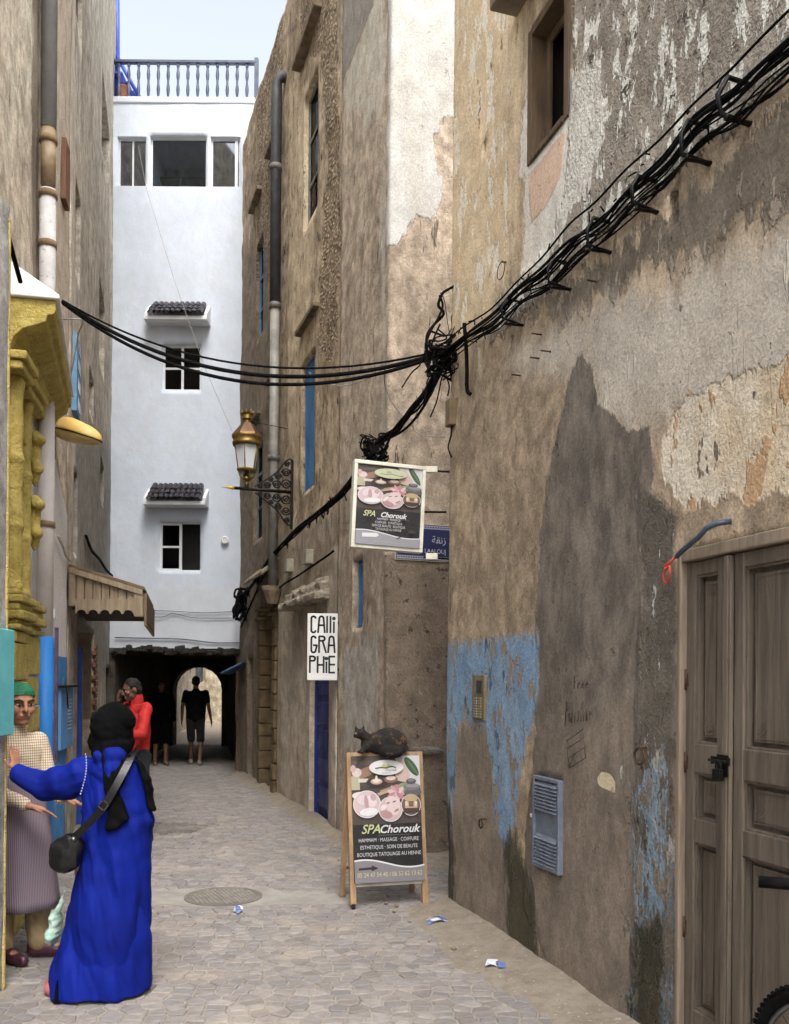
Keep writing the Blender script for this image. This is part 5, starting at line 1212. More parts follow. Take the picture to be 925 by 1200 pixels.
for zb0 in (2.72, 3.2):                                   # carved consoles on the far shaft
    w = MB(); c_ = wpt(LW, 0, sY(6.66), zb0, .17); w.cap(c_, c_ + Vector((0, 0, .3)), .035, .05); w.ell(c_ + Vector((.03, -.03, .06)), (.045, .05, .05)); w.ell(c_ + Vector((.035, -.03, .27)), (.055, .055, .045)); w.cap(c_ + Vector((0, 0, -.06)), c_, .015, .04)
    union(w, 'console', yel, po, .012, 2)
w = MB(); wbox(w, LW, 0, 0, sY(5.84), 2.6, ZC, -.03, .1); w.build('lintel', yel, po, .02)
w = MB(); wbox(w, LW, 0, 0.0, .9, 0, 2.7, -.45, -.4); w.build('door', wood('portal_door', (96, 70, 46), (70, 50, 34)), po)
t3, z3, n3 = LW.frame(0)
prof = [(.0, 0), (.36, .0), (.38, .05), (.42, .1), (.55, .16), (.78, .2), (.86, .215), (.88, .26), (.97, .27), (1, .3), (1, .36), (0, .36)]
def corn(prof_, y0, y1, d0, d1, zb):
    rings = []
    for k in range(9):
        f_ = k / 8; s_ = sY(y0 + (y1 - y0) * f_); d_ = d0 + (d1 - d0) * f_; rings.append([wpt(LW, 0, s_, zb + z, -.02 + x * d_) for x, z in prof_])
    w = MB(); w.loft(rings); return w
corn(prof, 5.9, 8.0, .46, .24, ZC + .002).build('cornice', yel, po, .008)
corn([(0, 0), (1.06, 0), (1.06, .025), (.35, .235), (0, .25)], 5.87, 8.02, .46, .24, ZC + .366).build('cornice_roof', mat('white_lime_top', (236, 236, 236), (222, 220, 216), .8, scale=6, bump=.3, dirt=((170, 164, 156), .68)), po, .008)
# pipes
lp = thing('waste_pipe', 'fat drainpipe on the beige house, grey above, white and blue below', 'drainpipe', wpt(LW, 0, LW.px(54, 900)[0], 0, .1))
sp, _ = LW.px(52, 800, 0, .09); sp2 = LW.px(60, 150)[0]
za, zb_ = LW.px(60, 275)[1], LW.px(55, 352)[1]; sp_top = LW.px(61, 100)[0]
def seg(z0_, z1_, r_, m_, nm, d=.09): w = MB(); w.tube([wpt(LW, 0, sp, z0_, d), wpt(LW, 0, sp, z1_, d)], r_, 16); return w.build(nm, m_, lp)
gp = mat('grey_pvc', (150, 150, 150), (132, 131, 130), .45, scale=5); zbl = LW.px(50, 748)[1]
seg(LW.px(60, 200)[1], 13.1, .064, gp, 'upper_pipe'); seg(LW.px(60, 262)[1], LW.px(60, 200)[1], .06, mat('rusty_pipe', (170, 152, 124), (140, 118, 90), .7), 'middle_pipe')
seg(LW.px(58, 500)[1], LW.px(58, 262)[1], .066, mat('flaking_white_pipe', (208, 206, 204), (190, 186, 184), .7, dirt=((120, 110, 100), .6)), 'lower_pipe')
seg(zbl, LW.px(58, 500)[1], .068, mat('white_pipe', (216, 209, 205), (204, 196, 190), .7, scale=4), 'white_pipe'); seg(0, zbl, .069, mat('blue_pipe', (30, 126, 210), (44, 134, 212), .6, scale=4, dirt=((120, 170, 216), .68)), 'blue_pipe')
for v_, r_ in ((200, .074), (262, .078), (318, .075), (628, .08)):
    zz = LW.px(56, v_)[1]; w = MB(); w.tube([wpt(LW, 0, sp, zz - .025, .09), wpt(LW, 0, sp, zz + .025, .09)], r_, 14); w.build('clamp', mat('rust_clamp', (150, 126, 92), (120, 98, 70), .8, .2), lp)
w = MB(); w.tube(smooth_path([wpt(LW, 0, *LW.px(u, v), .03) for u, v in ((64, 628), (70, 640), (74, 652), (79, 657))]), .012, 6); w.build('wall_wire', mat('painted_white_wire', (196, 186, 174), None, .7), label='whitewashed wire curling off the fat drainpipe clamp', cat='wire')
# shutter on the beige house and odd bits
s_, z_ = LW.px(71, 232); _, zt_ = LW.px(71, 158); w = MB(); wbox(w, LW, 0, s_, s_ + .25, z_, zt_, .0, .05); w.build('shutter', wood('red_brown_wood', (128, 90, 64), (100, 68, 48)), bL, .006)
# blue base: meter boxes
for u0, u1, v0, v1, m_, lab in ((65, 80, 805, 880, mat('pale_blue_box', (104, 168, 228), (92, 154, 214), .6), 'pale blue meter box on the blue base of the beige house'),):
    s_, zb2 = LW.px(u0, v1); s2, zt2 = LW.px(u1, v0); w = MB(); wbox(w, LW, 0, s_, s2, zb2, zt2, -.01, .05); mbx = w.build('meter_box', m_, bev=.008, label=lab, cat='meter box')
    for k in range(9):
        w = MB(); zz = zb2 + (zt2 - zb2) * (.3 + .06 * k); wbox(w, LW, 0, s_ + (s2 - s_) * .55, s_ + (s2 - s_) * .85, zz, zz + .012, .05, .056); w.build('slot', mat('slot_white', (196, 206, 216), None, .6), mbx)
    w = MB(); wbox(w, LW, 0, s_ - .05, s2 + .03, zt2, zt2 + .02, -.01, .1); w.tube([wpt(LW, 0, s_ + .06, zt2, .09), wpt(LW, 0, s_ + .05, zt2 - .15, .1), wpt(LW, 0, s_ + .09, zt2 - .2, .1), wpt(LW, 0, s_ + .1, zt2 - .05, .09)], .006, 5); w.build('hook_rail', black_i, mbx)
w = MB(); s_ = LW.px(64, 800)[0]; wbox(w, LW, 0, s_ - .03, s_ + .03, .9, LW.px(63, 735)[1], -.01, .03); w.build('door_edge', mat('purple_grey_wood', (112, 100, 126), (92, 82, 106), .8), bL)
w = MB(); s_, zz = LW.px(62, 724); wbox(w, LW, 0, s_ - .01, s_ + .01, zz, zz + .09, .0, .02); w.build('white_tag', wht, bL)
# yellow street lamp
L0 = at(66, 503, 8.5); L1_ = at(118, 517, 8.35)
sl_ = thing('street_lamp', 'yellow dome street lamp on the beige house above the wooden canopy', 'street lamp', L0)
ax = (L1_ - L0); mid_ = L0 + ax * .5; rotm = Vector((1, 0, 0)).rotation_difference(ax.normalized()).to_matrix()
w = MB(); vs = []; n_, m_ = 20, 8
hw = ax.length / 2
w.smooth = True
def dome(zf, inset=0):
    rings = []
    for i in range(m_ + 1):
        f_ = math.pi / 2 * i / m_; cf = max(0.0, math.cos(f_)) ** .55; rings.append([mid_ + rotm @ Vector((hw * cf * math.cos(2 * math.pi * k / n_), .13 * cf * math.sin(2 * math.pi * k / n_), zf * math.sin(f_) * (1 - .3 * cf * math.cos(2 * math.pi * k / n_)))) for k in range(n_)])
    return rings
w.loft(dome(.13)); w.build('hood', mat('lamp_yellow', (232, 196, 112), (214, 176, 96), .45), sl_)
w = MB(); w.smooth = True; w.loft(dome(-.075)); w.build('diffuser', mat('lamp_cream', (214, 190, 130), (196, 170, 110), .35), sl_)
w = MB(); w.tube([mid_ + rotm @ Vector((hw * 1.01 * math.cos(a), .133 * math.sin(a), 0)) for a in [2 * math.pi * k / 24 for k in range(25)]], .006, 5); w.build('rim', black_i, sl_)
w = MB(); w.tube([L0 + ax * .1, L0 + Vector((-.2, .1, .02)), Vector((XL1(8.6) - .02, 8.6, L0.z + .02))], .025, 8); w.build('arm', gp, sl_)
w = MB(); w.tube(smooth_path(mixY([(66, 374, 8.3), (85, 374, 8.4), (97, 376, 8.5), (92, 392, 8.6), (88, 415, 8.7), (78, 462, 8.8)])), .008, 6); w.build('loop_wire', gw, label='grey wire looping down from the cable anchor on the beige house', cat='wire')
w = MB(); w.tube(smooth_path(mixY([(0, 240, 4.86), (8, 270, 4.9), (16, 300, 5.0), (24, 330, 5.2)])), .014, 8); w.build('edge_cable', black_r, label='black cable running down the top edge of the near white wall', cat='cable')
# teal shutter leaf on the near wall end
w = MB(); T0 = NW.px(0, 800, 0)
sN = NW.cum[1] - .02; t3, n3 = NW.tn(0); zlo, zhi = at(8, 861, 4.85).z, at(8, 738, 4.85).z
tl = thing('teal_shutter', 'turquoise painted shutter leaf fixed to the near white wall end', 'shutter', NW.pt(sN, zlo, .03))
def nbox(mb, s0, s1, z0, z1, d0, d1): return wbox(mb, NW, 0, s0, s1, z0, z1, d0, d1)
teal = mat('teal_paint', (120, 212, 218), (104, 196, 204), .5, scale=5)
w = MB(); nbox(w, sN - .55, sN, zlo, zhi, .004, .045); w.build('leaf', teal, tl, .006)
for k in range(9): w = MB(); zz = zlo + (zhi - zlo) * (.06 + .1 * k); nbox(w, sN - .004, sN + .012, zz, zz + .03, .004, .04); w.build('slat', mat('grey_teal', (100, 130, 132), None, .6), tl, .002)
w = MB(); zz = at(4, 870, 4.85).z; nbox(w, sN - .012, sN + .012, 0, 4.2, -.012, .006); w.build('corner_trim', mat('yellow_trim', (206, 186, 120), (186, 164, 96), .9, bump=.8, bd=.02, scale=9), bN, .008)

# wooden canopy over the shop
cw = wood('canopy_wood', (156, 140, 116), (126, 110, 89), (10, 10, 1.5)); cwd = wood('canopy_roof_wood', (118, 98, 76), (88, 72, 56), (3, 12, 12))
YN, YF = 9.28, 11.6
pA = at(80, 664, YN); pB = at(168, 691, YN); zlo = at(80, 704, YN).z; xa, xb = XL1(YN) + .01, pB.x
cn = thing('shop_canopy', 'weathered wooden shop canopy with board sides and scalloped valance', 'canopy', (xa, YN, zlo))
def ztop(x): return pA.z + (pB.z - pA.z) * (x - pA.x) / (pB.x - pA.x)
dx_ = XL2(YF) - XL2(YN)
w = MB(); e = .02; w.hexa([(xa, YN - e, ztop(xa)), (xb + e, YN - e, ztop(xb + e)), (xb + e + dx_ * .9, YF, ztop(xb + e)), (xa + dx_, YF, ztop(xa)), (xa, YN - e, ztop(xa) + .035), (xb + e, YN - e, ztop(xb + e) + .035), (xb + e + dx_ * .9, YF, ztop(xb + e) + .035), (xa + dx_, YF, ztop(xa) + .035)]); w.build('roof', cwd, cn, .006)
nb = 7; x_in0 = xa + .07; x_in1 = xb - .09
for k in range(nb):
    a, b = x_in0 + (x_in1 - x_in0) * k / nb + .004, x_in0 + (x_in1 - x_in0) * (k + 1) / nb - .004
    w = MB(); w.hexa([(a, YN + .01, zlo - .01), (b, YN + .01, zlo - .01), (b, YN + .03, zlo - .01), (a, YN + .03, zlo - .01), (a, YN + .01, ztop(a) - .03), (b, YN + .01, ztop(b) - .03), (b, YN + .03, ztop(b) - .03), (a, YN + .03, ztop(a) - .03)]); w.build('board', cw, cn, .003)
w = MB(); w.box(((xa + x_in0) / 2, YN + .01, (zlo + ztop(xa)) / 2 - .03), (x_in0 - xa, .06, ztop(xa) - zlo + .05)); w.build('post', cw, cn, .005)
w = MB(); w.box((xb - .045, YN + .01, (zlo + ztop(xb)) / 2 - .09), (.09, .06, ztop(xb) - zlo + .14)); w.build('post', cw, cn, .005)
w = MB(); w.hexa([(xa, YN - .03, ztop(xa) - .06), (xb, YN - .03, ztop(xb) - .06), (xb, YN + .012, ztop(xb) - .06), (xa, YN + .012, ztop(xa) - .06), (xa, YN - .03, ztop(xa) - .002), (xb, YN - .03, ztop(xb) - .002), (xb, YN + .012, ztop(xb) - .002), (xa, YN + .012, ztop(xa) - .002)]); w.build('top_rail', cw, cn, .004)
def valance(x0_, x1_, zt_, zb_, n_sc):
    P = [(x0_, zt_), (x0_, zb_)]
    for k in range(n_sc):
        c_ = x0_ + (x1_ - x0_) * (k + .5) / n_sc; r_ = (x1_ - x0_) / n_sc * .42
        for q in range(9): a = math.pi * (1 - q / 8); P.append((c_ + r_ * math.cos(a), zb_ + r_ * math.sin(a) * .8))
    P += [(x1_, zb_), (x1_, zt_)]; return P
zv = at(80, 719, YN).z
w = MB(); w.prism(valance(x_in0, xb - .09, zlo + .02, zv, 5), (0, YN - .012, 0), Vector((1, 0, 0)), Vector((0, 0, 1)), Vector((0, 1, 0)), .02); w.build('valance', cw, cn)
fx, fz = Vector((dx_ * .9, YF - YN, 0)).normalized(), Vector((0, 0, 1)); LL = math.hypot(dx_ * .9, YF - YN)
w = MB(); w.prism(valance(0, LL, ztop(xb) - .03, zv - .12, 12), (xb, YN + .04, 0), fx, fz, Vector((fx.y, -fx.x, 0)), .025); w.build('valance', cwd, cn)
w = MB(); w.hexa([(xa, YN + .05, zlo - .06), (xb - .02, YN + .05, zlo - .06), (xb - .02 + dx_ * .9, YF - .02, zlo - .06), (xa + dx_, YF - .02, zlo - .06), (xa, YN + .05, zlo - .02), (xb - .02, YN + .05, zlo - .02), (xb - .02 + dx_ * .9, YF - .02, zlo - .02), (xa + dx_, YF - .02, zlo - .02)]); w.build('soffit', wood('soffit_wood', (60, 48, 38), (42, 34, 28)), cn)

# shop front beneath
sh = thing('shop', 'dark open shop front with blue and brown doors under the wooden canopy', 'shop front', wpt(GW, 0, g_shop[0], 0, .1))
s0, s1, z0, z1 = g_shop[:4]
w = MB(); a = wpt(GW, 0, s0 + .1, 0, 0); b = a + Vector((.0, .02, 0)); w = MB()
wbox(w, GW, 0, s0 + .05, s0 + .1, 0, at(88, 756, 9.7).z, -.3, .05); w.build('door_leaf', mat('blue_door_paint', (40, 84, 190), (30, 66, 160), .5), sh, .006)
w = MB(); wbox(w, GW, 0, s0 + .1, s0 + .13, 0, at(88, 756, 9.7).z - .03, -.06, .052); w.build('edge_strip', wood('pale_pine', (196, 160, 116), (170, 134, 92)), sh, .004)
w = MB(); wbox(w, GW, 0, s0 + .3, s0 + .75, 0, 1.95, -.14, -.08); w.build('door_leaf', wood('brown_door', (98, 70, 50), (72, 50, 36)), sh, .006)
w = MB(); wbox(w, GW, 0, s0 + .56, s0 + .7, 1.2, 2.25, -.05, .1); w.build('plaster_pier', mat('pier_plaster', (160, 146, 126), (136, 122, 104), .9, bump=.6), sh)
bs0, _ = GW.px(109.5, 800); bk = mat('old_brick', (138, 92, 66), (112, 76, 56), .9, scale=10, bump=.7)
for k in range(24):
    w = MB(); zz = .1 + k * .088; wbox(w, GW, 0, bs0 + (k % 2) * .05, bs0 + .34 + (k % 2) * .05, zz, zz + .066, -.02, .035 + random.uniform(-.008, .008)); w.build('brick', bk, sh, .006)
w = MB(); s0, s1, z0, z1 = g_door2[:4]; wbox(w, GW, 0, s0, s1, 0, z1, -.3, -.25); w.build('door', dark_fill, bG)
w = MB(); s_ = GW.px(131.5, 800)[0]; wbox(w, GW, 0, s_, s_ + .5, .0, at(130, 770, 15).z, .0, .05); w.build('blue_board', pale_blue, label='pale blue painted board at the left jamb of the passage', cat='board')
for o in g_win[:-1]: window_part(GW, 0, o, bG, brown_w, dk_glass, .14, .05, trans=1)
window_part(GW, 0, g_win[-1], bG, wood('red_brown_wood', (128, 90, 64), (100, 68, 48)), dk_glass, .05, .05)
s_, zt_ = GW.px(84.6, 388); s2, zb2 = GW.px(91, 490); zb2 = GW.px(88, 492)[1]; w = MB(); 
wbox(w, GW, 0, s_ + .02, s_ + .5, zb2, zt_, -.02, .05); bwf = w.build('window', pale_blue, bG, .006)
for q in range(4): w = MB(); zz = zb2 + (zt_ - zb2) * (q + .25) / 4; wbox(w, GW, 0, s_ + .1, s_ + .42, zz, zz + (zt_ - zb2) / 4 * .6, .05, .054); w.build('pane', mat('dim_glass', (60, 76, 92), None, .15), bwf)
w = MB(); w.tube(smooth_path([wpt(GW, 0, *GW.px(u, v), .04) for u, v in ((97, 628), (104, 645), (114, 656), (122, 668), (131, 676))]), .02, 6); w.build('sagging_cable', black_r, label='dark cable sagging along the grey house above the canopy', cat='cable')

# ------------------------------------------------------------------ printed panels
def fade(c):
    g = sum(c) / 3; return tuple(min(225, .84 * (g + (x - g) * .78)) for x in c)
class Sheet:
    """flat print on the frame o, ax (right), ay (up), an (out): every colour a thin layer above the last"""
    def __init__(s, o, ax, ay, an, W, H): s.o, s.ax, s.ay, s.an, s.W, s.H = Vector(o), ax, ay, an, W, H; s.mb = MB(); s.k = 1
    def P(s, x, y): return s.o + s.ax * (x * s.W) + s.ay * (y * s.H) + s.an * (.00035 * s.k)
    def poly(s, pts, c): s.mb.col = lin(fade(c)); s.mb.add([s.P(*p) for p in pts], [tuple(range(len(pts)))]); s.k += 1
    def ell(s, cx, cy, rx, ry, c, n=22, a0=0): s.poly([(cx + rx * math.cos(2 * math.pi * k / n + a0), cy + ry * math.sin(2 * math.pi * k / n + a0)) for k in range(n)], c)
    def rell(s, cx, cy, rx, ry, ang, c, n=18):
        h = s.H / s.W; P = []
        for k in range(n):
            a = 2 * math.pi * k / n; x, y = rx * math.cos(a), ry * math.sin(a) * h; P.append((cx + x * math.cos(ang) - y * math.sin(ang), cy + (x * math.sin(ang) + y * math.cos(ang)) / h))
        s.poly(P, c)
    def rect(s, x0, y0, x1, y1, c): s.poly([(x0, y0), (x1, y0), (x1, y1), (x0, y1)], c)
    def text(s, txt, x, y, size, c, align='CENTER', shear=0, xs=1, bold=0, spacing=1):
        vs, fs = text_polys(txt, size * s.H, shear, align, spacing, bold, xs); s.mb.col = lin(fade(c))
        s.mb.add([s.P(x + a / s.W, y + b / s.H) for a, b in vs], fs); s.k += 1
    def curve(s, pts, c, w):
        for (a, b), (c2, d) in zip(pts, pts[1:]): s.poly([(a, b - w), (c2, d - w), (c2, d + w), (a, b + w)], c); s.k -= 1
        s.k += 1
def spa_print(S, street):
    hi = .455
    S.rect(0, 0, 1, 1, (34, 32, 34))
    S.rect(0, hi, 1, 1, (84, 70, 62))
    for k, c in enumerate(((98, 84, 74), (70, 58, 52), (106, 90, 78), (78, 66, 60), (92, 76, 66))): S.rect(0, .93 - k * .07, .62, .96 - k * .07, c)
    S.poly([(.62, 1), (1, 1), (1, .74), (.78, .82)], (226, 222, 224))
    S.poly([(.60, .92), (.74, .98), (.86, .84), (.80, .78), (.66, .8)], (226, 190, 176))
    S.rell(.88, .91, .16, .036, -.95, (66, 104, 66)); S.rell(.9, .9, .14, .008, -.95, (104, 140, 92))
    S.poly([(.0, .86), (.26, .92), (.34, .86), (.06, .8)], (172, 122, 96)); S.rect(.0, .73, .12, .84, (196, 188, 150)); S.rect(.1, .79, .24, .82, (226, 214, 200))
    S.ell(.08, .87, .07, .035, (232, 210, 206)); S.ell(.03, .9, .04, .03, (216, 178, 170))
    S.ell(.36, .785, .15, .04, (62, 48, 42)); S.ell(.36, .795, .085, .024, (214, 178, 156)); S.ell(.36, .80, .06, .014, (248, 226, 206)); S.ell(.36, .822, .016, .022, (255, 236, 190))
    S.ell(.57, .81, .10, .03, (150, 108, 88)); S.ell(.57, .82, .07, .018, (240, 214, 196))
    S.poly([(.40, .72), (.66, .77), (.68, .75), (.43, .69)], (186, 150, 116)); S.poly([(.36, .70), (.62, .74), (.64, .725), (.39, .68)], (208, 172, 138))
    S.ell(.76, .745, .1, .035, (150, 176, 104))
    for k in range(9): a = k * .7; S.rell(.64 + .07 * math.cos(a), .695 + .034 * math.sin(a), .07, .018, a, ((226, 160, 170), (240, 198, 202), (208, 132, 148))[k % 3])
    S.ell(.88, .70, .13, .032, (104, 100, 106)); S.ell(.87, .745, .125, .03, (126, 122, 128)); S.ell(.88, .755, .1, .016, (158, 154, 158)); S.ell(.86, .79, .075, .024, (92, 88, 94)); S.ell(.86, .797, .05, .01, (140, 136, 140))
    S.ell(.12, .685, .12, .03, (238, 226, 228))
    for cx, cy, rx, ry, c in ((.21, .615, .2, .11, (228, 196, 202)), (.545, .57, .175, .1, (222, 190, 190)), (.845, .60, .145, .088, (122, 100, 82))):
        S.ell(cx, cy, rx, ry, (238, 236, 238)); S.ell(cx, cy, rx * .94, ry * .94, c)
    S.rell(.14, .65, .07, .04, .9, (240, 214, 216)); S.rell(.27, .64, .075, .05, .5, (246, 224, 226)); S.rell(.2, .63, .03, .06, .1, (204, 158, 166)); S.rell(.23, .555, .13, .032, .1, (244, 240, 244)); S.rell(.3, .67, .04, .03, .3, (208, 168, 172))
    S.rell(.58, .6, .1, .08, .4, (240, 214, 210)); S.rell(.48, .53, .09, .03, -.2, (202, 148, 146)); S.rell(.6, .63, .03, .006, .3, (140, 96, 92)); S.rell(.51, .62, .025, .006, .3, (140, 96, 92)); S.rell(.63, .56, .04, .01, .5, (206, 130, 132)); S.rell(.44, .585, .05, .02, .7, (246, 232, 232))
    S.ell(.845, .655, .1, .032, (210, 178, 130)); S.rect(.755, .575, .935, .625, (224, 188, 150)); S.rect(.81, .585, .88, .63, (140, 100, 78)); S.rect(.73, .54, .96, .572, (84, 62, 52)); S.rect(.76, .595, .79, .63, (250, 232, 196)); S.rect(.9, .595, .93, .63, (250, 232, 196))
    oc = (206, 218, 170) if street else (236, 234, 232)
    S.ell(.5, .905, .25, .062, oc)
    if street:
        S.text('SPA', .47, .905, .038, (90, 96, 70), shear=.3); S.curve([(.34, .895), (.42, .888), (.52, .9), (.6, .885), (.7, .884)], (96, 100, 74), .003)
    else:
        S.poly([(.4, .9), (.47, .94), (.5, .9)], (216, 214, 110)); S.poly([(.47, .9), (.53, .935), (.6, .905)], (190, 200, 96)); S.curve([(.34, .898), (.42, .905), (.5, .9), (.58, .915), (.64, .9)], (70, 72, 60), .005)
        S.text('Chorouk', .56, .875, .026, (60, 60, 58), shear=.25); S.text('SPA & BEAUTE', .5, .857, .012, (110, 110, 100))
    ym = .415 if not street else .385
    S.text('SPA', .11 if not street else .1, ym - .03, .1, (214, 222, 150), 'LEFT', .32, .95, .0012); S.text('Chorouk',   .365 if not street else .365, ym - .03, .088, (236, 236, 238), 'LEFT', .32, 1.02, .0016)
    S.rect(.36, ym - .05, .82, ym - .046, (120, 120, 122))
    if not street: rows = ('HAMMAM · MASSAGE · COIFFURE', 'ESTHETIQUE · SOIN DE BEAUTE', 'BOUTIQUE TATOUAGE AU HENNE')
    else: rows = ('HAMMAM · MASSAGE', 'COIFFURE · ESTHETIQUE', 'SOIN DE BEAUTE · BOUTIQUE', 'TATOUAGE AU HENNE')
    for k, r_ in enumerate(rows): S.text(r_, .5, (.318 - k * .056) if not street else (.315 - k * .042), .042 if not street else .042, (222, 222, 224), xs=.8 if not street else .76)
    f = lambda x: .145 + .035 * math.cos(x * 4.6 - .6)
    pts = [(k / 16, f(k / 16)) for k in range(17)]
    S.poly([(0, 0)] + [(1, 0)] + pts[::-1], (140, 134, 142) if not street else (160, 160, 170)); S.curve(pts, (240, 240, 242), .006)
    if not street:
        S.poly([(.06, .118), (.24, .122), (.24, .136), (.34, .112), (.24, .09), (.24, .103), (.06, .1)], (46, 44, 48))
        S.text('05 24 47 54 40 / 06 53 62 13 62', .5, .045, .05, (222, 214, 130), xs=.82)
    else:
        S.poly([(.1, .09), (.32, .1), (.36, .125), (.32, .15), (.1, .14)], (236, 236, 240)); S.text('05 24 47 54 40 / 06 53 62 13 62', .52, .03, .034, (196, 186, 168), xs=.85)
        S.ell(.86, .2, .06, .022, (60, 60, 62)); S.poly([(.62, .1), (.68, .13), (.7, .115), (.65, .09)], (110, 104, 110))
    return S
pm = print_mat()
# hanging spa sign
c0 = at(411, 641, 6.72); c1 = at(495, 648, 6.86); c2 = at(416, 538, 6.72)
axv = (c1 - c0); Wd = axv.length; axn = axv.normalized(); ayv = (c2 - c0); ayn = (ayv - axn * ayv.dot(axn)).normalized(); Hd = ayv.length; anv = axn.cross(ayn) * 1
if anv.y > 0: anv = -anv
hs = thing('hanging_sign', 'white framed hanging spa sign board jutting from the tan house corner', 'sign', c0)
rotS = Matrix((axn, -anv, ayn)).transposed()
mid_ = c0 + axn * Wd / 2 + ayn * Hd / 2
w = MB(); w.box(mid_ - anv * .035, (Wd - .01, .06, Hd - .01), rotS); w.build('board', mat('sign_white', (226, 224, 214), (206, 202, 190), .5), hs, .004)
b = .028
for cx, cy, sx, sz in ((0, Hd / 2 - b / 2, Wd, b), (0, -Hd / 2 + b / 2, Wd, b), (-Wd / 2 + b / 2, 0, b, Hd - 2 * b), (Wd / 2 - b / 2, 0, b, Hd - 2 * b)):
    w = MB(); w.box(mid_ + axn * cx + ayn * cy - anv * .03, (sx, .085, sz), rotS); w.build('frame', mat('sign_cream_frame', (226, 224, 210), (202, 198, 182), .5, scale=9, dirt=((150, 140, 120), .68)), hs, .004)
S = Sheet(c0 + axn * b + ayn * b - anv * .003, axn, ayn, anv, Wd - 2 * b, Hd - 2 * b); spa_print(S, True); S.mb.build('printed_face', pm, hs)
for v_, L in ((550, 0), (652, 1)):
    a = at(497, v_ + 1, 6.87); b_ = at(527, v_ + 3, 6.88); w = MB()
    w.tube([a, b_], .008, 6); w.build('arm', black_i, hs)
    w = MB(); m_ = a.lerp(b_, .3); w.box(m_ + Vector((0, .0, .01)), (.09, .03, .045)); w.build('clamp', mat('cream_clamp', (220, 216, 196), None, .5), hs, .003)
w = MB(); w.tube([at(480, 600, 7.2), at(523, 600, 6.95)], .009, 6); w.build('iron_bar', black_i, label='thin black bar behind the hanging spa sign', cat='bar')

# blue enamel street name tiles on the corner house
s0, z0 = BW.px(462, 656, 0); s1, z1 = BW.px(533, 617, 0); sa, sb = min(s0, s1), max(s0, s1)
sn = thing('street_sign', 'blue tiled street name sign with white patterned border on the corner house', 'street sign', wpt(BW, 0, sb, z0, .02))
w = MB(); wbox(w, BW, 0, sa, sb, z0, z1, -.03, .025); w.build('tile_panel', mat('tile_cream', (206, 198, 178), None, .4), sn, .003)
t3, z3, n3 = BW.frame(0); t3 = -t3
S = Sheet(wpt(BW, 0, sb, z0, .0255), t3, z3, n3, sb - sa, z1 - z0)
S.rect(.015, .02, .985, .98, (52, 58, 110)); S.rect(.03, .04, .97, .96, (196, 200, 216)); S.rect(.035, .13, .965, .87, (40, 48, 116))
for k in range(34):
    x = .05 + k * .0275
    for y in (.085, .915): S.poly([(x - .01, y), (x, y - .035), (x + .01, y), (x, y + .035)], (48, 54, 116)); S.k -= 1
S.k += 1
S.text('زنقة'[::1], .72, .52, .22, (230, 232, 240)) if False else None
try: S.text('\uFE94\uFED8\uFEE7\uFEAF', .72, .5, .26, (230, 232, 240))
except Exception as ex: print('arabic', ex)
S.text('LAALOUJ', .66, .22, .17, (226, 228, 238), xs=.9)
S.mb.build('printed_face', pm, sn)

# calligraphy sign
YS = 9.88; a = at(360, 797, YS); b_ = at(396, 719, YS); Wd, Hd = b_.x - a.x, b_.z - a.z
cs = thing('calligraphy_sign', 'white panel sign with tall black letters beside the blue door', 'sign', a)
w = MB(); w.box((a.x + Wd / 2, YS + .02, a.z + Hd / 2), (Wd, .04, Hd)); w.build('panel', mat('sign_panel_white', (232, 232, 230), (220, 219, 216), .5), cs, .004)
S = Sheet((a.x, YS, a.z), Vector((1, 0, 0)), Vector((0, 0, 1)), Vector((0, -1, 0)), Wd, Hd)
def glyph(ch, x0, x1, y0, y1):
    """tall round-ended letters drawn as thick strokes"""
    w_ = x1 - x0; h_ = y1 - y0; m = (x0 + x1) / 2; r_ = min(w_ / 2, h_ * .3); k_ = S.W / S.H
    def arc(cx, cy, a0, a1, n=8): return [(cx + r_ * math.cos(a0 + (a1 - a0) * q / n), cy + r_ * k_ * math.sin(a0 + (a1 - a0) * q / n)) for q in range(n + 1)]
    pi = math.pi; ry = r_ * k_
    if ch == 'C': return [arc(m, y1 - ry, .2, pi) + arc(m, y0 + ry, pi, 2 * pi - .2)]
    if ch == 'G': return [arc(m, y1 - ry, .2, pi) + arc(m, y0 + ry, pi, 2 * pi) + [(x1, y0 + h_ * .45), (m, y0 + h_ * .45)]]
    if ch == 'A': return [[(x0, y0)] + arc(m, y1 - ry, pi, 0) + [(x1, y0)], [(x0, y0 + h_ * .45), (x1, y0 + h_ * .45)]]
    if ch == 'l': return [[(m, y0), (m, y1)]]
    if ch == 'i': return [[(m, y0), (m, y0 + h_ * .66)]]
    if ch == 'R': return [[(x0, y0), (x0, y1), (m, y1)] + arc(m, y1 - ry, pi / 2, -pi / 2) + [(x0, y1 - 2 * ry)], [(m, y1 - 2 * ry), (x1, y0)]]
    if ch == 'P': return [[(x0, y0), (x0, y1), (m, y1)] + arc(m, y1 - ry, pi / 2, -pi / 2) + [(x0, y1 - 2 * ry)]]
    if ch == 'H': return [[(x0, y0), (x0, y1)], [(x1, y0), (x1, y1)], [(x0, y0 + h_ * .48), (x1, y0 + h_ * .48)]]
    if ch == 'E': return [[(x1, y1), (x0, y1), (x0, y0), (x1, y0)], [(x0, y0 + h_ * .5), (x1, y0 + h_ * .5)]]
S.mb = MB(); ink = MB()
def stroke(pts, hw):
    P = [S.P(*p) for p in pts]; k_ = S.W * hw
    for p, q in zip(P, P[1:]):
        d = (q - p); 
        if d.length < 1e-6: continue
        d.normalize(); n_ = Vector((-d.z, 0, d.x)) * k_; e = d * k_ * .5; ink.add([p - e + n_, q + e + n_, q + e - n_, p - e - n_], [(0, 1, 2, 3)])
S.k = 3
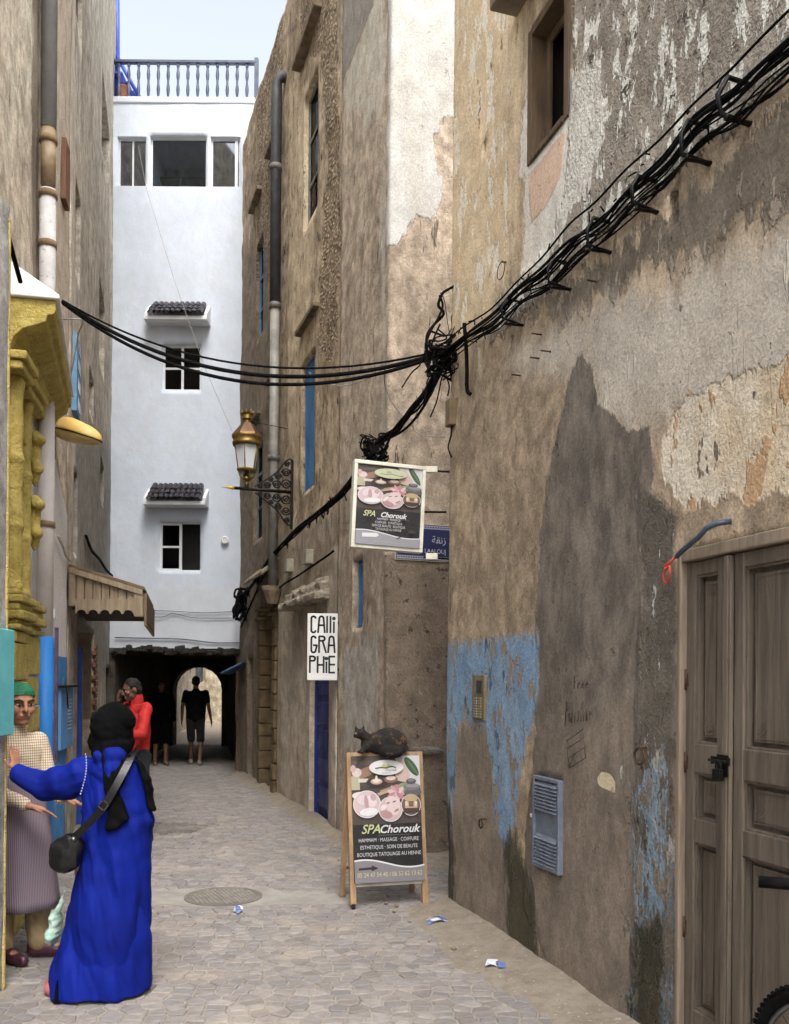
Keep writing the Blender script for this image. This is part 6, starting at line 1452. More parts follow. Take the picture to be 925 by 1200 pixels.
for row, (letters, widths) in enumerate(((('C', 'A', 'l', 'l', 'i'), (.24, .24, .09, .09, .09)), (('G', 'R', 'A'), (.25, .25, .24)), (('P', 'H', 'i', 'E'), (.22, .22, .09, .2)))):
    y1 = .955 - row * .3; y0 = y1 - .24; tot = sum(widths); gap = (.84 - tot) / (len(letters) - 1); x = .08
    for ch, wd in zip(letters, widths):
        for st in glyph(ch, x + .01, x + wd - .01, y0, y1): stroke(st, .032)
        if ch == 'i':
            c_ = S.P(x + wd / 2, y1 - .03); ink.add([c_ + Vector((.052 * S.W * 1.2 * math.cos(q * math.pi / 8), 0, .052 * S.W * 1.2 * math.sin(q * math.pi / 8))) for q in range(16)], [tuple(range(16))])
        x += wd + gap
ink.build('lettering', mat('sign_black', (26, 26, 28), None, .5), cs)
for zz in (a.z + .12, b_.z - .1): w = MB(); w.box((b_.x + .03, YS + .02, zz), (.1, .02, .03)); w.build('bracket', black_i, cs)

# A-board
def brd(u, v, Y): return at(u, v, Y)
fl_ = ground(411, 1066); fr_ = ground(502, 1060)
ab = thing('a_board', 'wooden framed folding spa advertising board standing on the paving', 'sign board', (fl_ + fr_) / 2)
axn = (fr_ - fl_).normalized(); Wd = (fr_ - fl_).length; out = Vector((axn.y, -axn.x, 0)); Hb = 1.165; tilt = R(9)
if out.y > 0: out = -out
upn = (Vector((0, 0, 1)) * math.cos(tilt) - out * math.sin(tilt)).normalized(); anv = axn.cross(upn); anv = anv if anv.y < 0 else -anv
rotB = Matrix((axn, -anv, upn)).transposed(); o = fl_
pine = wood('board_pine', (168, 138, 104), (136, 108, 78), (12, 12, 2))
def bbox(nm, x0, x1, y0, y1, d0, d1, m_, bev=.004):
    w = MB(); w.box(o + axn * (x0 + x1) / 2 + upn * (y0 + y1) / 2 + anv * (d0 + d1) / 2, (x1 - x0, d1 - d0, y1 - y0), rotB); return w.build(nm, m_, ab, bev)
cst = .035
bbox('leg', 0, .045, cst, Hb, -.03, .012, pine); bbox('leg', Wd - .045, Wd, .01, Hb, -.03, .012, pine)
bbox('rail', .045, Wd - .045, Hb - .03, Hb, -.03, .011, pine); bbox('rail', .045, Wd - .045, .16, .185, -.03, .011, mat('board_white_strip', (206, 200, 190), (176, 166, 152), .6))
bbox('backing', .045, Wd - .045, .185, Hb - .03, -.02, -.004, pine)
S = Sheet(o + axn * .03 + upn * .187 + anv * .0122, axn, upn, anv, Wd - .06, Hb - .03 - .187); spa_print(S, False); S.mb.build('poster', pm, ab)
# rear legs
btop = o + upn * (Hb - .03) - anv * .03
for x in (.0, Wd - .04):
    foot = o + axn * x - out * .38; foot.z = 0.012; top = btop + axn * x
    dv = top - foot; w = MB(); e = axn * .04; th = out * .028
    w.hexa([foot, foot + e, foot + e + th, foot + th, top, top + e, top + e + th, top + th]); w.build('rear_leg', pine, ab, .004)
w = MB(); a_ = o + axn * .04 - out * .44 + Vector((0, 0, .22)); w.tube([a_, a_ + axn * (Wd - .08)], .014, 6); w.build('rear_rail', pine, ab)
w = MB(); w.tube([fl_ + Vector((.01, -.012, .018)), fl_ + Vector((.035, -.012, .018))], .018, 10); w.box(fl_ + Vector((.022, -.01, .036)), (.03, .03, .012)); w.build('castor', black_i, ab, .003)
TOP = o + upn * Hb

# ------------------------------------------------------------------ cat asleep on the board
t = NT('tortoiseshell_fur'); n1 = t.noise(14, 4, .6); n2 = t.noise(180, 3, .6, t.mapv((1, 1, 1)))
c = t.mix(t.step(n1, .56, .64), rgb(30, 25, 22), rgb(110, 74, 42)); c = t.mix(t.step(n2, .35, .7, 0, .6), c, rgb(18, 15, 13)); t.bump(n2, .8, .01); fur = t.fin(c, .9)
CT = TOP + axn * (Wd * .42) - anv * .0; bz = Vector((0, 0, 1)); ca = thing('cat', 'dark tortoiseshell cat crouching on top of the folding spa board', 'cat', CT)
def cp(x, y, z): return CT + axn * x + Vector((0, 1, 0)) * y + bz * z
w = MB()
w.ell(cp(.08, .0, .085), (.135, .092, .105)); w.ell(cp(.13, .0, .075), (.1, .098, .092)); w.ell(cp(-.01, -.005, .07), (.1, .08, .085)); w.ell(cp(-.09, -.01, .065), (.05, .055, .07))
w.cap(cp(-.08, -.01, .1), cp(-.13, -.025, .138), .045, .04); w.ell(cp(-.145, -.03, .145), (.047, .042, .04)); w.ell(cp(-.175, -.045, .132), (.024, .022, .02))
for sx in (-.018, .03): w.cap(cp(-.145 + sx - .01, -.02 + sx * .3, .175), cp(-.15 + sx * 1.4 - .008, -.015, .206), .016, .004, 8)
w.cap(cp(-.1, -.06, .05), cp(-.13, -.085, .014), .024, .02); w.ell(cp(-.14, -.092, .012), (.028, .022, .013)); w.cap(cp(-.08, .03, .05), cp(-.11, .03, .014), .024, .02)
w.ell(cp(.08, -.075, .02), (.1, .035, .045)); w.ell(cp(.1, -.06, -.015), (.09, .03, .03)); w.ell(cp(.17, -.06, .03), (.05, .045, .04))
P = smooth_path([cp(.2, .02, .05), cp(.22, -.05, .03), cp(.16, -.1, .0), cp(.06, -.105, -.01)], 5); w.tube(P, [.022 - .0006 * i for i in range(len(P))], 8)
union(w, 'body', fur, ca, .006, 3)
for dx in (-.008, .022):
    w = MB(); w.ell(cp(-.17 + dx, -.064 + abs(dx) * .1, .15), (.006, .004, .006)); w.build('eye', mat('cat_eye', (150, 140, 70), None, .1), ca)
# kitten on the lump behind: a small grey tabby
kt = BW.px(478, 884, 0); KP = at(480, 886, 8.2)

# litter
pap = mat('white_paper', (226, 228, 232), (208, 212, 220), .7, scale=20); blp = mat('blue_print_paper', (120, 140, 186), (80, 96, 150), .6)
for (u, v, sz, lab) in ((511, 1084, .09, 'crumpled white and blue wrapper by the folding board'), (580, 1138, .09, 'folded white carton scrap by the tan wall foot'), (279, 1071, .06, 'little blue and white scrap just below the manhole')):
    g = ground(u, v); lt_ = thing('litter', lab, 'litter', g, 'scraps of paper on the paving'); rr = random.Random(int(u))
    for k in range(4):
        w = MB(); a0 = rr.uniform(0, 3.1); p = g + Vector((rr.uniform(-.4, .4) * sz, rr.uniform(-.4, .4) * sz, .016 + .008 * k)); dx, dy = Vector((math.cos(a0), math.sin(a0), rr.uniform(-.1, .25))), Vector((-math.sin(a0), math.cos(a0), rr.uniform(-.1, .3)))
        q = sz * rr.uniform(.4, .7); pts = [p - dx * q - dy * q * .5, p - dy * q * .5 + Vector((0, 0, .012)), p + dx * q - dy * q * .5, p + dx * q + dy * q * .5, p + dy * q * .5 + Vector((0, 0, .02)), p - dx * q + dy * q * .5]
        pts = [Vector((a.x, a.y, max(.012, a.z))) for a in pts]
        w.add(pts + [a + Vector((0, 0, .003)) for a in pts], [(0, 1, 4, 5), (1, 2, 3, 4), (6, 11, 10, 7), (7, 10, 9, 8), (0, 6, 7, 1), (1, 7, 8, 2), (2, 8, 9, 3), (3, 9, 10, 4), (4, 10, 11, 5), (5, 11, 6, 0)]); w.build('fold', pap if k % 3 else blp, lt_)
for k in range(26):
    y = random.uniform(4.5, 7.0); x = XA(y) - random.uniform(.05, .5)
    w = MB(); r_ = random.uniform(.008, .02); w.ell((x, y, r_ * .5 + .012), (r_ * 1.3, r_, r_ * .7), n=6, m=4); w.build('pebble', mat('pebble', (150, 134, 116), (116, 100, 84), .95), label='small loose pebble on the dirt along the tan wall', cat='pebble', group='pebbles along the tan wall')

# ------------------------------------------------------------------ bicycle leaning by the door
bk_ = thing('bicycle', 'black mountain bicycle parked against the carved door', 'bicycle', (1.25, 2.6, 0))
bd = Vector((-.29, .957, 0)).normalized(); bn = Vector((-bd.y, bd.x, 0)); bn = bn if bn.x < 0 else -bn
wf = at(966, 1200, 2.95); FWc = Vector((wf.x, wf.y, .345)); RWc = FWc - bd * 1.08
black_m = mat('bike_black', (26, 26, 28), (18, 18, 20), .4, .2)
for cc in (FWc, RWc):
    w = MB(); w.tube([cc + bd * .32 * math.cos(a) + bz * .32 * math.sin(a) for a in [2 * math.pi * k / 40 for k in range(41)]], .025, 8)
    for k in range(80):
        a = 2 * math.pi * k / 80
        for sd in (-.014, .014): q = cc + bd * .345 * math.cos(a) + bz * .345 * math.sin(a) + bn * sd; w.box(q, (.014, .014, .012), Matrix.Rotation(-a, 3, bn))
    wh = w.build('wheel', black_r, bk_)
    w = MB(); w.tube([cc + bd * .29 * math.cos(a) + bz * .29 * math.sin(a) for a in [2 * math.pi * k / 40 for k in range(41)]], .011, 6); w.tube([cc - bn * .04, cc + bn * .04], .02, 8)
    for k in range(16): a = 2 * math.pi * k / 16; w.tube([cc + bn * (.02 if k % 2 else -.02), cc + bd * .29 * math.cos(a) + bz * .29 * math.sin(a)], .0015, 4)
    w.build('rim', mat('rim_alloy', (130, 130, 132), None, .35, .8), wh)
HD = FWc - bd * .17 + bz * .42; BB = FWc - bd * .66 - bz * .05; ST = FWc - bd * .86 + bz * .45
w = MB(); w.tube([FWc + bn * .05, HD + bn * .04 - bz * .05, HD - bn * .04 - bz * .05, FWc - bn * .05], .014, 8); w.tube([HD - bz * .06, HD + bz * .18 - bd * .06], .02, 8); w.build('fork', black_m, bk_)
w = MB()
for a, b_ in ((HD, BB), (HD + bz * .08 - bd * .03, ST - bz * .05), (ST, BB)): w.tube([a, b_], .018, 8)
for sd in (-.05, .05): w.tube([BB, RWc + bn * sd], .01, 6); w.tube([ST - bz * .06, RWc + bn * sd], .009, 6)
w.build('frame', black_m, bk_)
GE = at(889, 1033, 2.86); HB = HD + bz * .2 - bd * .06
w = MB(); hb_c = HB + bz * (GE.z - HB.z); w.tube([HB - bz * .05, hb_c], .016, 8); g_in = hb_c + (GE - hb_c) * .55; w.tube([hb_c - (GE - hb_c), hb_c, g_in, GE + (hb_c - GE) * .02], .012, 8); w.build('handlebar', black_m, bk_)
for q in (GE, hb_c * 2 - GE): w = MB(); w.tube([q, q + (hb_c - q).normalized() * .13], .019, 12); w.build('grip', black_r, bk_)
w = MB(); w.tube([ST, ST + bz * .14], .013, 8); w.ell(ST + bz * .16, (.07, .12, .03), Matrix.Rotation(.29, 3, 'Z')); w.ell(ST + bz * .165 - bd * .08, (.09, .07, .03)); w.build('saddle', black_r, bk_)
w = MB(); w.tube([BB - bn * .03, BB + bn * .03], .1, 18); w.tube([BB + bn * .06, BB + bn * .06 + bd * .15 - bz * .08], .01, 6); w.box(BB + bn * .1 + bd * .15 - bz * .08, (.09, .07, .02)); w.build('crank', black_m, bk_)

# ------------------------------------------------------------------ people
skin_t = mat('skin_tan', (176, 128, 100), (160, 112, 86), .6, scale=20, fine=200, bump=.1, bd=.001)
skin_d = mat('skin_brown', (112, 80, 62), (96, 66, 50), .6, scale=20, fine=200, bump=.1, bd=.001)
def mv(p, rz, base): 
    c_, s_ = math.cos(rz), math.sin(rz); return Vector((base[0] + p[0] * c_ - p[1] * s_, base[1] + p[0] * s_ + p[1] * c_, base[2] + p[2]))
def head_mb(w, c, rot, k=1.0):
    """skull, jaw, nose, brow, lips, ears; face looks along local -Y"""
    def q(x, y, z): return c + rot @ Vector((x * k, y * k, z * k))
    w.ell(q(0, .012, .028), (.074 * k, .092 * k, .085 * k), rot); w.ell(q(0, -.022, -.045), (.056 * k, .062 * k, .066 * k), rot); w.ell(q(0, -.058, -.088), (.03 * k, .028 * k, .022 * k), rot)
    for sx in (-1, 1):
        w.ell(q(.038 * sx, -.055, -.022), (.026 * k, .026 * k, .03 * k), rot); w.ell(q(.076 * sx, .012, -.008), (.012 * k, .02 * k, .032 * k), rot)
        w.cap(q(.012 * sx, -.082, .03), q(.046 * sx, -.068, .028), .010 * k, .009 * k, 8)
    w.cap(q(0, -.083, .022), q(0, -.106, -.022), .010 * k, .014 * k, 8); w.ell(q(0, -.094, -.026), (.019 * k, .015 * k, .01 * k), rot)
    w.cap(q(-.02, -.08, -.054), q(.02, -.08, -.054), .009 * k, .009 * k, 8); w.cap(q(-.016, -.078, -.066), q(.016, -.078, -.066), .010 * k, .010 * k, 8)
def hand_mb(w, wrist, d, pn, side, k=1.0, curl=.5, thumb=1):
    """palm + five fingers: d = pointing direction, pn = palm normal, side = towards the thumb"""
    d = d.normalized(); pn = (pn - d * pn.dot(d)).normalized(); sd = d.cross(pn) * side
    kn = wrist + d * .085 * k
    w.cap(wrist + sd * .012 * k, kn + sd * .026 * k, .02 * k, .014 * k, 8); w.cap(wrist - sd * .008 * k, kn - sd * .024 * k, .018 * k, .013 * k, 8); w.cap(wrist, kn, .02 * k, .015 * k, 8)
    for j, (off, L) in enumerate(((.033, .072), (.011, .08), (-.011, .075), (-.032, .06))):
        p = kn + sd * off * k; dd = d.copy(); seg = [.45, .32, .25]
        for q in range(3):
            a = curl * (.35 + .3 * q); dd = (d * math.cos(a) + pn * math.sin(a)).normalized(); n_ = p + dd * L * seg[q] * k; w.cap(p, n_, (.0086 - .0008 * q) * k, (.008 - .0008 * q) * k, 8); p = n_
    p = wrist + d * .03 * k + sd * .022 * k; dd = (d * .6 + sd * .8 * thumb + pn * .25).normalized(); n_ = p + dd * .045 * k; w.cap(p, n_, .012 * k, .0105 * k, 8); w.cap(n_, n_ + (dd + d * .7).normalized() * .032 * k, .0105 * k, .008 * k, 8)
def figure(name, label, base, rz, J, skin, top, bottom, hair=None, shoes=None, long_sleeve=True, shorts=False, k=1.0, head_yaw=0, head_pitch=0, extra=None, voxel=.007, hands=None, bulk=1.0):
    """J: joints in the figure's own frame (x to its left as it looks along -y)"""
    pr = thing(name, label, 'person', base); M = lambda p: mv(p, rz, base)
    j = {q: M(p) for q, p in J.items()}
    R3 = Matrix.Rotation(rz + head_yaw, 3, 'Z') @ Matrix.Rotation(head_pitch, 3, 'X')
    w = MB(); head_mb(w, j['head'], R3, k); w.cap(j['neck'], j['head'] + R3 @ Vector((0, .02, -.05)), .055 * k, .05 * k)
    w.cap(j['chest'], j['neck'], .1, .055); w.cap(j['hip'], j['chest'], .12, .115)
    for sd in 'lr':
        w.cap(j['sh' + sd], j['el' + sd], .048, .038); w.cap(j['el' + sd], j['wr' + sd], .038, .026); w.cap(j['chest'], j['sh' + sd], .09, .05)
        w.cap(j['hp' + sd], j['kn' + sd], .08, .055); w.cap(j['kn' + sd], j['an' + sd], .052, .036); w.cap(j['hip'], j['hp' + sd], .11, .09)
        ft = j['to' + sd]; w.cap(j['an' + sd], ft, .035, .028)
        hd = (hands or {}).get(sd)
        fw = (j['wr' + sd] - j['el' + sd]).normalized()
        if hd: hand_mb(w, j['wr' + sd], mv(hd[0], rz, (0, 0, 0)), mv(hd[1], rz, (0, 0, 0)), hd[2], k, hd[3])
        else: hand_mb(w, j['wr' + sd], fw, mv((-1 if sd == 'l' else 1, 0, 0), rz, (0, 0, 0)), 1 if sd == 'l' else -1, k, .7)
    union(w, 'body', skin, pr, voxel, 3)
    w = MB(); w.cap(j['chest'], j['neck'] - Vector((0, 0, .02)), .115, .075); lat = mv((1, 0, 0), rz, (0, 0, 0))
    for q_ in (-1, 0, 1): w.cap(j['hip'] + Vector((0, 0, -.02)) + lat * .045 * bulk * q_, j['chest'] + lat * .068 * bulk * q_, .118 + (.02 if q_ == 0 else 0), .112 + (.02 if q_ == 0 else 0))
    for sd in 'lr':
        w.cap(j['chest'] + Vector((0, 0, .05)), j['sh' + sd] - Vector((0, 0, .01)), .1, .058)
        w.cap(j['hip'], j['hip'].lerp(j['hp' + sd], .6) + Vector((0, 0, .03)), .118, .112)
        if long_sleeve: w.cap(j['sh' + sd], j['el' + sd], .066, .056); w.cap(j['el' + sd], j['el' + sd].lerp(j['wr' + sd], .93), .056, .042)
        else: w.cap(j['sh' + sd], j['sh' + sd].lerp(j['el' + sd], .6), .058, .058)
    def folds(co, no):
        n1 = fbm(co[:, 0] * 14 + co[:, 2] * 5, co[:, 2] * 10 + co[:, 1] * 9, 5, 3) - .5
        return co + no * (n1 * .022)[:, None]
    union(w, 'shirt', top, pr, voxel * 1.3, 5, fn=folds)
    w = MB()
    for sd in 'lr':
        w.cap(j['hip'] - Vector((0, 0, .03)), j['hp' + sd], .112, .1)
        if shorts: w.cap(j['hp' + sd], j['kn' + sd], .1, .08)
        else: w.cap(j['hp' + sd], j['kn' + sd], .105, .08); w.cap(j['kn' + sd], j['kn' + sd].lerp(j['an' + sd], .95), .08, .068)
    union(w, 'trousers', bottom, pr, voxel * 1.4, 4, fn=folds)
    if shoes:
        for sd in 'lr':
            w = MB(); a, t_ = j['an' + sd], j['to' + sd]; d = (t_ - a); d.z = 0; d.normalize(); gz = min(a.z - .07, t_.z - .02)
            heel = Vector((a.x, a.y, gz + .035)) - d * .03; toe = Vector((t_.x, t_.y, t_.z)) + d * .02
            w.cap(heel, toe, .045, .034, 12); w.cap(heel + Vector((0, 0, .02)), heel.lerp(toe, .5) + Vector((0, 0, .015)), .044, .038, 12)
            def flat(co, no, gz=gz): co = co.copy(); co[:, 2] = np.maximum(co[:, 2], max(0.0135, gz)); return co
            union(w, 'shoe', shoes, pr, .007, 4, fn=flat)
    if hair:
        w = MB(); w.ell(j['head'] + R3 @ Vector((0, .02, .04)) * k, (.081 * k, .092 * k, .083 * k), R3)
        w.ell(j['head'] + R3 @ Vector((0, .05, -.005)) * k, (.072 * k, .06 * k, .07 * k), R3)
        union(w, 'hair', hair, pr, .007, 2, fn=lambda co, no: co + no * ((fbm(co[:, 0] * 60, co[:, 2] * 60 + co[:, 1] * 40, 3, 2) - .5) * .012)[:, None])
    for sx in (-1, 1):
        def q(x, y, z): return j['head'] + R3 @ Vector((x * k, y * k, z * k))
        w = MB(); w.ell(q(.032 * sx, -.0735, .006), (.0125 * k, .008 * k, .0055 * k), R3); e = w.build('eye', mat('eye_white', (206, 198, 188), None, .3), pr)
        w = MB(); w.ell(q(.032 * sx + .002, -.081, .006), (.0062 * k, .003 * k, .0056 * k), R3); w.build('iris', mat('eye_dark', (30, 22, 18), None, .2), e)
        w = MB(); w.tube(smooth_path([q(.015 * sx, -.092, .026), q(.034 * sx, -.088, .034), q(.052 * sx, -.074, .028)]), [.004] * 13, 6); w.build('eyebrow', mat('brow_dark', (44, 34, 28), None, .9), pr)
    w = MB(); w.cap(q(-.02, -.0885, -.056), q(.02, -.0885, -.056), .004 * k, .004 * k, 8); w.cap(q(-.014, -.087, -.066), q(.014, -.087, -.066), .0045 * k, .0045 * k, 8); w.build('lips', mat('lips', (142, 90, 76), None, .5), pr)
    return pr, j, R3
def stand(h=1.72, stride=0.0, **kw):
    f = h / 1.72
    J = dict(head=(0, -.02, 1.60), neck=(0, 0, 1.45), chest=(0, .0, 1.28), hip=(0, 0, .96), shl=(.19, 0, 1.40), shr=(-.19, 0, 1.40), ell=(.25, .02, 1.13), elr=(-.25, .02, 1.13), wrl=(.26, -.04, .89), wrr=(-.26, -.04, .89),
             hpl=(.09, 0, .9), hpr=(-.09, 0, .9), knl=(.1, -.02 - stride * .6, .5), knr=(-.1, -.02 + stride * .3, .5), anl=(.1, -.0 - stride, .09), anr=(-.1, .0 + stride, .09 + abs(stride) * .12), tol=(.11, -.15 - stride, .045), tor=(-.11, -.15 + stride, .04))
    J.update(kw); return {a: (p[0] * f, p[1] * f, p[2] * f) for a, p in J.items()}

# man walking away through the passage
blk = mat('black_cloth', (20, 20, 22), (14, 14, 16), .9, scale=9, fine=160, spec=.1)
D0_ = ground(229, 897)
figure('person', 'person in black T-shirt and shorts walking away through the dark passage', (D0_.x, D0_.y, 0), math.pi + .06, stand(1.77, .12, ell=(.245, .04, 1.12), elr=(-.25, .02, 1.12), wrl=(.27, -.05, .88), wrr=(-.29, -.03, .88)), skin_d, blk, mat('black_shorts', (34, 34, 36), None, .9), hair=mat('black_hair', (22, 19, 17), (14, 12, 11), .8, fine=200), shoes=mat('pale_shoe', (150, 142, 132), None, .7), long_sleeve=False, shorts=True, voxel=.012, bulk=1.6)
E0_ = ground(188, 897)
figure('person', 'dim person, dark clothes blackened as shade, standing beside the passage wall', (E0_.x, E0_.y, 0), .4, stand(1.68, .05), skin_d, mat('gloom_black_cloth', (12, 11, 11), None, .95, spec=.05), mat('gloom_black_skirt', (11, 10, 10), None, .95, spec=.05), hair=mat('black_hair', (22, 19, 17)), shoes=mat('sandal', (120, 104, 88), None, .7), shorts=True, voxel=.014)  # clothes coloured near-black to put the passage's darkness into them

# man in the red jacket, head bowed, hand to his face, phone in the other hand
RB = (at(160, 860, 9.4).x, 9.4, 0)
red = mat('red_jacket', (190, 34, 30), (168, 26, 24), .8, scale=7, fine=140, bump=.2)
rz = -.75
RJ = stand(1.72, 0, head=(-.02, -.07, 1.575), elr=(-.27, -.1, 1.15), wrr=(-.08, -.31, 1.14), ell=(.26, -.14, 1.24), wrl=(.06, -.2, 1.46))
RJ = stand(1.72, 0, head=(.0, -.06, 1.585), ell=(.3, -.12, 1.14), wrl=(.1, -.33, 1.1), elr=(-.2, -.24, 1.2), wrr=(-.04, -.2, 1.44))
rp_, rj, _ = figure('person', 'person in a red jacket, hand to mouth, looking at a phone by the shop', RB, rz, RJ, skin_d, red, mat('dark_trousers', (40, 40, 46), None, .9), hair=mat('black_hair', (22, 19, 17)), shoes=mat('dark_shoe', (44, 38, 34), None, .7), head_yaw=-.25, head_pitch=.25, voxel=.008,
   hands=dict(r=((.35, -.1, 1), (.3, .9, 0), -1, .5), l=((-.7, -.4, .3), (0, -.3, 1), 1, 1.0)))
w = MB(); w.cap(rj['neck'] + Vector((0, 0, -.01)), rj['neck'] + Vector((0, 0, .05)), .076, .07); w.build('collar', red, rp_)
hp = rj['wrl'] + mv((-.08, -.05, .06), rz, (0, 0, 0)); w = MB(); w.box(hp, (.075, .012, .15), Euler((-.6, 0, rz)).to_matrix()); w.build('phone', mat('phone_black', (20, 20, 22), None, .2), bev=.006, label='black phone held by the person in the red jacket', cat='phone')

# person with the green headscarf, checked shirt and striped apron
GB = (at(14, 1125, 5.42).x, 5.42, 0)
t = NT('checked_shirt'); sx_ = t.node('ShaderNodeSeparateXYZ'); t.inp(sx_, 0, t.pos())
def bars(o_, sc, th): return t.math('GREATER_THAN', t.math('FRACT', t.math('MULTIPLY', o_, sc)), th)
mx_ = t.math('MAXIMUM', bars(t.math('ADD', sx_.outputs['X'], t.math('MULTIPLY', sx_.outputs['Y'], .6)), 64, .7), bars(sx_.outputs['Z'], 64, .7))
chk = t.fin(t.mix(mx_, rgb(214, 203, 182), rgb(158, 132, 110)), .9)
t = NT('striped_apron'); sx_ = t.node('ShaderNodeSeparateXYZ'); t.inp(sx_, 0, t.pos()); ap_n = t.noise(20, 3)
apm = t.fin(t.mix(t.math('MULTIPLY', bars(t.math('ADD', t.math('ADD', sx_.outputs['X'], sx_.outputs['Y']), t.math('MULTIPLY', ap_n, .006)), 70, .55), .8), rgb(112, 96, 108), rgb(150, 138, 148)), .92)
khaki = mat('khaki_cloth', (164, 142, 108), (146, 124, 92), .9, scale=8, fine=160); maroon = mat('maroon_leather', (76, 40, 52), (58, 28, 40), .45, scale=12)
gz_ = .72
GJ = stand(1.67, 0, head=(.02, -.045, 1.585), shl=(.15, 0, 1.35), shr=(-.15, .02, 1.35), ell=(.2, -.06, 1.09), wrl=(.19, -.30, 1.02), elr=(-.2, -.08, 1.1), wrr=(-.02, -.30, .99), anl=(.14, -.08, .09), tol=(.27, -.18, .05), knl=(.12, -.05, .5), anr=(-.08, -.06, .09), tor=(-.02, -.22, .05))
gp_, gj, gR = figure('person', 'person in green headscarf, checked shirt and striped apron standing in the yellow portal', GB, gz_, GJ, skin_t, chk, khaki, shoes=maroon, head_yaw=.02, head_pitch=.06, voxel=.0055, k=1.1, hands=dict(l=((.85, -.5, -.35), (-.1, -.2, -1), -1, .55), r=((.9, -.4, -.3), (0, -.2, -1), -1, .5)))
w = MB(); hc = gj['head']; w.ell(hc + gR @ Vector((0, .02, .056)), (.092, .108, .084), gR); w.ell(hc + gR @ Vector((0, .078, .0)), (.066, .05, .066), gR); w.cap(hc + gR @ Vector((.0, .1, -.01)), hc + gR @ Vector((.02, .13, -.06)), .03, .02)
grn = mat('green_cloth', (22, 122, 84), (16, 100, 70), .7, scale=12, fine=150, bump=.3)
def scarf_cut(co, no):
    co = co.copy(); L = (co - np.array(hc)) @ np.array(gR); lim = .042 + np.clip(-L[:, 1], -.1, .1) * .25; low = L[:, 2] < lim
    fr = L[:, 1] < .03; m_ = low & fr; co[m_] -= no[m_] * .03
    return co + no * ((fbm(co[:, 2] * 70, co[:, 0] * 12, 8, 2) - .5) * .006)[:, None]
union(w, 'headscarf', grn, gp_, .005, 2, fn=scarf_cut)
# apron: a lofted wrap from waist to below the knee
w = MB(); w.smooth = True; rings = []
for q in range(15):
    f_ = q / 14; z = 1.12 - .8 * f_; rx, ry = .155 + .07 * f_, .13 + .06 * f_; ring = []
    for k in range(40):
        a = 2 * math.pi * k / 40; m_ = 1 + (.05 * f_) * math.sin(a * 7 + 2 * f_) + .02 * math.sin(a * 3 + f_ * 5)
        ring.append(mv((.01 + rx * m_ * math.cos(a) + .03 * f_, -.03 - .02 * f_ + ry * m_ * math.sin(a), z), gz_, GB))
    rings.append(ring)
w.loft(rings); w.build('apron', apm, gp_)

# woman in the blue djellaba, seen from behind, one arm stretched to the wall corner
WB = Vector((at(115, 1168, 4.84).x, 4.84, 0)); kx = 4.84 / F
blue_c = mat('royal_blue_cloth', (14, 34, 134), (11, 27, 114), .72, scale=4, fine=220, bump=.12, bd=.002, spec=.12)
black_s = mat('black_scarf_cloth', (12, 12, 13), (8, 8, 9), .9, scale=8, fine=180, bump=.3, spec=.08)
wp = thing('person', 'person in a royal blue hooded robe and black headscarf reaching to the wall', 'person', WB)
def wx(u, v, dy=0.0): p = at(u, v, WB.y); return Vector((p.x, WB.y + dy, p.z))
w = MB()                                                     # body under the cloth
hd_c = wx(133, 853, .01); HR = Matrix.Rotation(math.pi - .55, 3, 'Z'); head_mb(w, hd_c, HR, .97)
w.cap(wx(134, 888), hd_c, .06, .055); w.cap(wx(134, 925), wx(134, 888), .11, .07); w.cap(wx(133, 1010), wx(135, 925), .12, .11)
sL, eL, hL = wx(106, 900), wx(58, 921, .03), wx(17, 907, .03); w.cap(wx(134, 905), sL, .08, .055); w.cap(sL, eL, .05, .04); w.cap(eL, hL, .04, .028)
hand_mb(w, hL, (wx(13, 872, .04) - hL), Vector((-.8, .2, 0)), 1, .95, .25)
sR, eR, hR_ = wx(156, 908), wx(164, 960, -.01), wx(158, 985, .2); w.cap(wx(134, 905), sR, .08, .055); w.cap(sR, eR, .05, .04); w.cap(eR, hR_, .04, .028); hand_mb(w, hR_, Vector((-.3, .9, .1)), Vector((-1, 0, 0)), 1, .95, .6)
for u0, u1 in ((104, 96), (140, 136)):
    w.cap(wx(133, 1010), wx(u0 + 6, 1020), .11, .1); w.cap(wx(u0 + 6, 1020), wx(u0, 1090), .085, .06); w.cap(wx(u0, 1090), wx(u1, 1150), .055, .04); p = wx(u1, 1158); w.cap(p, p + Vector((-.06, .13, -.02)), .036, .03)
union(w, 'body', skin_t, wp, .0065, 3)
# robe
w = MB(); prof = [(1160, 54, 179, .21), (1120, 63, 179, .205), (1080, 73, 179, .2), (1040, 83, 179, .185), (1000, 93, 178.5, .17), (965, 96, 178, .16), (930, 97, 177, .155), (905, 96, 176, .145), (890, 103, 170, .12), (880, 115, 157, .09)]
rings = []
for i in range(46):
    f_ = i / 45 * (len(prof) - 1); a = int(min(f_, len(prof) - 2)); t_ = f_ - a; v, u0, u1, ry = [prof[a][q] * (1 - t_) + prof[a + 1][q] * t_ for q in range(4)]
    c_ = wx((u0 + u1) / 2, v); rx = (u1 - u0) / 2 * kx; low = max(0, (v - 940) / 220); ring = []
    for k in range(96):
        an_ = 2 * math.pi * k / 96; m_ = 1 + low * (.05 * math.sin(an_ * 6 + .8) + .03 * math.sin(an_ * 11 + 2)) + .012 * math.sin(an_ * 4 + v * .05)
        edge = abs(math.cos(an_)) ** 3; m_ = m_ * (1 - edge) + edge
        ring.append(c_ + Vector((rx * m_ * math.cos(an_), ry * m_ * math.sin(an_), 0)))
    rings.append(ring)
w.loft(rings)
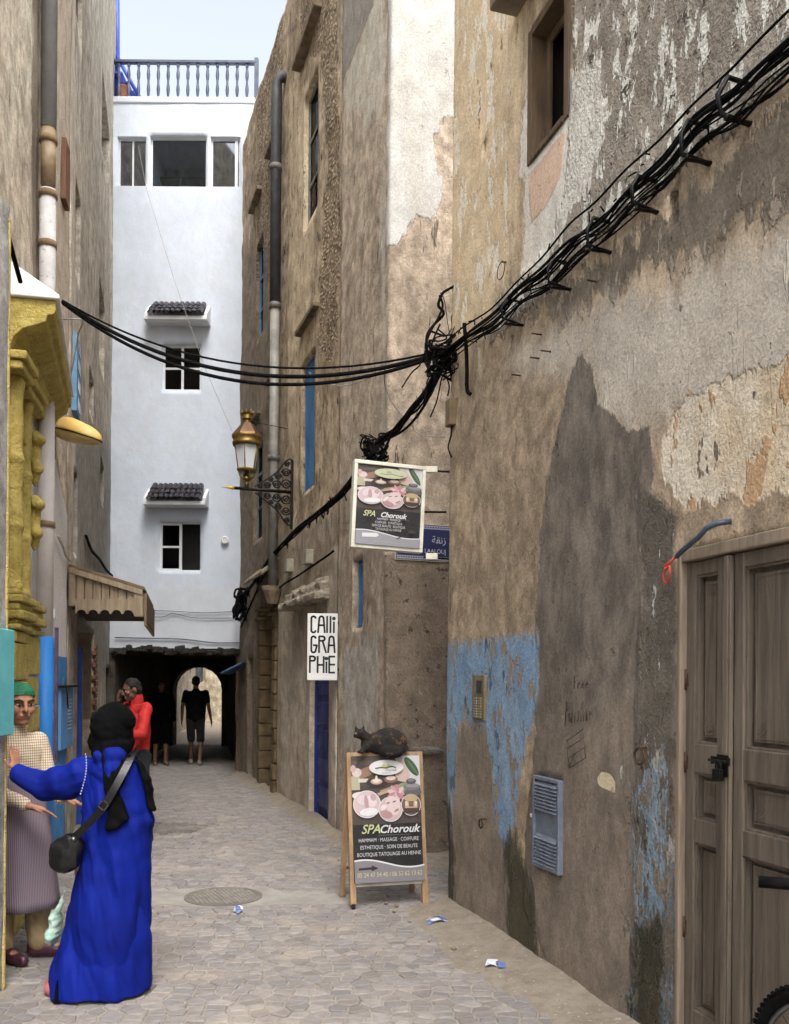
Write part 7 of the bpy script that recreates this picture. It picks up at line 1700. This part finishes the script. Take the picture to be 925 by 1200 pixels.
w.cap(wx(122, 905), wx(100, 908), .1, .1); w.cap(wx(100, 908), wx(74, 918, .01), .108, .095); w.cap(wx(74, 918, .01), wx(50, 921, .03), .1, .085); w.cap(wx(50, 921, .03), wx(18, 908, .03), .085, .058)
w.cap(wx(150, 905), wx(163, 910), .08, .066); w.cap(wx(163, 910), wx(167, 960, -.01), .07, .07); w.cap(wx(167, 960, -.01), wx(160, 985, .12), .07, .07)
w.ell(wx(137, 885, -.1), (.1, .05, .05)); w.ell(wx(139, 896, -.115), (.075, .04, .05))
def robe_folds(co, no):
    d1 = np.hypot(co[:, 0] - sL.x + .1, 0); arm = np.clip((sL.x + .03 - co[:, 0]) / .15, 0, 1) * (co[:, 2] > 1.0)
    wr = np.sin((co[:, 0] * 34 + co[:, 2] * 26) + 3 * fbm(co[:, 0] * 6, co[:, 2] * 6, 2, 2)) * .006 * arm - (1 - np.abs(2 * fbm(co[:, 0] * 7 + co[:, 2] * 3, co[:, 2] * 5 - co[:, 0] * 6, 31, 2) - 1)) ** 6 * .022 * arm
    bk2 = ((fbm(co[:, 0] * 13 + co[:, 2] * 2.6, co[:, 2] * 3.0, 9, 3) - .5) * .05 + (fbm(co[:, 0] * 5 - co[:, 2] * 9, co[:, 2] * 7 + co[:, 0] * 4, 14, 2) - .5) * .03 * np.clip((co[:, 2] - .6) / .4, 0, 1)) * (1 - arm)
    rd = (1 - np.abs(2 * fbm(co[:, 0] * 7 + co[:, 2] * .9 + co[:, 1] * 3, co[:, 2] * 1.3, 21, 2) - 1)) ** 5; bk2 = bk2 - rd * .024 * (1 - arm)
    return co + no * (wr + bk2)[:, None]
union(w, 'robe', blue_c, wp, .0075, 8, fn=robe_folds)
# stitched braid on the shoulder seam, black wedge painting the shade inside the hem slit
w = MB()
for k in range(15): f_ = k / 14; p = wx(110 + 3 * math.sin(f_ * 3) - 4 * f_, 882 + 44 * f_, -.14 + .015 * math.cos(f_ * 3)); w.ell(p, (.004, .004, .006), n=6, m=4)
o_ = w.build('seam_braid', mat('pale_braid', (170, 176, 214), None, .6), wp)
w = MB(); p0, p1, p2 = wx(82, 1136, -.19), wx(79, 1161, -.2), wx(85, 1161, -.2); w.add([p0, p1, p2, p0 + Vector((0, .05, 0)), p1 + Vector((0, .05, 0)), p2 + Vector((0, .05, 0))], [(0, 1, 2), (5, 4, 3), (0, 3, 4, 1), (1, 4, 5, 2), (2, 5, 3, 0)]); w.build('hem_slit_shade', black_s, wp)
# headscarf with tails
w = MB(); w.ell(wx(132, 851, .005), (.122, .125, .128)); w.ell(wx(130, 868, .02), (.12, .115, .1)); w.cap(wx(134, 880, -.02), wx(137, 893, -.045), .105, .085)

def drape(outl, dep, th=.022):
    w.prism([(0, 0)] * 0 + [(p[0], p[1]) for p in outl], (0, 0, 0), Vector((1, 0, 0)), Vector((0, 0, 1)), Vector((0, 1, 0)), th) if False else None
    P = [wx(u, v, d_) for u, v, d_ in outl]; n_ = len(P); w.add(P + [q + Vector((0, th, 0)) for q in P], [tuple(range(n_)), tuple(range(2 * n_ - 1, n_ - 1, -1))] + [(i, (i + 1) % n_, (i + 1) % n_ + n_, i + n_) for i in range(n_)])
drape([(126, 876, -.12), (162, 882, -.12), (158, 900, -.15), (151, 922, -.185), (157, 938, -.19), (163, 953, -.19), (152, 963, -.195), (138, 967, -.195), (138, 945, -.19), (136, 925, -.185), (130, 900, -.15)], 0, .05)
drape([(163, 884, -.1), (172, 892, -.1), (179, 903, -.1), (185, 936, -.08), (187, 950, -.08), (177, 946, -.08), (173, 915, -.1)], 0, .05)
union(w, 'headscarf', black_s, wp, .008, 5, fn=lambda co, no: co + no * ((fbm(co[:, 0] * 16 + co[:, 2] * 9, co[:, 2] * 14, 6, 3) - .5) * .03)[:, None])
for u, off, m_, dx in ((66, -.06, mat('pink_slipper', (196, 116, 116), (176, 98, 100), .8), -.07), (128, -.1, mat('black_shoe', (26, 25, 25), None, .5), .0), (104, -.08, mat('black_shoe', (26, 25, 25), None, .5), .0)):
    w = MB(); p = wx(u, 1168, off); p.z = .045; w.cap(p, p + Vector((dx + .02, .13, -.008)), .042, .036); w.cap(p + Vector((.03, 0, 0)), p + Vector((.05 + dx, .1, -.005)), .036, .03)
    union(w, 'slipper', m_, wp, .007, 3, fn=lambda co, no: np.column_stack([co[:, 0], co[:, 1], np.maximum(co[:, 2], .0135)]))
# bag and strap
lea = mat('black_leather', (15, 14, 15), (10, 10, 10), .38, scale=14, fine=90, bump=.4)
hb = thing('shoulder_bag', 'black leather shoulder bag slung across the blue robe', 'bag', wx(90, 1015, -.15))
w = MB(); w.ell(wx(89, 993, -.15), (.088, .055, .088)); w.ell(wx(87, 1003, -.15), (.08, .055, .062)); w.ell(wx(96, 985, -.15), (.068, .05, .07)); w.box(wx(89, 995, -.15), (.14, .08, .13)); union(w, 'pouch', lea, hb, .008, 6)
w = MB(); P = smooth_path([wx(93, 975, -.17), wx(104, 972, -.195), wx(120, 957, -.205), wx(137, 938, -.212), wx(150, 915, -.2), wx(159, 893, -.15), wx(161, 880, -.07), wx(158, 876, .02)], 6); vs = []
for i, p in enumerate(P):
    d = (P[min(i + 1, len(P) - 1)] - P[max(i - 1, 0)]).normalized(); sd = d.cross(Vector((0, -1, 0))).normalized() * .019
    if sd.length < .001: sd = Vector((.019, 0, 0))
    vs += [p + sd, p - sd, p - sd + Vector((0, .006, 0)), p + sd + Vector((0, .006, 0))]
w.add(vs, [(i * 4 + k, i * 4 + (k + 1) % 4, (i + 1) * 4 + (k + 1) % 4, (i + 1) * 4 + k) for i in range(len(P) - 1) for k in range(4)]); w.build('strap', lea, hb)
rb_ = Matrix.Rotation(-.85, 3, 'Y'); w = MB(); bc = wx(137, 937, -.222)
for a, b_ in (((-.02, 0), (.006, .045)), ((.02, 0), (.006, .045)), ((0, .02), (.045, .006)), ((0, -.02), (.045, .006))): w.box(bc + rb_ @ Vector((a[0], 0, a[1])), (b_[0], .006, b_[1]), rb_)
w.build('buckle', mat('dark_steel', (120, 118, 116), None, .3, .9), hb)
w = MB(); w.tube([wx(100, 974, -.2), wx(104, 978, -.2)], .014, 8); w.build('ring', mat('dark_steel', (120, 118, 116), None, .3, .9), hb)
w = MB(); w.ell(wx(60, 1085, .06), (.03, .07, .08)); w.ell(wx(58, 1098, .06), (.035, .08, .06)); w.cap(wx(62, 1072, .07), wx(68, 1050, .1), .015, .008)
union(w, 'plastic_bag', mat('white_green_plastic', (196, 220, 208), (70, 160, 120), .35, scale=9), None, .008, 3, 'white and green plastic bag carried beside the blue robe', 'bag', fn=lambda co, no: co + no * ((fbm(co[:, 0] * 40, co[:, 2] * 40, 4, 2) - .5) * .03)[:, None])
